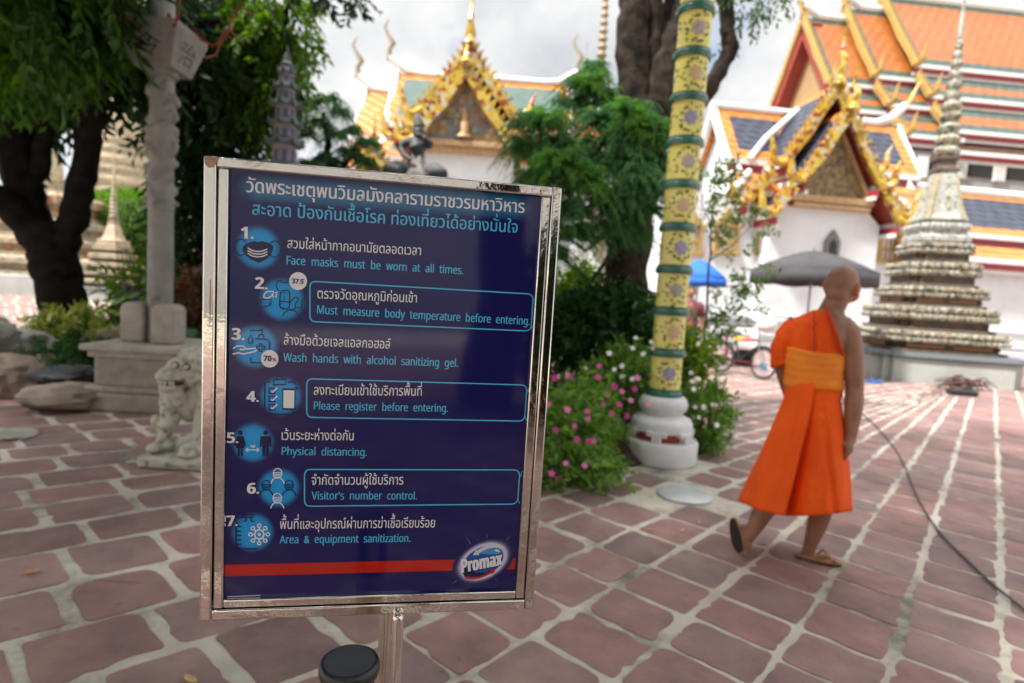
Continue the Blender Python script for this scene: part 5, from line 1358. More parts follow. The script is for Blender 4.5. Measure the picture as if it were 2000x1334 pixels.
lb(215, 890, -0.03, 0.062, 0.06, 0.03); lb(110, 870, 0.0, 0.036, 0.04, 0.045); lb(130, 930, 0.01, 0.028, 0.03, 0.05); lb(150, 700, 0.04, 0.035, 0.04, 0.06); lb(130, 620, 0.06, 0.03, 0.035, 0.04)
lb(160, 1085, -0.08, 0.055, 0.07, 0.035); lb(245, 1070, -0.02, 0.035, 0.05, 0.045)
mb.tube([LP(600, 800, 0.3), LP(640, 950, 0.25), LP(620, 1100, 0.2)], [0.10, 0.09, 0.07], 12); lb(600, 1120, 0.12, 0.06, 0.09, 0.04)
rng = random.Random(12)
hcen = Vector(LP(425, 395, 0.03)); hn = 0
while hn < 150:                                                                         # curls of the mane over the skull and neck
    d = Vector((rng.gauss(0, 1), rng.gauss(0, 1), rng.gauss(0, 1))).normalized()
    if d.z < -0.55 or (d.dot(Vector((-0.62, -0.78, 0.0))) > 0.38 and d.z < 0.72): continue
    q = hcen + Vector((d.x * 0.135, d.y * 0.16, d.z * 0.135)); hn += 1
    mb.ball(q, rng.uniform(0.019, 0.030), 8, 6)
for i in range(8): mb.ball(LP(470 + 8 * i, 500 + 24 * i, -0.02), 0.022, 8, 6)
body = mb.build('body', m_lion, lion); remesh(body, 0.0062, 1); rough_noise(body, 0.007, 0.02)
mb = MB()
for x, y, d in ((376, 345, -0.158), (447, 362, -0.122)): mb.ball(LP(x, y, d), 0.017, 12, 8)
mb.build('eyes', mat('eye_stone', (0.55, 0.54, 0.48), 0.7), lion, smooth=0)
mb = MB()
for x, y, d in ((240, 488, -0.15), (268, 495, -0.165), (300, 500, -0.165), (330, 502, -0.15), (348, 508, -0.14)): mb.ball(LP(x, y, d), (0.013, 0.013, 0.022), 8, 6)
mb.build('teeth', mat('eye_stone', (0.55, 0.54, 0.48), 0.7), lion, smooth=0)
m_darkline = mat('dark_line', (0.05, 0.052, 0.047), 0.95, spec=0.1)  # dark strips set into the mouth, round the eyes and along the claws
mb = MB(); mb.tube([LP(232, 494, -0.135), LP(262, 502, -0.158), LP(300, 508, -0.160), LP(340, 510, -0.142), LP(372, 516, -0.10), LP(398, 512, -0.06)], [0.010, 0.013, 0.014, 0.013, 0.012, 0.006], 8); mb.build('mouth', m_darkline, lion, smooth=0)
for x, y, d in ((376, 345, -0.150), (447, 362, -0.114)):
    mb = MB(); pts = [LP(x + 27 * math.cos(R(q)), y - 24 * math.sin(R(q)), d) for q in range(0, 361, 24)]; mb.tube(pts, 0.006, 6, cap=False); mb.build('eye_socket', m_darkline, lion, smooth=0)
mb = MB()
for k in range(4): mb.tube([LP(450 + 34 * k, 1075, -0.178), LP(456 + 34 * k, 1108, -0.190)], 0.005, 5)
mb.build('claws', m_darkline, lion, smooth=0)
mb = MB(); mb.box((0.05, 0.14, 0.042), (0.54, 0.66, 0.084)); mb.box(LP(440, 1170, -0.16), (0.30, 0.08, 0.05)); pl = mb.build('plinth', m_lion, lion, bevel=0.02)
rough_noise(pl, 0.01, 0.06)

# ------------------------------------------------------------------ rocks
def rock(loc, r, label, seed, rz=0.0, m=None, group=None, sub_=3, flat=0.5):
    rg = random.Random(seed)
    bm = bmesh.new(); bmesh.ops.create_icosphere(bm, subdivisions=4, radius=1.0)
    off = Vector((rg.uniform(0, 50), rg.uniform(0, 50), rg.uniform(0, 50)))
    for v in bm.verts:
        d = v.co.normalized()
        k = 1.0 + 0.32 * noise.noise(d * 1.1 + off) + 0.16 * noise.noise(d * 2.6 + off) + 0.07 * noise.noise(d * 6 + off) + 0.03 * noise.noise(d * 14 + off)
        c = d * k
        q = [round(c[i] * 3.0) / 3.0 for i in range(3)]                     # broken faces
        c = c.lerp(Vector(q), 0.28)
        v.co = Vector((c.x * r[0], c.y * r[1], c.z * r[2]))
    me = bpy.data.meshes.new('rock'); bm.to_mesh(me); bm.free()
    me.polygons.foreach_set('use_smooth', [True] * len(me.polygons)); me.set_sharp_from_angle(angle=R(34))
    me.materials.append(m or m_rock)
    o = bpy.data.objects.new('rock', me); COL.objects.link(o); o.location = loc; o.rotation_euler.z = rz
    return tag(o, label, 'rock', group)
m_rock = mat('rock', (0.26, 0.245, 0.22), 0.9, col2=(0.11, 0.105, 0.10), nscale=3.2, bump=0.7, bscale=12, detail=10)
m_slatey = mat('slate_rock', (0.15, 0.15, 0.155), 0.85, col2=(0.055, 0.055, 0.06), nscale=4, bump=0.8, bscale=14, detail=10)
m_rock2 = mat('rock_brown', (0.30, 0.235, 0.18), 0.9, col2=(0.15, 0.12, 0.095), nscale=3.5, bump=0.7, bscale=12, detail=10)
m_rock_pale = mat('rock_pale', (0.52, 0.50, 0.45), 0.9, col2=(0.34, 0.32, 0.28), nscale=6, bump=0.6, bscale=18)
g = P(45, 692, 6.5); rock((g.x, g.y, g.z), (0.42, 0.45, 0.27), 'large grey boulder at the left edge of the planted bed', 1, m=m_rock)
g = P(-25, 690, 6.2); rock((g.x, g.y, 0.55), (0.22, 0.3, 0.25), 'pale boulder cut off by the left picture edge', 31, m=m_rock_pale)
g = P(30, 762, 6.0); rock((g.x, g.y, 0.16), (0.36, 0.32, 0.26), 'brown boulder under the large grey boulder', 2, m=m_rock2)
g = P(80, 755, 6.15); rock((g.x, g.y, 0.2), (0.2, 0.22, 0.2), 'small brown rock between the boulders and the stepping slab', 3, m=m_rock2)
g = G(95, 806); rock((g.x, g.y + 0.3, 0.10), (0.46, 0.36, 0.13), 'flat layered slate slab at the foot of the bed', 4, rz=0.1, m=m_rock2)
g = P(95, 772, 6.0); rock((g.x, g.y + 0.1, 0.24), (0.40, 0.3, 0.085), 'dark flat slate lying on the layered slab', 5, rz=-0.15, m=m_slatey)
g = P(150, 805, 5.6); rock((g.x + 0.02, g.y + 0.25, 0.05), (0.2, 0.22, 0.1), 'low grey stone against the corner of the pedestal', 6, m=m_rock_pale)
g = P(15, 885, 4.55); rock((g.x, g.y, 0.015), (0.2, 0.14, 0.04), 'flat pale stone lying on the paving at the left edge', 7, m=m_rock_pale)
g = P(252, 592, 8.2); rock((g.x, g.y, g.z - 0.15), (0.17, 0.15, 0.42), 'upright pointed grey rock among the broad leaves', 8)
g = P(222, 668, 7.0); rock((g.x, g.y, g.z), (0.30, 0.25, 0.20), 'brown grey rock left of the clamp stones', 9, m=m_rock2)
g = P(370, 560, 9.0); rock((g.x, g.y, g.z - 0.3), (0.35, 0.3, 0.55), 'tall mauve grey rock just left of the sign', 10, m=m_rock2)
# soil of the two planted beds
def bed(name, pts, z0, hump, m):
    mb = MB(); c = sum((Vector(p) for p in pts), Vector((0, 0))) / len(pts); n = len(pts); rings = 7
    for k in range(rings):
        s = 1 - k / rings
        for p in pts:
            q = c + (Vector(p) - c) * s
            mb.v.append((q.x, q.y, z0 + hump * (1 - s ** 3) + 0.03 * noise.noise(Vector((q.x * 3, q.y * 3, 0)))))
    mb.v.append((c.x, c.y, z0 + hump))
    for k in range(rings - 1):
        for i in range(n): mb.f.append([k * n + i, k * n + (i + 1) % n, (k + 1) * n + (i + 1) % n, (k + 1) * n + i]); mb.m.append(0)
    for i in range(n): mb.f.append([(rings - 1) * n + i, (rings - 1) * n + (i + 1) % n, rings * n]); mb.m.append(0)
    o = mb.build(name, m, smooth=0); tag(o, kind='structure'); return o
m_soil = mat('soil', (0.075, 0.055, 0.04), 0.95, col2=(0.04, 0.03, 0.022), nscale=12, bump=0.7, spec=0.1)
bed('left_bed_soil', [(-6.5, 6.5), (-5.4, 6.1), (-4.4, 6.15), (-3.9, 6.4), (-2.6, 6.9), (-1.9, 7.4), (-1.4, 9.4), (-2.6, 10.4), (-5, 10.4), (-7, 9.0)], 0.0, 0.62, m_soil)
bed('flower_bed_soil', [(0.42, 4.2), (0.75, 4.45), (1.05, 4.75), (1.5, 5.0), (1.72, 5.15), (1.92, 5.6), (2.05, 6.3), (2.4, 8.0), (1.6, 9.2), (0, 9.0), (-0.4, 6.5), (0, 4.6)], 0.0, 0.30, m_soil)

# ------------------------------------------------------------------ yellow porcelain column on its white base
yc = thing('porcelain_column', (pole_xy.x, pole_xy.y + 0.16, 0), 'tall yellow porcelain column with green rings on a round white base', 'column')
m_wpaint = mat('white_paint', (0.72, 0.73, 0.73), 0.6, col2=(0.62, 0.63, 0.625), nscale=3, bump=0.12, bscale=22, detail=9)
yellow = mat('yellow_glaze', (0.80, 0.72, 0.21), 0.3, col2=(0.74, 0.64, 0.16), nscale=6)
greeng = mat('green_glaze', (0.03, 0.15, 0.105), 0.25, col2=(0.02, 0.105, 0.075), nscale=8, coat=0.3)
mb = MB(); mb.lathe([(0.315, 0.0), (0.320, 0.02), (0.320, 0.17), (0.305, 0.188), (0.20, 0.19)], seg=52); mb.build('base_drum', m_wpaint, yc, smooth=40)
mb = MB(); mb.lathe([(0.235, 0.19), (0.235, 0.31)], seg=40); mb.build('red_throat', m_redtrim, yc, smooth=40)
mb = MB()
for k in range(6):
    a = R(60 * k + 8); mb.box((0.252 * math.cos(a), 0.252 * math.sin(a), 0.232), (0.08, 0.085, 0.09), rz=a, taper=0.8)
    for s in (-1, 1): mb.box((0.255 * math.cos(a + s * 0.21), 0.255 * math.sin(a + s * 0.21), 0.262), (0.06, 0.06, 0.045), rz=a + s * 0.21)
mb.build('bracket_feet', m_wpaint, yc, bevel=0.01)
mb = MB(); mb.lathe([(0.24, 0.275), (0.262, 0.265), (0.265, 0.285), (0.262, 0.33), (0.245, 0.365), (0.20, 0.385), (0.168, 0.397), (0.168, 0.41), (0.188, 0.432), (0.206, 0.46), (0.209, 0.495), (0.20, 0.53), (0.178, 0.555), (0.15, 0.562)], seg=52); mb.build('base_moulding', m_wpaint, yc, smooth=50)
seg_h = 0.352; z = 0.558
lil = [mat('lilac_glaze', (0.40, 0.36, 0.46), 0.4, col2=(0.25, 0.22, 0.36), nscale=40), mat('peach_glaze', (0.62, 0.40, 0.20), 0.4, col2=(0.55, 0.42, 0.28), nscale=30), mat('grey_glaze', (0.44, 0.39, 0.36), 0.4, col2=(0.33, 0.28, 0.26), nscale=30)]
vine = mat('vine_glaze', (0.03, 0.085, 0.06), 0.35)
def ring(z):
    mb = MB(); mb.lathe([(0.130, z - 0.010), (0.150, z - 0.006), (0.158, z + 0.012), (0.158, z + 0.03), (0.150, z + 0.046), (0.142, z + 0.05), (0.146, z + 0.062), (0.130, z + 0.070)], seg=40); return mb.build('ring', greeng, yc, smooth=50)
rng = random.Random(5)
va = math.atan2(-yc.location.y, -yc.location.x)
for k in range(10):
    ring(z)
    z0, z1 = z + 0.06, z + seg_h
    mb = MB(); mb.lathe([(0.132, z0), (0.132, z1)], seg=40); sg = mb.build('drum', yellow, yc, smooth=40)
    cyl = lambda a, zz, r=0.1335: (r * math.cos(a), r * math.sin(a), zz)
    zm = (z0 + z1) / 2
    mv = MB()
    for q in range(3):
        ac = va + R(14) + q * 2 * PI / 3 + (0.5 if k % 2 else 0.0) * 0.15
        mb = MB(); pts = []
        for i in range(28):
            t = 2 * PI * i / 28; rr = 0.058 * (1 + 0.16 * math.cos(7 * t)); pts.append(cyl(ac + rr * math.cos(t) / 0.132, zm + rr * math.sin(t), 0.1345))
        mb.add([cyl(ac, zm, 0.140)] + pts, [[0, i + 1, (i + 1) % 28 + 1] for i in range(28)])
        mb.build('flower_medallion', lil[(k + q) % 3], sg, smooth=0)
        for i in range(24):
            t = 2 * PI * i / 24 + rng.uniform(-0.12, 0.12); rr = rng.choice((0.082, 0.098, 0.118)); zz = zm + rr * math.sin(t) * 1.12
            if not (z0 + 0.015 < zz < z1 - 0.02): continue
            aa = ac + rr * math.cos(t) / 0.132; w = rng.uniform(0.010, 0.017); b = rng.uniform(0, PI)
            mv.add([cyl(aa + w * math.cos(b + d) * s / 0.132, zz + w * math.sin(b + d) * s, 0.1342) for d, s in ((0, 1.3), (PI / 2, 0.7), (PI, 1.3), (3 * PI / 2, 0.7))], [[0, 1, 2, 3]])
    mv.build('vine_pattern', vine, sg)
    z += seg_h
ring(z)

# ------------------------------------------------------------------ trees
bark_d = mat('dark_bark', (0.018, 0.015, 0.013), 0.95, col2=(0.008, 0.007, 0.006), nscale=8, bump=0.9, bscale=18, spec=0.08)
bark = mat('grey_brown_bark', (0.062, 0.048, 0.038), 0.95, col2=(0.012, 0.0095, 0.008), nscale=7, bump=1.0, bscale=14, detail=9, spec=0.1)
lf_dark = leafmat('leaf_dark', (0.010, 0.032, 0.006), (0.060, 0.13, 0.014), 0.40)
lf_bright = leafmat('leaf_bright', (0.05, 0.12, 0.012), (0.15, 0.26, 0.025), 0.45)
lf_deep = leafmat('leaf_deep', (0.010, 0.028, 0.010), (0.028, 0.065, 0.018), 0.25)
nr = np.random.default_rng(4)
tb = P(122, 640, 7.6)
t1 = thing('tree', (tb.x, tb.y, terrain_z(tb.x, tb.y)), 'big dark forked tree with drooping leaves at the left', 'tree')
def rel(t, px, py, Y): return P(px, py, Y) - Vector(t.location)
def relp(t, pts): return [rel(t, *p) for p in pts]
mb = MB()
limb(mb, [Vector((0.05, 0, -0.1))] + relp(t1, [(130, 645, 7.6), (122, 590, 7.6), (112, 530, 7.6), (98, 480, 7.6), (84, 448, 7.6)]), 0.255, 0.27, 12, 0.015, 1)
limb(mb, relp(t1, [(92, 480, 7.6), (50, 432, 7.5), (10, 395, 7.3), (-60, 355, 7.0), (-160, 330, 6.8)]), 0.20, 0.13, 10, 0.02, 2)
limb(mb, relp(t1, [(78, 470, 7.6), (52, 400, 7.6), (36, 330, 7.5), (28, 260, 7.4), (20, 180, 7.3), (10, 60, 7.2), (20, -120, 7.0)]), 0.22, 0.12, 10, 0.02, 3)
limb(mb, relp(t1, [(55, 380, 7.6), (80, 318, 7.5), (88, 262, 7.4), (75, 190, 7.3), (100, 60, 7.0)]), 0.12, 0.06, 8, 0.02, 4)
limb(mb, relp(t1, [(112, 505, 7.6), (142, 430, 7.6), (160, 360, 7.6), (172, 290, 7.6), (180, 210, 7.5), (200, 130, 7.4), (220, 20, 7.2), (245, -140, 7.0)]), 0.17, 0.12, 10, 0.02, 5)
limb(mb, relp(t1, [(185, 190, 7.5), (240, 110, 7.6), (330, 60, 7.8), (430, 40, 8.0)]), 0.09, 0.04, 8, 0.02, 6)
limb(mb, relp(t1, [(215, 60, 7.3), (150, -60, 6.4), (60, -200, 5.2), (-40, -420, 3.8)]), 0.13, 0.06, 8, 0.03, 7)
mb.build('trunk', bark_d, t1, smooth=60)
def blobs(t, rows): return [(tuple(rel(t, px, py, Y)), r if hasattr(r, '__len__') else (r, r, r * 0.75), n) for px, py, Y, r, n in rows]
near = blobs(t1, [(20, -30, 5.6, 0.5, 60), (90, -40, 5.4, 0.5, 60), (140, -60, 5.6, 0.42, 50), (60, 25, 5.9, 0.42, 55), (110, 20, 5.6, 0.36, 45), (135, 10, 5.8, 0.26, 30), (10, 60, 6.2, 0.4, 40), (80, 80, 6.0, 0.26, 22), (10, 20, 5.0, 0.4, 40), (80, -90, 5.0, 0.6, 40)])
a = twigs(nr, near, leaves=12, tl=0.38, ll=0.15, lw=0.05, droop=1.1, shell=0.3)
leaf_mesh('crown', *a, lf_dark, t1)
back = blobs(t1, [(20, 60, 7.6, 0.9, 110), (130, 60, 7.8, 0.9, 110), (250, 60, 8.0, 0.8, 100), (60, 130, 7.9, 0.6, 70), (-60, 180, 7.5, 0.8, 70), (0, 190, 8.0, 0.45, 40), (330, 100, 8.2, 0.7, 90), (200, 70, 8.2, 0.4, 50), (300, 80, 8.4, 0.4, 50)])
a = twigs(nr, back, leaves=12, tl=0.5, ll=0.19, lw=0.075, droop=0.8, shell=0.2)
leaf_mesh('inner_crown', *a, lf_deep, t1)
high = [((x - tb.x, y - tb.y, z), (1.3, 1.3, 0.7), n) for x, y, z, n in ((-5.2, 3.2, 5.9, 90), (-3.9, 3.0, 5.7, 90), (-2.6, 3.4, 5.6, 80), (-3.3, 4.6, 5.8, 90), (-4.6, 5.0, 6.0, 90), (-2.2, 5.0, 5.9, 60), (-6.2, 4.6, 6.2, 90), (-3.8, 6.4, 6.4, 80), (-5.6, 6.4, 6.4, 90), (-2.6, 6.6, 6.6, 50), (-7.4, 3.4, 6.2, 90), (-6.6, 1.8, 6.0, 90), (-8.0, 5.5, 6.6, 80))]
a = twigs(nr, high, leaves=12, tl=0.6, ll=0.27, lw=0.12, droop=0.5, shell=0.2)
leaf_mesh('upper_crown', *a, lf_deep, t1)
# the second tree behind the lamp column
tb = P(425, 560, 9.6)
t2 = thing('tree', (tb.x, tb.y, 0.5), 'leafy tree with bright green outer leaves behind the stone lamp column', 'tree')
mb = MB(); limb(mb, [Vector((0, 0, -0.4))] + relp(t2, [(425, 520, 9.6), (420, 400, 9.6), (430, 280, 9.5), (440, 120, 9.4), (430, -60, 9.2)]), 0.20, 0.08, 9, 0.05, 8)
limb(mb, relp(t2, [(430, 280, 9.5), (490, 190, 9.3), (540, 110, 9.0), (560, 20, 8.8)]), 0.09, 0.04, 8, 0.04, 9)
limb(mb, relp(t2, [(425, 330, 9.6), (380, 250, 9.4), (340, 160, 9.2)]), 0.09, 0.04, 8, 0.04, 10)
mb.build('trunk', bark_d, t2, smooth=60)
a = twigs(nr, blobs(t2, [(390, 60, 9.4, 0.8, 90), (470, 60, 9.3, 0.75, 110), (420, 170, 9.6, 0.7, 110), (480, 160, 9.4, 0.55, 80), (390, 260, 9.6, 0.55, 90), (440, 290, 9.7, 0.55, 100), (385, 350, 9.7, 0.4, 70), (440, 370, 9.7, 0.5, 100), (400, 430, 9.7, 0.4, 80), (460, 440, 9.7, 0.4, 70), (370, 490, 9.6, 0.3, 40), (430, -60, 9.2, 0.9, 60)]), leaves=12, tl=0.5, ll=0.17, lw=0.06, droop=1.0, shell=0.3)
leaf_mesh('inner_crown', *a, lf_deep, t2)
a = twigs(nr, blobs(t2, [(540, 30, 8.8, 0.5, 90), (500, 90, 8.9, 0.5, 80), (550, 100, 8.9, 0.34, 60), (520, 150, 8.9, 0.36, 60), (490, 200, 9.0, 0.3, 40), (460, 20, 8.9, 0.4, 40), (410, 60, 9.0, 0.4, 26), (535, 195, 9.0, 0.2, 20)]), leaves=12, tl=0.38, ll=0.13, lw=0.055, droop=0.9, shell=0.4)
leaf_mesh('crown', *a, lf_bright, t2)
a = fronds(nr, [(tuple(rel(t2, px, py, 9.0)), s) for px, py, s in ((400, 200, 0.8), (440, 220, 0.8), (380, 230, 0.7), (430, 260, 0.8), (470, 250, 0.6), (390, 290, 0.7))], n=26, L=0.7, ll=0.14, lw=0.02, droop=1.2)
leaf_mesh('drooping_fronds', *a, leafmat('leaf_frond_dark', (0.012, 0.045, 0.016), (0.035, 0.10, 0.035), 0.3), t2)
for b_ in ((640, 2, 7.6, 0.10, 7), (692, -8, 7.6, 0.12, 7), (740, -30, 7.6, 0.2, 10), (600, -60, 7.6, 0.25, 16)):
    a = twigs(nr, blobs(t2, [b_]), leaves=10, tl=0.2, ll=0.11, lw=0.045, droop=0.7)
    leaf_mesh('foliage', *a, lf_deep, t2)
mb = MB(); limb(mb, relp(t2, [(560, 20, 8.8), (600, -60, 8.2), (680, -70, 7.6), (760, -80, 7.5)]), 0.03, 0.015, 6, 0.02, 3); mb.build('branch', bark_d, t2, smooth=60)
# the split trunk in the flower bed with feathery foliage
tb = P(1226, 640, 7.2)
t3 = thing('tree', (tb.x, tb.y, 0.1), 'thick tree with split grey trunk behind the yellow column', 'tree')
mb = MB()
limb(mb, [Vector((0, 0, -0.2))] + relp(t3, [(1224, 560, 7.2), (1226, 470, 7.2), (1244, 370, 7.2), (1256, 280, 7.2), (1262, 210, 7.2)]), 0.235, 0.30, 12, 0.02, 11)
limb(mb, relp(t3, [(1250, 260, 7.2), (1238, 170, 7.2), (1238, 80, 7.2), (1240, 0, 7.2), (1232, -120, 7.2)]), 0.22, 0.17, 11, 0.02, 12)
limb(mb, relp(t3, [(1268, 250, 7.2), (1290, 160, 7.3), (1312, 90, 7.3), (1328, 20, 7.3), (1350, -100, 7.3)]), 0.26, 0.21, 11, 0.02, 13)
limb(mb, relp(t3, [(1270, 130, 7.2), (1282, 50, 7.15), (1285, -80, 7.1)]), 0.10, 0.08, 9, 0.02, 14)
limb(mb, relp(t3, [(1275, 290, 7.2), (1320, 245, 7.2), (1368, 195, 7.2), (1405, 140, 7.2), (1426, 95, 7.2), (1422, 45, 7.2), (1405, -40, 7.2)]), 0.11, 0.085, 9, 0.02, 15)
for q in ((1210, 330, 0.10), (1285, 330, 0.07), (1190, 545, 0.05)):
    mb.ball(rel(t3, q[0], q[1], 7.0), q[2], 9, 6)
tr = mb.build('trunk', bark, t3, smooth=60); rough_noise(tr, 0.06, 0.12)
rows = [(1150, 165, 6.9, .75), (1118, 200, 6.9, .7), (1185, 195, 6.9, .7), (1072, 235, 6.6, .75), (1036, 240, 6.6, .7), (1020, 285, 6.7, .6), (1232, 225, 6.5, .85), (1268, 255, 6.5, .75), (1195, 270, 6.5, .8), (1130, 285, 6.6, .8), (1092, 320, 6.2, .95), (1048, 350, 6.3, .7), (1140, 355, 6.2, .85), (1215, 310, 6.4, .85), (1285, 320, 6.6, .65), (1250, 370, 6.5, .75), (1180, 395, 6.5, .75), (1105, 410, 6.2, .85), (1060, 430, 6.3, .6), (1130, 455, 6.4, .7), (1085, 490, 6.3, .6), (1160, 130, 7.0, .5), (1215, 430, 6.7, .55), (1270, 410, 6.7, .5), (1075, 280, 6.6, .7), (1160, 320, 6.6, .7), (1025, 400, 6.5, .4), (1300, 262, 6.5, .6), (1305, 318, 6.5, .55), (1292, 372, 6.4, .6), (1240, 335, 6.2, .7), (1225, 392, 6.3, .65), (1200, 445, 6.4, .6), (1245, 460, 6.6, .5), (1165, 235, 6.5, .7)]
lf_feather = leafmat('leaf_feather', (0.045, 0.125, 0.05), (0.12, 0.27, 0.085), 0.45)
lf_feather_b = leafmat('leaf_feather_bright', (0.08, 0.20, 0.03), (0.15, 0.32, 0.05), 0.45)
a = fronds(nr, [(tuple(rel(t3, px, py, Y)), s) for px, py, Y, s in rows], n=54, L=0.66, leaflets=14, ll=0.13, lw=0.021, droop=1.05)
leaf_mesh('crown', *a, lf_feather, t3)
a = fronds(nr, [(tuple(rel(t3, px, py, Y - 0.12)), s) for px, py, Y, s in rows if (px, py) in ((1232, 225), (1268, 255), (1092, 320), (1150, 165), (1140, 355), (1072, 235))], n=44, L=0.52, leaflets=12, ll=0.12, lw=0.02, droop=0.8)
leaf_mesh('lit_fronds', *a, lf_feather_b, t3)  # brighter fronds on some clumps, the top light put into the leaf colour
mb = MB()
for px, py, Y, s in rows[::2]: limb(mb, [rel(t3, 1232, 420 if py > 250 else 300, 7.1), rel(t3, (px + 1232) / 2, py + 60, (Y + 7.1) / 2), rel(t3, px, py + 5, Y)], 0.03, 0.012, 6, 0.02, int(px))
mb.build('boughs', bark, t3, smooth=60)
a = twigs(nr, blobs(t3, [(1452, 20, 7.2, 0.12, 8), (1470, -20, 7.2, 0.3, 25)]), leaves=10, tl=0.25, ll=0.09, lw=0.03, droop=1.0)
leaf_mesh('twig_leaves', *a, lf_dark, t3)
# smaller feathery trees right of the pagoda
tb = P(650, 420, 10.4)
t4 = thing('tree', (tb.x, tb.y, 0), 'small feathery tree between the stone pagoda and the green roofed temple', 'tree')
mb = MB(); limb(mb, [Vector((0, 0, 0))] + relp(t4, [(650, 400, 10.4), (640, 300, 10.4), (632, 220, 10.4)]), 0.11, 0.04, 8, 0.03, 21); limb(mb, relp(t4, [(646, 360, 10.4), (690, 300, 10.2)]), 0.06, 0.03, 7, 0.02, 22); mb.build('trunk', bark_d, t4, smooth=60)
rows = [(606, 205, 10.4, .8), (640, 190, 10.4, .8), (665, 215, 10.4, .7), (625, 240, 10.3, .8), (655, 260, 10.3, .7), (600, 260, 10.5, .7), (690, 255, 10.0, .7), (715, 275, 10.0, .7), (680, 300, 10.0, .9), (715, 315, 10.0, .7), (640, 310, 10.2, .9), (605, 320, 10.3, .8), (670, 345, 10.0, .8)]
a = fronds(nr, [(tuple(rel(t4, px, py, Y)), s) for px, py, Y, s in rows], n=30, L=0.62, leaflets=12, ll=0.15, lw=0.026, droop=1.25)
leaf_mesh('crown', *a, leafmat('leaf_small_tree', (0.018, 0.062, 0.02), (0.055, 0.14, 0.03), 0.35), t4)
# hedge and far trees on the left
def hedge(name, loc, r, label, m, cnt, ll, cat='hedge', coremat=None):
    t = thing(name, loc, label, cat)
    mb = MB(); mb.ball((0, 0, r[2] * 0.55), (r[0] * 0.9, r[1] * 0.9, r[2] * 0.9), 24, 14); co = mb.build('dark_core', coremat or mat('hedge_core', (0.02, 0.035, 0.012), 0.9), t, smooth=0)  # solid dark ball filling the inside of the foliage
    u = unit(nr, cnt); p = u * np.array(r) * (0.9 + 0.14 * nr.random((cnt, 1))); p[:, 2] += r[2] * 0.55
    leaf_mesh('foliage', p, u + unit(nr, cnt) * 0.9, unit(nr, cnt), ll * nr.uniform(0.7, 1.3, cnt), ll * 0.5, m, t)
    return t
lf_hedge = leafmat('leaf_hedge', (0.08, 0.18, 0.015), (0.16, 0.30, 0.025), 0.35)
q = P(258, 480, 21.0); hedge('clipped_hedge', (q.x, q.y, terrain_z(q.x, q.y) + 1.1), (1.95, 1.5, 1.35), 'large rounded clipped green hedge behind the sandy chedi', lf_hedge, 9000, 0.13)
q = P(185, 470, 22.0); hedge('clipped_hedge', (q.x, q.y, terrain_z(q.x, q.y) + 0.7), (0.9, 0.9, 1.2), 'narrow clipped green hedge beside the tree fork', lf_hedge, 4000, 0.13)
q = P(345, 480, 17.0); hedge('bush', (q.x, q.y, terrain_z(q.x, q.y)), (0.75, 0.6, 1.0), 'dark green bush between the lamp column and the hedge', lf_deep, 3500, 0.12, 'bush')

# ------------------------------------------------------------------ plants of the beds
def bush(name, px, py, Y, r, label, m, cnt, ll, lw, zc=None, cat='shrub', droop=0.2, stems=True, leaves=10, tl=0.25, group=None, base=None):
    c = P(px, py, Y)
    t = thing(name, (c.x, c.y, base if base is not None else 0.1), label, cat, group=group)
    a = twigs(nr, [((0, 0, c.z - t.location.z), r, cnt)], leaves=leaves, tl=tl, ll=ll, lw=lw, droop=droop, shell=0.35)
    leaf_mesh('foliage', *a, m, t)
    if stems:
        mb = MB(); rg = random.Random(int(px))
        for k in range(9):
            a_ = rg.uniform(0, 2 * PI); rr = rg.uniform(0.2, 0.8)
            limb(mb, [Vector((0.05 * math.cos(a_), 0.05 * math.sin(a_), -0.05)), Vector((r[0] * rr * 0.6 * math.cos(a_), r[1] * rr * 0.6 * math.sin(a_), (c.z - t.location.z) * 0.6)), Vector((r[0] * rr * math.cos(a_), r[1] * rr * math.sin(a_), c.z - t.location.z + r[2] * 0.5))], 0.012, 0.006, 5, 0.01, k)
        mb.build('stems', mat('green_stem', (0.08, 0.11, 0.03), 0.8, col2=(0.09, 0.07, 0.04), nscale=8), t, smooth=60)
    return t
def flower(t, loc, r, m, facing):
    mb = MB(); f = Vector(facing).normalized(); a = f.orthogonal().normalized(); b = f.cross(a)
    for k in range(5):
        an = 2 * PI * k / 5; d = a * math.cos(an) + b * math.sin(an); s = f.cross(d)
        p = Vector(loc)
        mb.add([p, p + d * r * 0.55 + s * r * 0.42 + f * r * 0.12, p + d * r + f * r * 0.05, p + d * r * 0.55 - s * r * 0.42 + f * r * 0.12], [[0, 1, 2, 3]])
    return mb.build('flower', m, t)
pinks = [mat('petal_pink', (0.72, 0.10, 0.36), 0.6), mat('petal_rose', (0.78, 0.20, 0.45), 0.6), mat('petal_magenta', (0.62, 0.05, 0.30), 0.6)]
whitep = mat('petal_white', (0.78, 0.78, 0.74), 0.6)
def flowers(t, pts, r, ms, Y):
    rg = random.Random(len(pts))
    for px, py in pts: flower(t, rel(t, px, py, Y + rg.uniform(-0.08, 0.05)), r * rg.uniform(0.8, 1.2), rg.choice(ms), (rg.uniform(-0.6, 0.4), -1, rg.uniform(0.1, 0.9)))
lf_vinca = leafmat('leaf_vinca', (0.09, 0.20, 0.035), (0.25, 0.40, 0.09), 0.42)
lf_round = leafmat('leaf_round_bush', (0.010, 0.040, 0.010), (0.030, 0.090, 0.018), 0.2, rough=0.3)
lf_lime = leafmat('leaf_lime', (0.10, 0.19, 0.015), (0.20, 0.30, 0.03), 0.4)
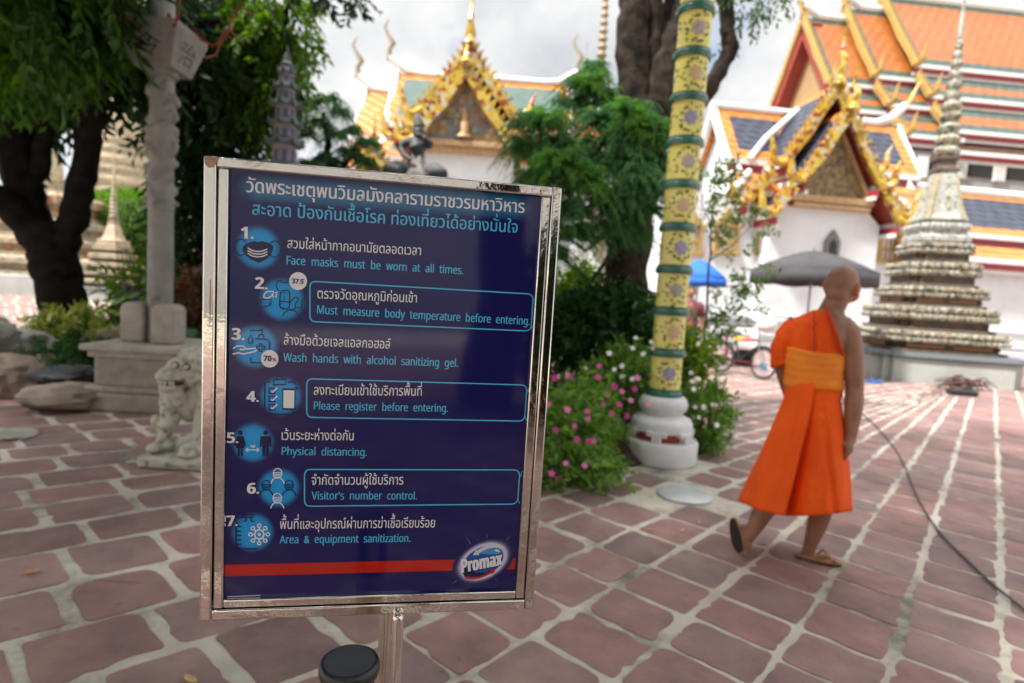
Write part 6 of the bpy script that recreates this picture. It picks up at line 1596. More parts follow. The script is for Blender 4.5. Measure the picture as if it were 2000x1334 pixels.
v1 = bush('flowering_plant', 1095, 855, 4.45, (0.32, 0.28, 0.26), 'pink flowered bedding plant next to the right edge of the sign', lf_vinca, 230, 0.075, 0.028, tl=0.17, droop=0.1, cat='flower')
flowers(v1, [(1083, 738), (1112, 735), (1147, 803), (1108, 800), (1085, 840), (1127, 858), (1148, 818), (1150, 862), (1160, 862), (1122, 832), (1086, 900), (1156, 905), (1090, 935), (1070, 790)], 0.026, pinks, 4.1)
v2 = bush('flowering_plant', 1148, 810, 4.9, (0.20, 0.24, 0.23), 'pink flowered bedding plant against the white column base', lf_vinca, 180, 0.075, 0.028, tl=0.17, droop=0.1, cat='flower')
flowers(v2, [(1168, 737), (1185, 770), (1200, 755), (1215, 765), (1245, 738), (1195, 808), (1232, 782), (1268, 790), (1210, 790), (1225, 812), (1178, 790), (1240, 760), (1170, 715)], 0.026, pinks, 4.4)
v3 = bush('flowering_plant', 1115, 915, 4.2, (0.26, 0.16, 0.13), 'low trailing pink flowered plant spilling onto the paving', lf_vinca, 110, 0.075, 0.028, droop=0.6, cat='flower', base=0.0)
flowers(v3, [(1143, 908), (1142, 909), (1105, 905), (1078, 925)], 0.024, pinks, 4.0)
v4 = bush('flowering_plant', 1212, 735, 5.4, (0.26, 0.26, 0.22), 'white flowered plant left of the yellow column', lf_vinca, 170, 0.07, 0.026, tl=0.16, droop=0.1, cat='flower')
flowers(v4, [(1190, 690), (1215, 715), (1200, 722), (1216, 735), (1170, 715), (1242, 660), (1272, 668), (1276, 680), (1258, 690), (1236, 680), (1255, 692), (1235, 740), (1143, 720)], 0.026, [whitep], 5.0)
v5 = bush('flowering_plant', 1378, 815, 5.4, (0.17, 0.22, 0.24), 'white flowered plant right of the white column base', lf_vinca, 170, 0.07, 0.026, tl=0.16, droop=0.1, cat='flower')
flowers(v5, [(1350, 728), (1352, 745), (1355, 760), (1358, 795), (1375, 795), (1392, 790), (1400, 830), (1365, 815), (1360, 740)], 0.026, [whitep], 5.05)
bush('round_bush', 1178, 645, 6.0, (0.52, 0.42, 0.40), 'dark glossy rounded bush in the flower bed', lf_round, 620, 0.075, 0.04, droop=0.0, leaves=9, tl=0.18)
bush('shrub', 1090, 640, 6.6, (0.30, 0.3, 0.34), 'lime green shrub behind the dark rounded bush by the sign', lf_bright, 140, 0.09, 0.05)
bush('shrub', 1275, 640, 6.5, (0.16, 0.2, 0.22), 'yellow green shrub between trunk and yellow column', lf_lime, 110, 0.08, 0.05)
bush('shrub', 1348, 690, 6.4, (0.12, 0.2, 0.13), 'light green shrub just right of the yellow column', lf_lime, 90, 0.08, 0.05)
bush('shrub', 1120, 570, 7.6, (0.35, 0.3, 0.2), 'bright leafy shrub behind the trunk base', lf_lime, 120, 0.09, 0.05)
# edging stones of the bed
rg = random.Random(9)
for i, (px, py) in enumerate(((1372, 878), (1388, 872), (1402, 868), (1415, 860), (1424, 846), (1428, 826))):
    g = G(px, py + 6); w = ('squat', 'broad', 'flat', 'round', 'narrow', 'last far')[i]
    rock((g.x, g.y + 0.04, 0.035), (rg.uniform(0.05, 0.075), rg.uniform(0.05, 0.07), rg.uniform(0.04, 0.06)), 'pale edging stone of the flower bed, number %s counted from the white base' % ('one', 'two', 'three', 'four', 'five', 'six')[i], 40 + i, m=m_rock_pale, group='pale edging stones of the flower bed')
# slender sapling right of the column
c = P(1375, 720, 7.0)
sp = thing('sapling', (c.x, c.y, 0.1), 'slender airy sapling with sparse leaves right of the yellow column', 'sapling')
mb = MB(); tips = []
limb(mb, [Vector((0, 0, 0))] + relp(sp, [(1378, 640, 7.0), (1385, 520, 7.0), (1392, 420, 7.0), (1398, 340, 7.0), (1395, 300, 7.0)]), 0.018, 0.006, 6, 0.01, 31)
for pts in ([(1384, 560, 7.0), (1420, 560, 6.9), (1460, 555, 6.9), (1480, 545, 6.8)], [(1386, 510, 7.0), (1430, 480, 6.9), (1468, 440, 6.9)], [(1388, 470, 7.0), (1420, 430, 7.0), (1450, 400, 7.0)], [(1380, 610, 7.0), (1420, 620, 6.9), (1455, 600, 6.8)], [(1390, 440, 7.0), (1370, 400, 7.0), (1372, 360, 7.0)], [(1380, 590, 7.0), (1400, 640, 6.9), (1412, 632, 6.9)], [(1394, 400, 7.0), (1425, 370, 7.0), (1438, 330, 7.0)]):
    limb(mb, relp(sp, pts), 0.009, 0.004, 5, 0.008, int(pts[-1][0])); tips += pts[1:]
mb.build('stems', mat('sapling_bark', (0.12, 0.10, 0.07), 0.9), sp, smooth=60)
a = twigs(nr, blobs(sp, [(px, py, Y, 0.15, 10) for px, py, Y in tips] + [(1395, 340, 7.0, 0.15, 12)]), leaves=8, tl=0.16, ll=0.062, lw=0.034, droop=0.3)
leaf_mesh('foliage', *a, leafmat('leaf_sapling', (0.06, 0.12, 0.03), (0.15, 0.24, 0.06), 0.4), sp)
# left bed
bush('variegated_shrub', 150, 645, 7.0, (0.40, 0.3, 0.17), 'yellow variegated leafy shrub at the foot of the dark tree', leafmat('leaf_variegated', (0.10, 0.17, 0.02), (0.40, 0.42, 0.12), 0.3), 120, 0.11, 0.045, leaves=9, base=0.35)
bush('ground_shrub', 130, 712, 6.4, (0.24, 0.25, 0.17), 'dark green low shrub beside the pedestal', leafmat('leaf_low', (0.018, 0.065, 0.015), (0.05, 0.14, 0.035), 0.3), 130, 0.08, 0.05, leaves=9, base=0.1)
bush('ground_shrub', 175, 690, 6.9, (0.22, 0.25, 0.12), 'soft green low shrub above the flat slate', leafmat('leaf_low', (0.018, 0.065, 0.015), (0.05, 0.14, 0.035), 0.3), 80, 0.07, 0.04, leaves=9, base=0.2)
bush('croton', 372, 600, 7.4, (0.22, 0.25, 0.28), 'red brown leaved croton beside the lamp column and the sign', leafmat('leaf_croton', (0.06, 0.02, 0.012), (0.16, 0.08, 0.03), 0.3), 120, 0.13, 0.04, leaves=9, base=0.3)
def broadleaf(px, py, Y, n, ln, label, m, seed, spread=0.5):
    c = P(px, py, Y); t = thing('broad_leaf_plant', (c.x, c.y, 0.35), label, 'plant')
    rg = random.Random(seed); st = MB(); lv = MB()
    for k in range(n):
        a = rg.uniform(0, 2 * PI); rr = rg.uniform(0.1, spread); h = c.z - 0.35 + rg.uniform(-0.12, 0.16)
        tip = Vector((rr * math.cos(a), rr * math.sin(a), h)); st.tube([(0, 0, 0), tip * 0.5 + Vector((0, 0, 0.08)), tip], [0.012, 0.009, 0.006], 5)
        d = Vector((math.cos(a), math.sin(a), -0.55)).normalized(); s = Vector((-math.sin(a), math.cos(a), 0)); u = s.cross(d); L = ln * rg.uniform(0.7, 1.2)
        o = len(lv.v); rows = 7
        for i in range(rows):
            q = i / (rows - 1); w = L * 0.42 * (math.sin(PI * (0.12 + 0.88 * q)) ** 0.8) * (1 - 0.15 * q); cen = tip + d * L * (q - 0.2) + Vector((0, 0, -0.10 * L * q * q))
            for e in (-1, 0, 1): lv.v.append(tuple(cen + s * w * e + u * (-abs(e) * w * 0.3)))
        for i in range(rows - 1):
            for e in (0, 1): lv.f.append([o + i * 3 + e, o + i * 3 + e + 1, o + i * 3 + 4 + e, o + i * 3 + 3 + e]); lv.m.append(0)
    st.build('stems', mat('green_stem', (0.08, 0.11, 0.03), 0.8), t, smooth=60); lv.build('leaves', m, t, smooth=0)
lf_taro = leafmat('leaf_taro', (0.035, 0.10, 0.015), (0.10, 0.21, 0.025), 0.35, rough=0.35)
broadleaf(195, 620, 7.4, 9, 0.26, 'broad leaved green plant right of the dark trunk', lf_taro, 1, 0.3)
broadleaf(250, 615, 7.3, 10, 0.24, 'broad leaved green plant left of the stone column', lf_taro, 2, 0.3)
broadleaf(285, 590, 7.6, 6, 0.24, 'tall broad leaved plant touching the stone column', lf_taro, 3, 0.25)
broadleaf(375, 660, 6.9, 5, 0.2, 'broad blue green leaves between the clamp stones and the sign', leafmat('leaf_blue', (0.03, 0.10, 0.06), (0.06, 0.16, 0.08), 0.2), 4, 0.2)
bush('shrub', 285, 560, 8.6, (0.25, 0.25, 0.16), 'long leaved yellow green shrub behind the stone column', lf_bright, 50, 0.2, 0.035, leaves=8, tl=0.35, base=0.4)
# ------------------------------------------------------------------ the monk
MK = Frame(1583, 1100, 3.12, R(-29))
monk = thing('person', MK.o, 'barefoot-sandalled monk with shaved head walking away in a bright orange robe', 'person', rz=MK.yaw)
monk['label'] = 'monk with shaved head and sandals walking away in a bright orange robe'
KM = 0.00237
def MP(px, py, d=0.0):
    x, z = MK(px, py, d); return Vector((x, d, z))
skin = mat('skin', (0.32, 0.155, 0.092), 0.5, col2=(0.235, 0.108, 0.062), nscale=9, bump=0.08, bscale=60)
def ell(c, a, b, n=36, f=None):
    o = []
    for k in range(n):
        t = 2 * PI * k / n; s = f(t) if f else 1.0
        o.append((c[0] + a * s * math.cos(t), c[1] + b * s * math.sin(t), c[2]))
    return o
def torso_secs(grow, rows):
    return [ell(MP(x, y, d), hw * KM + grow, dp + grow) for y, x, hw, dp, d in rows]
TR = [(596, 1627, 19, 0.052, 0.0), (606, 1622, 24, 0.062, 0.0), (618, 1614, 42, 0.078, 0.0), (632, 1606, 60, 0.098, 0.0), (655, 1600, 62, 0.115, 0.0), (690, 1594, 56, 0.115, 0.0), (735, 1590, 50, 0.108, 0.0), (780, 1588, 56, 0.118, 0.0), (830, 1588, 58, 0.12, 0.0)]
mb = MB()
mb.loft(torso_secs(0, TR))
mb.tube([MP(1616, 628, 0.0), MP(1624, 606, 0.0), MP(1636, 582, 0.005), MP(1644, 566, 0.01)], [0.078, 0.060, 0.058, 0.062], 18)
hc = MP(1645, 553, 0.01)
HR = Matrix.Rotation(R(-22), 3, 'Z') @ Matrix.Rotation(R(6), 3, 'Y')
mb.ball(hc, (0.076, 0.094, 0.096), 26, 18, M=HR)
hp = lambda x, y, z: hc + HR @ Vector((x, y, z))
mb.ball(hp(0, 0.03, -0.055), (0.060, 0.075, 0.062), 18, 12, M=HR)                       # jaw
mb.ball(hp(0, -0.045, -0.05), (0.058, 0.045, 0.05), 16, 10, M=HR)                        # nape
mb.ball(hp(0, 0.108, -0.03), (0.014, 0.018, 0.024), 10, 8, M=HR); mb.ball(hp(0, 0.10, -0.005), (0.010, 0.014, 0.03), 10, 8, M=HR)
mb.ball(hp(0, 0.082, 0.018), (0.055, 0.02, 0.012), 12, 8, M=HR); mb.ball(hp(0, 0.088, -0.068), (0.026, 0.014, 0.010), 10, 8, M=HR)
for s in (-1, 1):
    mb.ball(hp(0.030 * s, 0.084, 0.0), (0.014, 0.010, 0.010), 10, 8, M=HR)
    E3 = HR @ Matrix.Rotation(R(-24 * s), 3, 'Z')
    mb.ball(hp(0.080 * s, -0.002, -0.022), (0.011, 0.022, 0.034), 12, 10, M=E3); mb.ball(hp(0.078 * s, 0.004, -0.052), (0.008, 0.010, 0.014), 8, 6, M=E3)
def armtube(pts, rr): mb.tube(pts, rr, 14)
armtube([MP(1640, 634, 0.0), MP(1656, 650, 0.0), MP(1663, 685, -0.005), MP(1667, 722, -0.01), MP(1669, 755, -0.005), MP(1668, 785, -0.02), MP(1665, 820, -0.035), MP(1662, 848, -0.05), MP(1660, 858, -0.055)], [0.062, 0.063, 0.057, 0.050, 0.044, 0.047, 0.040, 0.030, 0.029])
armtube([MP(1560, 632, 0.0), MP(1544, 645, 0.0), MP(1530, 680, 0.01), MP(1526, 705, 0.03), MP(1532, 735, 0.08), MP(1540, 765, 0.14), MP(1546, 785, 0.17)], [0.06, 0.055, 0.047, 0.042, 0.040, 0.034, 0.027])
# right hand: palm, four fingers of unequal length, thumb at the side
mb.ball(MP(1657, 872, -0.065), (0.026, 0.044, 0.046), 14, 10); mb.ball(MP(1659, 860, -0.058), (0.029, 0.034, 0.034), 14, 10)
for k, (dx, dd, L) in enumerate(((1.0, 0.036, 0.092), (0.3, 0.012, 0.108), (-0.4, -0.012, 0.102), (-1.0, -0.036, 0.082))):
    b = MP(1655, 883, -0.065 + dd); t1_ = b + Vector((-0.010, 0, -0.45 * L)); t2_ = t1_ + Vector((-0.018, 0.0, -0.3 * L)); t3_ = t2_ + Vector((-0.018, 0.002, -0.15 * L))
    mb.tube([b + Vector((0.004, 0, 0.02)), b, t1_, t2_, t3_], [0.0125, 0.0122, 0.0108, 0.0098, 0.008], 8)
b = MP(1650, 866, -0.09)
mb.tube([b, b + Vector((-0.020, 0.006, -0.022)), b + Vector((-0.034, 0.004, -0.044)), b + Vector((-0.040, 0, -0.058))], [0.013, 0.012, 0.0105, 0.008], 8)
# left hand, in front of the body
b = MP(1548, 790, 0.18); mb.ball(b, (0.030, 0.022, 0.038), 12, 8)
for k in range(4):
    q = b + Vector((-0.024 + 0.016 * k, 0.0, -0.03)); mb.tube([q, q + Vector((0.004, 0.012, -0.03)), q + Vector((0.008, 0.032, -0.045))], [0.0098, 0.009, 0.0075], 8)
mb.tube([b + Vector((0.025, 0, 0.01)), b + Vector((0.045, 0.012, -0.012)), b + Vector((0.05, 0.022, -0.03))], [0.011, 0.010, 0.008], 8)
# legs
mb.tube([MP(1608, 820, 0.02), MP(1612, 900, 0.03), MP(1611, 960, 0.04), MP(1603, 1000, 0.04), MP(1596, 1025, 0.04), MP(1584, 1060, 0.04), MP(1577, 1080, 0.04), MP(1572, 1092, 0.04)], [0.085, 0.075, 0.058, 0.056, 0.052, 0.036, 0.032, 0.034], 16)
mb.tube([MP(1560, 1090, 0.04), MP(1575, 1091, 0.04), MP(1600, 1093, 0.045), MP(1622, 1096, 0.05), MP(1634, 1098, 0.052)], [0.026, 0.034, 0.032, 0.026, 0.016], 14, flat=1.0)
for k in range(5): mb.ball(MP(1634 - 2.5 * abs(k - 1), 1098, 0.02 + 0.018 * k), (0.013, 0.010, 0.010), 8, 6)
mb.tube([MP(1562, 820, -0.02), MP(1545, 900, -0.06), MP(1520, 960, -0.10), MP(1500, 985, -0.12), MP(1483, 1012, -0.135), MP(1468, 1040, -0.15), MP(1462, 1050, -0.15)], [0.085, 0.075, 0.058, 0.056, 0.05, 0.036, 0.033], 16)
mb.tube([MP(1449, 1026, -0.14), MP(1455, 1045, -0.145), MP(1458, 1062, -0.15), MP(1457, 1078, -0.15)], [0.030, 0.036, 0.032, 0.022], 14)
for k in range(5): mb.ball(MP(1456, 1083, -0.185 + 0.017 * k), (0.010, 0.010, 0.013), 8, 6)
bd = mb.build('body', skin, monk); remesh(bd, 0.0058, 3)
# robe
def cloth_folds(m):
    t = m.node_tree; b = t.nodes['Principled BSDF']
    tcn = N(t, 'ShaderNodeTexCoord'); mp = N(t, 'ShaderNodeMapping'); mp.inputs['Scale'].default_value = (9.0, 9.0, 2.6); mp.inputs['Rotation'].default_value = (0.0, 0.22, 0.0)
    n = N(t, 'ShaderNodeTexNoise', i_Scale=1.0, i_Detail=4.0, i_Roughness=0.55, i_Distortion=1.2)
    bp = N(t, 'ShaderNodeBump', i_Strength=0.8, i_Distance=0.035)
    prev = b.inputs['Normal'].links[0].from_socket
    t.links.new(tcn.outputs['Object'], mp.inputs[0]); t.links.new(mp.outputs[0], n.inputs[0]); t.links.new(n.outputs[0], bp.inputs['Height'])
    t.links.new(prev, bp.inputs['Normal']); t.links.new(bp.outputs[0], b.inputs['Normal'])
    b.inputs['Specular IOR Level'].default_value = 0.2
robe_c = mat('robe_orange', (0.88, 0.105, 0.006), 0.75, col2=(0.80, 0.090, 0.006), nscale=3, bump=0.12, bscale=140)
cloth_folds(robe_c)
sash_c = mat('sash_amber', (0.88, 0.25, 0.012), 0.75, col2=(0.80, 0.205, 0.010), nscale=6, bump=0.15, bscale=140)
RO = [(r[0], r[1] - 1.5, r[2], r[3], r[4]) for r in TR[1:8]]
def fold(t, y): return 1.0 + 0.012 * math.sin(9 * t + y * 0.05) + 0.008 * math.sin(17 * t - y * 0.08)
secs = []
for i in range(len(RO) - 1):
    for q in range(4):
        r = [RO[i][k] + (RO[i + 1][k] - RO[i][k]) * q / 4 for k in range(5)]
        secs.append(ell(MP(r[1], r[0], r[4]), r[2] * KM + 0.016, r[3] + 0.016, 64, lambda t, y=r[0]: fold(t, y)))
bm = bmesh.new(); rows = [[bm.verts.new(p) for p in s] for s in secs]
for i in range(len(rows) - 1):
    for k in range(64): bm.faces.new([rows[i][k], rows[i][(k + 1) % 64], rows[i + 1][(k + 1) % 64], rows[i + 1][k]])
pa, pb = MP(1609, 586, -0.12), MP(1648, 698, -0.12)
dv = (pb - pa).normalized(); nn = Vector((dv.z, 0, -dv.x)); nn = nn if nn.x > 0 else -nn
bmesh.ops.bisect_plane(bm, geom=bm.verts[:] + bm.edges[:] + bm.faces[:], plane_co=pa, plane_no=nn, clear_outer=True)
# the stitched seam down the back
for v in bm.verts:
    if v.co.y < 0:
        sx, _ = MK(1590, 650, v.co.y); d = abs(v.co.x - sx)
        if d < 0.02: v.co.y -= 0.006 * (1 - d / 0.02)
me = bpy.data.meshes.new('robe'); bm.to_mesh(me); bm.free(); me.materials.append(robe_c)
me.polygons.foreach_set('use_smooth', [True] * len(me.polygons))
ro = bpy.data.objects.new('robe', me); COL.objects.link(ro); ro.parent = monk
so = ro.modifiers.new('cloth', 'SOLIDIFY'); so.thickness = 0.007; so.offset = 1
sb = ro.modifiers.new('sub', 'SUBSURF'); sb.levels = 1; sb.render_levels = 1
mb = MB()                                               # roll of cloth along the shoulder edge and the seam
mb.tube([MP(1613, 600, -0.074), MP(1618, 612, -0.092), MP(1626, 632, -0.118), MP(1636, 662, -0.122), MP(1646, 694, -0.095)], [0.007, 0.009, 0.010, 0.010, 0.008], 8)
mb.tube([MP(1590 + 0.8 * math.sin(k * 1.7), 610 + 5 * k, -0.118 - 0.024 * min(1, k / 5.0) + 0.002 * math.sin(k * 2.1)) for k in range(16)], 0.0045, 6)
mb.build('robe_hem', mat('robe_fold', (0.55, 0.05, 0.004), 0.8), monk, smooth=0)
# sleeve over the left upper arm
mb = MB(); secs = []
sl = [(1598, 655, 0.0, 0.065), (1576, 643, 0.0, 0.070), (1557, 645, 0.0, 0.074), (1543, 656, 0.0, 0.074), (1534, 672, 0.005, 0.070), (1530, 692, 0.015, 0.068), (1529, 706, 0.02, 0.066), (1533, 714, 0.02, 0.060)]
for i in range(len(sl) - 1):
    for q in range(3):
        x, y, d, r = [sl[i][k] + (sl[i + 1][k] - sl[i][k]) * q / 3 for k in range(4)]
        c = MP(x, y, d); ax = (MP(sl[i + 1][0], sl[i + 1][1], sl[i + 1][2]) - MP(*sl[i][:3])).normalized()
        u = Vector((0, 1, 0)); w = ax.cross(u).normalized(); u = w.cross(ax)
        rr = r * (1 + 0.05 * math.sin(y * 0.42))
        secs.append([tuple(c + w * rr * math.cos(t) * (1 + 0.05 * math.sin(5 * t + y * 0.2)) + u * rr * 1.08 * math.sin(t)) for t in [2 * PI * k / 30 for k in range(30)]])
mb.loft(secs); mb.build('robe_sleeve', robe_c, monk, smooth=0)
# sash
mb = MB(); secs = []
for j in range(22):
    t = j / 21; y = 683 + 73 * t
    x = np.interp(y, [690, 735, 780], [1592, 1589, 1587]); hwp = np.interp(y, [683, 700, 740, 756], [54.5, 54, 52, 55]); dp = 0.128
    g = 0.021 + 0.0018 * math.sin(j * 1.5 + 0.8 * math.sin(j * 0.9)) + (0.0 if 0 < j < 21 else -0.004)
    secs.append([(p[0], p[1], p[2] + 0.007 * math.sin(2 * a_ + 0.8 + j * 0.12) + 0.0025 * math.sin(5 * a_ + j)) for p, a_ in zip(ell(MP(x, y, 0), hwp * KM + g, dp + g, 48), [2 * PI * k / 48 for k in range(48)])])
mb.loft(secs); mb.build('sash', sash_c, monk, smooth=0)
# skirt: flares to the lower left, the overlapping panel falls over the back
mb = MB(); secs = []
LX = [(748, 1534, 1641), (775, 1531, 1642), (800, 1522, 1646), (850, 1502, 1653), (900, 1481, 1659), (950, 1458, 1663), (985, 1444, 1665)]
NS, NA = 34, 260
for j in range(NS):
    t = j / (NS - 1); row = []
    for k in range(NA):
        a_ = 2 * PI * k / NA; ca, sa = math.cos(a_), math.sin(a_)
        hem = 1008 - 30 * max(0, -ca) ** 2.2 - 10 * max(0, ca) ** 2 - (6 if sa > 0 else 0)
        y = 748 + (hem - 748) * t
        yl = min(985, 748 + 237 * t)
        xl = np.interp(yl, [r[0] for r in LX], [r[1] for r in LX]); xr = np.interp(yl, [r[0] for r in LX], [r[2] for r in LX])
        b = 0.135 + 0.13 * t
        c = (xl + xr) / 2; hwid = (xr - xl) / 2
        fl = 1 + t * (0.022 * math.sin(8 * a_ + 1.3) + 0.014 * math.sin(15 * a_ + 4 * t))
        d = b * sa * fl - 0.02 * t
        px = c + hwid * ca * (1 + 0.4 * (fl - 1))
        if sa < 0:                                      # overlapping back panel, its free edge slants to the lower left
            edge = 1592 - 60 * t ** 1.1
            s = 1 / (1 + math.exp((px - edge) * 1.4)); d -= s * (0.020 + 0.055 * t) * (-sa) ** 0.3
            d += (0.115 * t * math.exp(-(px - edge) / 15) * min(1, (px - edge) / 2.5)) if px > edge else 0
            d += 0.016 * t * math.exp(-((px - (1600 + 30 * t)) / 7) ** 2) - 0.012 * t * math.exp(-((px - (1612 + 32 * t)) / 9) ** 2)
            d += 0.012 * t * math.exp(-((px - (1500 - 40 * t)) / 10) ** 2)
        p = MP(px, y, d); row.append(tuple(p))
    secs.append(row)
mb.loft(secs); sk = mb.build('robe_skirt', robe_c, monk, smooth=0)
# face mask with its ear loop
mask_c = mat('mask_orange', (0.80, 0.13, 0.02), 0.8)
mb = MB(); mb.ball(hp(0, 0.075, -0.056), (0.066, 0.052, 0.046), 20, 14, M=HR); mk = mb.build('face_mask', mask_c, monk, smooth=0)
for s in (-1, 1):
    mb = MB(); mb.tube([hp(0.058 * s, 0.06, -0.035), hp(0.074 * s, 0.03, -0.02), hp(0.085 * s, -0.008, 0.008), hp(0.088 * s, -0.022, -0.02), hp(0.080 * s, 0.0, -0.055), hp(0.062 * s, 0.05, -0.075)], 0.0035, 6)
    mb.build('ear_loop', mask_c, mk, smooth=0)
# sandals
sole_m = mat('sandal_sole', (0.030, 0.020, 0.014), 0.7, bump=0.3, bscale=120); tan_m = mat('sandal_tan', (0.36, 0.20, 0.075), 0.7)
def sandal(c, l, w, L, wd):
    n = l.cross(w).normalized(); top, bot, bot2 = [], [], []
    for k in range(32):
        t = 2 * PI * k / 32; x = math.cos(t); yy = math.sin(t) * (0.86 + 0.18 * x)
        p = c + l * (L / 2 * x) + w * (wd / 2 * yy)
        top.append(p + n * 0.010); bot.append(p); bot2.append(p - n * 0.010)
    a = MB(); a.loft([top, bot]); s1 = a.build('sandal', tan_m, monk)
    a = MB(); a.loft([[p - n * 0.0005 for p in bot], bot2]); a.build('sole', sole_m, s1)
    a = MB()
    k0 = c + l * (L * 0.28)
    for s in (-1, 1): a.tube([k0 + n * 0.02, k0 - l * 0.04 + w * (wd * 0.3 * s) + n * 0.045, c + w * (wd * 0.46 * s) + l * 0.0 + n * 0.012], [0.006, 0.008, 0.006], 7)
    a.build('thong', tan_m, s1, smooth=0)
c0 = MP(1596, 1103, 0.045); c0.z = 0.012
sandal(c0, Vector((1, 0.12, 0)).normalized(), Vector((-0.12, 1, 0)).normalized(), 0.235, 0.095)
sc_ = MP(1438, 1045, -0.165)
l_ = (MP(1444, 1082, -0.15) - MP(1431, 1008, -0.17)).normalized(); w_ = Vector((0.80, -0.60, 0)); w_ = (w_ - l_ * w_.dot(l_)).normalized()
nfix = l_.cross(w_)
if nfix.x < 0: w_ = -w_
sandal(sc_, l_, w_, 0.20, 0.088)

# ------------------------------------------------------------------ parasols
def parasol(px, py_top, py_rim, Y, r, col, label, rz=0.0, tilt=0.0, val=0.22, ground=0.0):
    c = P(px, py_rim, Y); tp = P(px, py_top, Y)
    t = thing('parasol', (c.x, c.y, ground), label, 'parasol', rz=rz)
    t.rotation_euler.x = tilt
    zr, zt = c.z - ground, tp.z - ground
    n = 8; rows = []
    for q in (0.02, 0.25, 0.5, 0.75, 1.0):
        row = []
        for k in range(n * 4):
            a = 2 * PI * k / (n * 4); s = 1 - 0.05 * abs(math.sin(n / 2 * a)) * q
            row.append((r * q * s * math.cos(a), r * q * s * math.sin(a), zt + (zr - zt) * (q ** 1.5) - 0.02 * abs(math.sin(n / 2 * a)) * q))
        rows.append(row)
    val_r = [(x * 1.005, y * 1.005, z - val + 0.015 * math.sin(8 * k)) for k, (x, y, z) in enumerate(rows[-1])]
    mb = MB(); mb.loft(rows, cap=False); o = mb.build('canopy', col, t, smooth=25); s = o.modifiers.new('thick', 'SOLIDIFY'); s.thickness = 0.006
    mb = MB(); mb.loft([rows[-1], val_r], cap=False); v = mb.build('valance', col, o, smooth=25); s = v.modifiers.new('thick', 'SOLIDIFY'); s.thickness = 0.006
    grey = mat('parasol_pole', (0.30, 0.31, 0.32), 0.4, 0.5)
    mb = MB(); mb.tube([(0, 0, 0.05), (0, 0, zt + 0.06)], 0.022, 10); mb.build('pole', grey, t, smooth=40)
    mb = MB()
    for k in range(n):
        a = 2 * PI * k / n; mb.tube([(0.02 * math.cos(a), 0.02 * math.sin(a), zt - 0.03), (r * 0.55 * math.cos(a), r * 0.55 * math.sin(a), zt + (zr - zt) * 0.45 - 0.03), (r * 0.97 * math.cos(a), r * 0.97 * math.sin(a), zr - 0.02)], 0.008, 5)
    mb.build('ribs', grey, t, smooth=40)
    mb = MB(); mb.lathe([(0.28, 0.0), (0.28, 0.06), (0.06, 0.10), (0.045, 0.3)], seg=20); mb.build('base', mat('concrete', (0.35, 0.34, 0.33), 0.9), t, smooth=30)
    return t
parasol(1586, 489, 530, 12.2, 1.20, mat('grey_canvas', (0.062, 0.058, 0.064), 0.85, col2=(0.045, 0.042, 0.047), nscale=4), 'large dark grey parasol open behind the monk in front of the white wall', rz=R(12), val=0.27)
parasol(1364, 507, 543, 13.0, 0.62, mat('blue_canvas', (0.02, 0.13, 0.52), 0.8), 'bright blue parasol behind the yellow column and the sapling', rz=R(5), val=0.16)

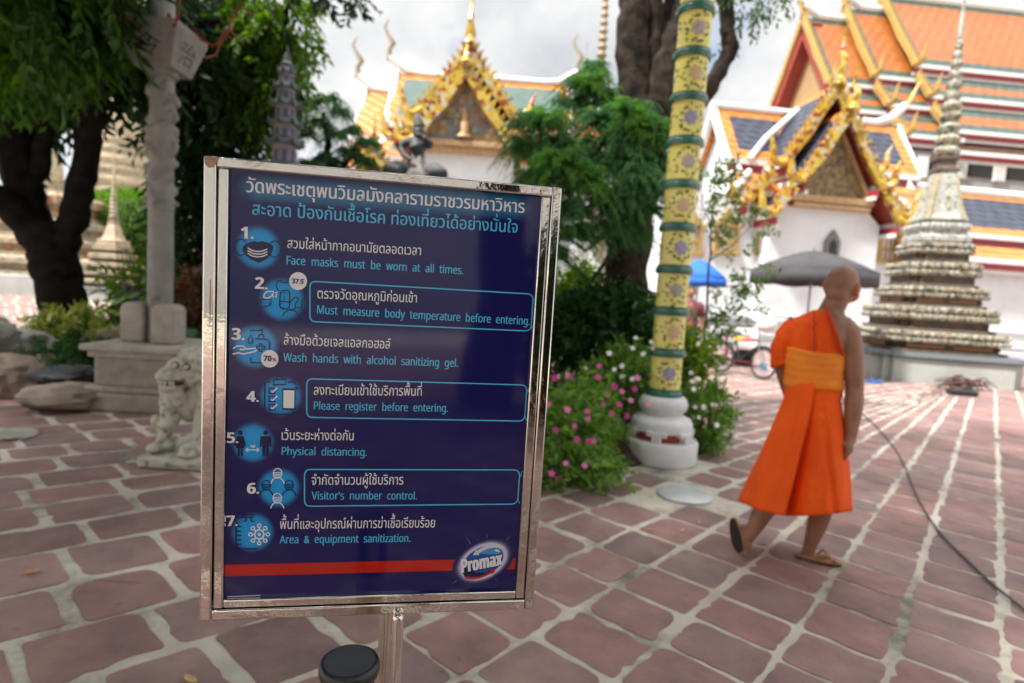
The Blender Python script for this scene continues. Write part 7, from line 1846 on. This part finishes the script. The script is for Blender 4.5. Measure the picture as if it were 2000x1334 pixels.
# ------------------------------------------------------------------ bicycles and things along the far wall
rub = mat('tyre_rubber', (0.02, 0.02, 0.021), 0.7); steel = mat('bike_steel', (0.4, 0.4, 0.41), 0.3, 0.8)
def torus(mb, c, R0, r, ax='y', seg=28, k=7, mi=0):
    pts = []
    for i in range(seg + 1):
        a = 2 * PI * i / seg; pts.append((c[0] + R0 * math.cos(a), c[1], c[2] + R0 * math.sin(a)))
    mb.tube(pts, r, k, mi, cap=False)
def bicycle(loc, rz, col, label, basket=True, load=None):
    t = thing('bicycle', loc, label, 'bicycle', rz=rz)
    wr = 0.30
    for x in (-0.5, 0.5):
        mb = MB(); torus(mb, (x, 0, wr), wr - 0.02, 0.022); w = mb.build('wheel', rub, t, smooth=0)
        mb = MB(); torus(mb, (x, 0, wr), wr - 0.045, 0.009, k=5)
        for i in range(14):
            a = PI * i / 7; mb.tube([(x, 0, wr), (x + (wr - 0.05) * math.cos(a), 0, wr + (wr - 0.05) * math.sin(a))], 0.0025, 4)
        mb.tube([(x, -0.05, wr), (x, 0.05, wr)], 0.02, 8); mb.build('rim', steel, w)
    mb = MB()
    for p in ([(-0.5, 0, wr), (-0.08, 0, 0.30)], [(-0.08, 0, 0.30), (-0.20, 0, 0.78)], [(-0.17, 0, 0.70), (0.34, 0, 0.72)], [(-0.08, 0, 0.30), (0.34, 0, 0.62)], [(-0.5, 0, wr), (-0.17, 0, 0.68)]): mb.tube(p, 0.016, 8)
    mb.build('frame', col, t, smooth=60)
    mb = MB(); mb.tube([(0.5, 0.045, wr), (0.40, 0.045, 0.58), (0.36, 0.02, 0.68), (0.33, 0, 0.95)], 0.012, 7); mb.tube([(0.5, -0.045, wr), (0.40, -0.045, 0.58), (0.36, -0.02, 0.68)], 0.012, 7); mb.build('fork', steel, t, smooth=60)
    mb = MB(); mb.tube([(0.18, -0.30, 1.00), (0.28, -0.22, 1.03), (0.33, 0, 0.95), (0.28, 0.22, 1.03), (0.18, 0.30, 1.00)], 0.012, 7); hb = mb.build('handlebar', steel, t, smooth=60)
    mb = MB()
    for s in (-1, 1): mb.tube([(0.18, 0.30 * s, 1.00), (0.10, 0.33 * s, 0.985)], 0.018, 7)
    mb.build('grips', rub, hb, smooth=60)
    mb = MB(); mb.loft([[(-0.36, s * 0.08, 0.84) for s in (-1, 1)] + [(-0.36, 0.08, 0.79), (-0.36, -0.08, 0.79)], [(-0.22, -0.07, 0.85), (-0.22, 0.07, 0.85), (-0.22, 0.06, 0.80), (-0.22, -0.06, 0.80)], [(-0.06, -0.02, 0.83), (-0.06, 0.02, 0.83), (-0.06, 0.02, 0.80), (-0.06, -0.02, 0.80)]]); mb.build('saddle', rub, t, bevel=0.015)
    mb = MB(); mb.tube([(-0.08, -0.08, 0.30), (-0.08, 0.08, 0.30)], 0.018, 8); torus(mb, (-0.08, 0.04, 0.30), 0.085, 0.006, k=5); mb.tube([(-0.08, 0.08, 0.30), (0.02, 0.09, 0.18)], 0.010, 6); mb.tube([(-0.08, -0.08, 0.30), (-0.18, -0.09, 0.42)], 0.010, 6); mb.box((0.02, 0.13, 0.18), (0.09, 0.08, 0.02)); mb.box((-0.18, -0.13, 0.42), (0.09, 0.08, 0.02)); mb.build('crank', rub, t)
    for x in (-0.5, 0.5):
        mb = MB(); pts = [(x + (wr + 0.025) * math.cos(R(q)), 0, wr + (wr + 0.025) * math.sin(R(q))) for q in range(20, 170, 12)]; mb.tube(pts, 0.02, 6); mb.build('mudguard', col, t, smooth=60)
    mb = MB(); mb.tube([(-0.30, -0.1, 0.66), (-0.75, -0.09, 0.66), (-0.75, 0.09, 0.66), (-0.30, 0.1, 0.66)], 0.008, 6); mb.tube([(-0.5, 0, wr), (-0.62, 0.07, 0.66)], 0.007, 5); mb.build('carrier', steel, t, smooth=60)
    if basket:
        mb = MB()
        for z, s in ((0.70, 0.8), (0.80, 0.9), (0.92, 1.0)):
            q = [(0.42, -0.16 * s, z), (0.42 + 0.26 * s, -0.16 * s, z), (0.42 + 0.26 * s, 0.16 * s, z), (0.42, 0.16 * s, z), (0.42, -0.16 * s, z)]; mb.tube(q, 0.006, 5)
        for i in range(9):
            y = -0.14 + 0.28 * i / 8; mb.tube([(0.42 + 0.208, y * 0.8, 0.70), (0.42 + 0.26, y, 0.92)], 0.004, 4); mb.tube([(0.42, y * 0.8, 0.70), (0.42, y, 0.92)], 0.004, 4)
        mb.build('basket', steel, t)
    return t
q = G(1452, 735)
bk = bicycle((q.x, q.y + 0.15, 0), R(-62), mat('bike_dark', (0.03, 0.035, 0.045), 0.4), 'dark bicycle with a white bag on its basket parked near the monk')
mb = MB(); mb.ball((0, 0, 0.12), (0.17, 0.2, 0.15), 16, 10); o = mb.build('bag', mat('white_bag', (0.74, 0.73, 0.70), 0.7), smooth=0, loc=(bk.location.x + 0.25, bk.location.y - 0.42, 0.92)); rough_noise(o, 0.05, 0.08); tag(o, 'crumpled white plastic bag resting on the dark bicycle basket', 'bag')
mb = MB()
mb.loft([ell((0, 0, 0.0), 0.20, 0.14, 16), ell((0.01, 0, 0.05), 0.22, 0.16, 16), ell((0, 0, 0.075), 0.12, 0.08, 16)]); o = mb.build('cushion', mat('yellow_cloth', (0.80, 0.42, 0.03), 0.8, col2=(0.70, 0.12, 0.16), nscale=2.5, ramp=(0.5, 0.55)), smooth=0, loc=(bk.location.x - 0.10, bk.location.y - 0.30, 0.70)); tag(o, 'yellow and pink cushion lying on the dark bicycle', 'cushion')
q = G(1378, 705); bicycle((q.x, q.y + 0.2, 0), R(-110), mat('bike_white', (0.6, 0.6, 0.62), 0.4), 'pale bicycle parked behind the yellow column near the white wall', basket=True)
q = G(1430, 712)
sc = thing('toy_scooter', (q.x, q.y, 0), 'small pink and black toy scooter left of the dark bicycle', 'scooter', rz=R(-20))
pk = mat('toy_pink', (0.80, 0.08, 0.30), 0.4)
mb = MB(); mb.box((0.1, 0, 0.09), (0.5, 0.13, 0.04)); mb.build('deck', mat('toy_red', (0.55, 0.10, 0.06), 0.5), sc, bevel=0.012)
mb = MB(); mb.tube([(-0.14, 0, 0.10), (-0.18, 0, 0.62)], 0.032, 9); mb.ball((-0.18, 0, 0.64), (0.06, 0.05, 0.06), 12, 8); mb.build('steering_post', pk, sc, smooth=50)
mb = MB(); mb.tube([(-0.18, -0.14, 0.60), (-0.18, 0.14, 0.60)], 0.02, 8); mb.build('handlebar', pk, sc, smooth=50)
for x, y in ((-0.2, -0.1), (-0.2, 0.1), (0.36, 0)):
    mb = MB(); mb.tube([(x, y - 0.022, 0.075), (x, y + 0.022, 0.075)], 0.075, 18); wv = mb.build('wheel', rub, sc, smooth=40)
    mb = MB(); mb.tube([(x, y - 0.026, 0.075), (x, y + 0.026, 0.075)], 0.03, 12); mb.build('hub', pk, wv, smooth=40)
q = G(1452, 712); mb = MB()
mb.loft([ell((0, 0, 0), 0.20, 0.16, 18), ell((0, 0, 0.18), 0.23, 0.18, 18), ell((0, 0, 0.30), 0.22, 0.17, 18), ell((0, 0, 0.36), 0.14, 0.1, 18)]); o = mb.build('bag', mat('black_cloth', (0.015, 0.015, 0.016), 0.8), smooth=0, loc=q); rough_noise(o, 0.05, 0.1); tag(o, 'black cloth bag standing on the paving between scooter and dark bicycle', 'bag')
q = G(1490, 722); mb = MB(); mb.lathe([(0.07, 0), (0.09, 0.12), (0.095, 0.125), (0.085, 0.12), (0.065, 0.01)], seg=20); tag(mb.build('bucket', mat('blue_plastic', (0.02, 0.30, 0.55), 0.4), loc=q, smooth=40), 'tiny blue tub behind the dark bicycle wheel', 'tub')
blue_s = mat('sandal_blue', (0.02, 0.14, 0.50), 0.5)
for i, (px, py, a) in enumerate(((1696, 747, 10), (1712, 749, 24))):
    q = G(px, py); t = thing('rubber_sandal', q, ('left' if i == 0 else 'right') + ' blue rubber sandal of the pair before the mosaic chedi', 'sandal', rz=R(a), group='pair of blue sandals')
    mb = MB(); pts = [(0.13 * math.cos(k * PI / 12), 0.05 * math.sin(k * PI / 12) * (0.9 + 0.15 * math.cos(k * PI / 12))) for k in range(24)]; mb.prism(pts, 0.002, 0.03, ax='xy'); mb.build('sole', blue_s, t, bevel=0.005)
    mb = MB(); mb.tube([(0.07, -0.05, 0.02), (0.05, -0.03, 0.07), (0.05, 0.03, 0.07), (0.07, 0.05, 0.02)], 0.018, 8, flat=0.5); mb.build('strap', blue_s, t, smooth=60)
q = G(1888, 763)
bw = thing('branch_heap', (q.x, q.y + 0.15, 0), 'heap of dry brown branches against the chedi plinth', 'branches')
mb = MB(); rg = random.Random(2)
for k in range(46):
    a = rg.uniform(-0.5, 0.5) + (0 if k % 2 else PI); L = rg.uniform(0.2, 0.55); z = rg.uniform(0.02, 0.2); y = rg.uniform(-0.15, 0.15); x = rg.uniform(-0.25, 0.25)
    mb.tube([(x, y, z), (x + L * 0.5 * math.cos(a), y + L * 0.3 * math.sin(a), z + rg.uniform(-0.02, 0.12)), (x + L * math.cos(a), y + L * 0.6 * math.sin(a), max(0.012, z - rg.uniform(0, 0.12)))], [0.016, 0.014, 0.008], 5)
mb.build('branches', mat('dry_branch', (0.16, 0.085, 0.065), 0.9, col2=(0.09, 0.05, 0.04), nscale=10), bw)
q = G(1878, 772); mb = MB(); mb.box((0, 0, 0.045), (0.42, 0.2, 0.09), taper=1.1); tag(mb.build('tray', mat('black_tray', (0.02, 0.022, 0.025), 0.5), loc=(q.x, q.y, 0.002), rz=R(-6), bevel=0.015), 'low black tray lying in front of the dry branches', 'tray')

# ------------------------------------------------------------------ two bystanders, mostly hidden
def bystander(px, py, Y, rz, shirt, legs, hairc, label, ground=0.0, h=1.66):
    q = P(px, py, Y); t = thing('person', (q.x, q.y, ground), label, 'person', rz=rz); k = h / 1.7
    V = lambda x, y, z: (x * k, y * k, z * k)
    mb = MB()
    mb.tube([V(0, 0, 0.95), V(0, 0, 1.15), V(0, 0, 1.36), V(0, 0, 1.44), V(0, 0.01, 1.52), V(0, 0.02, 1.60)], [0.14 * k, 0.13 * k, 0.13 * k, 0.07 * k, 0.052 * k, 0.055 * k], 14)
    mb.ball(V(0, 0.02, 1.60), (0.075 * k, 0.095 * k, 0.11 * k), 18, 12); mb.ball(V(0, 0.115, 1.58), (0.014, 0.02, 0.025), 8, 6)
    for s in (-1, 1):
        mb.tube([V(0.15 * s, 0, 1.38), V(0.2 * s, 0, 1.34), V(0.24 * s, 0, 1.12), V(0.25 * s, 0.05, 0.92), V(0.25 * s, 0.07, 0.84)], [0.06 * k, 0.055 * k, 0.045 * k, 0.036 * k, 0.028 * k], 12)
        mb.ball(V(0.25 * s, 0.08, 0.78), (0.024 * k, 0.042 * k, 0.05 * k), 10, 8)
        for f in range(4): mb.tube([V(0.25 * s, 0.055 + 0.018 * f, 0.75), V(0.245 * s, 0.06 + 0.018 * f, 0.69), V(0.235 * s, 0.065 + 0.016 * f, 0.66)], [0.010, 0.009, 0.007], 6)
        mb.tube([V(0.24 * s, 0.115, 0.80), V(0.23 * s, 0.135, 0.75), V(0.225 * s, 0.14, 0.72)], [0.012, 0.010, 0.008], 6)
        mb.ball(V(0.078 * s, 0.02, 1.59), (0.012, 0.02, 0.03), 8, 6)
        mb.tube([V(0.09 * s, 0, 0.95), V(0.095 * s, 0.01, 0.5), V(0.095 * s, 0, 0.09)], [0.085 * k, 0.058 * k, 0.04 * k], 12); mb.tube([V(0.095 * s, -0.05, 0.04), V(0.10 * s, 0.06, 0.04), V(0.105 * s, 0.17, 0.03)], [0.035, 0.038, 0.025], 10)
    b = mb.build('body', skin, t); remesh(b, 0.011, 2)
    mb = MB(); mb.loft([ell(V(0, 0, z), a * k, d * k, 24) for z, a, d in ((0.88, 0.185, 0.135), (1.0, 0.175, 0.13), (1.2, 0.18, 0.135), (1.36, 0.20, 0.12), (1.43, 0.12, 0.085), (1.46, 0.075, 0.07))])
    for s in (-1, 1): mb.tube([V(0.14 * s, 0, 1.39), V(0.21 * s, 0, 1.34), V(0.245 * s, 0, 1.14)], [0.07 * k, 0.07 * k, 0.065 * k], 14)
    mb.build('shirt', shirt, t, smooth=0)
    mb = MB(); mb.loft([ell(V(0, 0, z), a * k, d * k, 24) for z, a, d in ((0.80, 0.175, 0.12), (0.95, 0.172, 0.125))])
    for s in (-1, 1): mb.tube([V(0.09 * s, 0, 0.86), V(0.10 * s, 0.01, 0.5), V(0.10 * s, 0, 0.08)], [0.098 * k, 0.078 * k, 0.065 * k], 14)
    mb.build('trousers', legs, t, smooth=0)
    mb = MB(); mb.ball(V(0, 0.0, 1.63), (0.086 * k, 0.10 * k, 0.105 * k), 18, 12); mb.build('hair', hairc, t, smooth=0)
blackhair = mat('black_hair', (0.012, 0.010, 0.009), 0.6)
bystander(1344, 640, 11.2, R(170), mat('maroon_shirt', (0.16, 0.045, 0.06), 0.8), mat('blue_jeans', (0.05, 0.09, 0.18), 0.85), blackhair, 'person in a maroon shirt and jeans standing behind the yellow column')
bystander(398, 500, 9.5, R(150), mat('pale_shirt', (0.30, 0.33, 0.42), 0.8), mat('grey_trousers', (0.08, 0.085, 0.10), 0.85), blackhair, 'person in a pale blue grey shirt half hidden by the sign left edge', ground=0.1)

# ------------------------------------------------------------------ hermit statue on a rock mound behind the sign
HM = P(815, 342, 9.8)
m_statue = mat('hermit_stone', (0.075, 0.08, 0.082), 0.6, col2=(0.045, 0.048, 0.05), nscale=7, bump=0.3, bscale=25)
hs = thing('hermit_statue', HM, 'dark grey seated hermit statue with pointed cap rising above the sign', 'statue')
KH = 9.8 / 1150
def HP(x, y, d=0.0): return ((x - 815 - (342 - y) * 0.045) * KH, d, (342 - y) * KH)
mb = MB()
mb.tube([HP(818, 335), HP(820, 320), HP(819, 306), HP(815, 290), HP(814, 280)], [0.16, 0.085, 0.082, 0.15, 0.11], 16)
mb.tube([HP(790, 283), HP(800, 281), HP(832, 283), HP(838, 287)], [0.07, 0.09, 0.09, 0.06], 12)
mb.tube([HP(815, 280), HP(817, 270), HP(818, 262)], [0.07, 0.065, 0.08], 12)
mb.ball(HP(818, 262), (0.10, 0.11, 0.125), 16, 12); mb.ball(HP(818, 262, -0.105), (0.02, 0.025, 0.03), 8, 6); mb.ball(HP(818, 268, -0.085), (0.05, 0.04, 0.05), 10, 8)
mb.tube([HP(818, 252), HP(817, 244), HP(815, 236), HP(814, 226)], [0.105, 0.085, 0.06, 0.012], 12)
mb.tube([HP(838, 287), HP(842, 283, -0.1), HP(832, 277, -0.16), HP(822, 272, -0.15)], [0.06, 0.055, 0.045, 0.035], 10)
mb.tube([HP(789, 283), HP(785, 296, -0.02), HP(792, 308, -0.1), HP(804, 316, -0.16)], [0.065, 0.055, 0.045, 0.035], 10)
for cx, cy in ((822, 272), (806, 318)):
    for f in range(4): mb.tube([HP(cx, cy, -0.15), HP(cx - 3 + 2 * f, cy - 3, -0.19), HP(cx - 3 + 2 * f, cy + 1, -0.21)], [0.02, 0.013, 0.011], 6)
mb.tube([HP(800, 334), HP(775, 332, -0.1), HP(763, 338, -0.2), HP(790, 342, -0.3)], [0.13, 0.12, 0.10, 0.08], 12)
mb.tube([HP(832, 334), HP(855, 333, -0.1), HP(868, 340, -0.2), HP(840, 344, -0.3)], [0.13, 0.12, 0.10, 0.08], 12)
st = mb.build('body', m_statue, hs); remesh(st, 0.014, 2)
bm_ = P(815, 342, 10.0)
rock((bm_.x, bm_.y, bm_.z / 2 - 0.3), (1.1, 0.9, bm_.z / 2 + 0.22), 'tall rough rock mound carrying the hermit statue behind the sign', 71, m=m_rock)

# ------------------------------------------------------------------ what stands behind the photographer (seen in the polished steel; tree crown added to cast shade)
ga = thing('cloister_gallery', (0, -13, 0), 'long white cloister with orange roof behind the photographer', 'gallery')
mb = MB(); mb.box((-2, -2, 1.9), (26, 3.8, 3.8)); mb.build('wall', m_white, ga)
roof_part(ga, hall_T(0, -2.0), -15, 11, [(0, 7.0, 2.0, 4.4)], [t_orange, t_green], 0.4)
t9 = thing('tree', (1.6, -4.2, 0), 'added broad shade tree spreading unseen over the photographer', 'tree')
mb = MB(); limb(mb, [(0, 0, -0.1), (0.1, 0, 1.2), (0, 0.1, 2.6), (0.2, 0, 4.2), (0.1, 0.2, 6.2)], 0.30, 0.14, 10, 0.04, 51); limb(mb, [(0, 0, 2.8), (0.9, 1.3, 4.6), (1.2, 3.6, 6.0)], 0.16, 0.06, 8, 0.04, 52); limb(mb, [(0, 0, 2.6), (-1.4, 1.2, 4.4), (-3.4, 2.6, 6.0), (-5.6, 3.6, 6.4)], 0.16, 0.06, 8, 0.04, 53); limb(mb, [(0, 0.1, 3.4), (-0.6, 2.5, 5.2), (-1.0, 5.5, 6.2)], 0.14, 0.05, 8, 0.04, 54); mb.build('trunk', bark_d, t9, smooth=60)
bl = [((x - 1.6, y + 4.2, z), (1.35, 1.35, 0.75), n) for x, y, z, n in ((-5.5, 1.5, 6.6, 60), (-4.0, 0.5, 6.2, 70), (-2.6, 1.6, 6.2, 70), (-3.0, -1.0, 6.2, 70), (-1.4, 0.2, 6.0, 70), (-1.0, 2.2, 6.1, 75), (0.4, 1.2, 6.0, 75), (0.6, 3.0, 6.2, 70), (1.8, 2.2, 6.2, 75), (1.9, 4.0, 6.4, 55), (0.2, -0.8, 6.0, 70), (-1.6, -2.4, 6.2, 70), (2.2, 0.2, 6.1, 70), (-2.0, 3.4, 6.4, 60), (0.0, 4.6, 6.6, 45), (1.6, -3.0, 6.6, 80), (3.2, 1.5, 6.6, 45), (-4.6, -1.0, 6.2, 80), (-5.6, 0.2, 6.4, 70), (-3.6, 0.2, 5.6, 70), (-4.4, 2.4, 6.4, 70), (-6.4, 2.6, 6.8, 60), (-3.2, -2.4, 6.2, 70), (-4.6, -3.2, 6.2, 80), (-2.8, -4.4, 6.2, 80), (-1.0, -4.6, 6.2, 80), (0.6, -5.4, 6.3, 80), (-4.4, -5.4, 6.4, 80), (-2.2, -6.4, 6.4, 80), (2.4, -5.6, 6.4, 70), (0.0, -7.2, 6.6, 70), (3.6, -1.2, 6.4, 50))]
a = twigs(nr, bl, leaves=12, tl=0.6, ll=0.26, lw=0.115, droop=0.6, shell=0.2)
leaf_mesh('crown', *a, lf_deep, t9)
hedge('bush', (3.4, -3.6, 0.2), (1.6, 1.0, 1.5), 'tall dark bush behind the photographer', lf_deep, 5000, 0.16, 'bush')
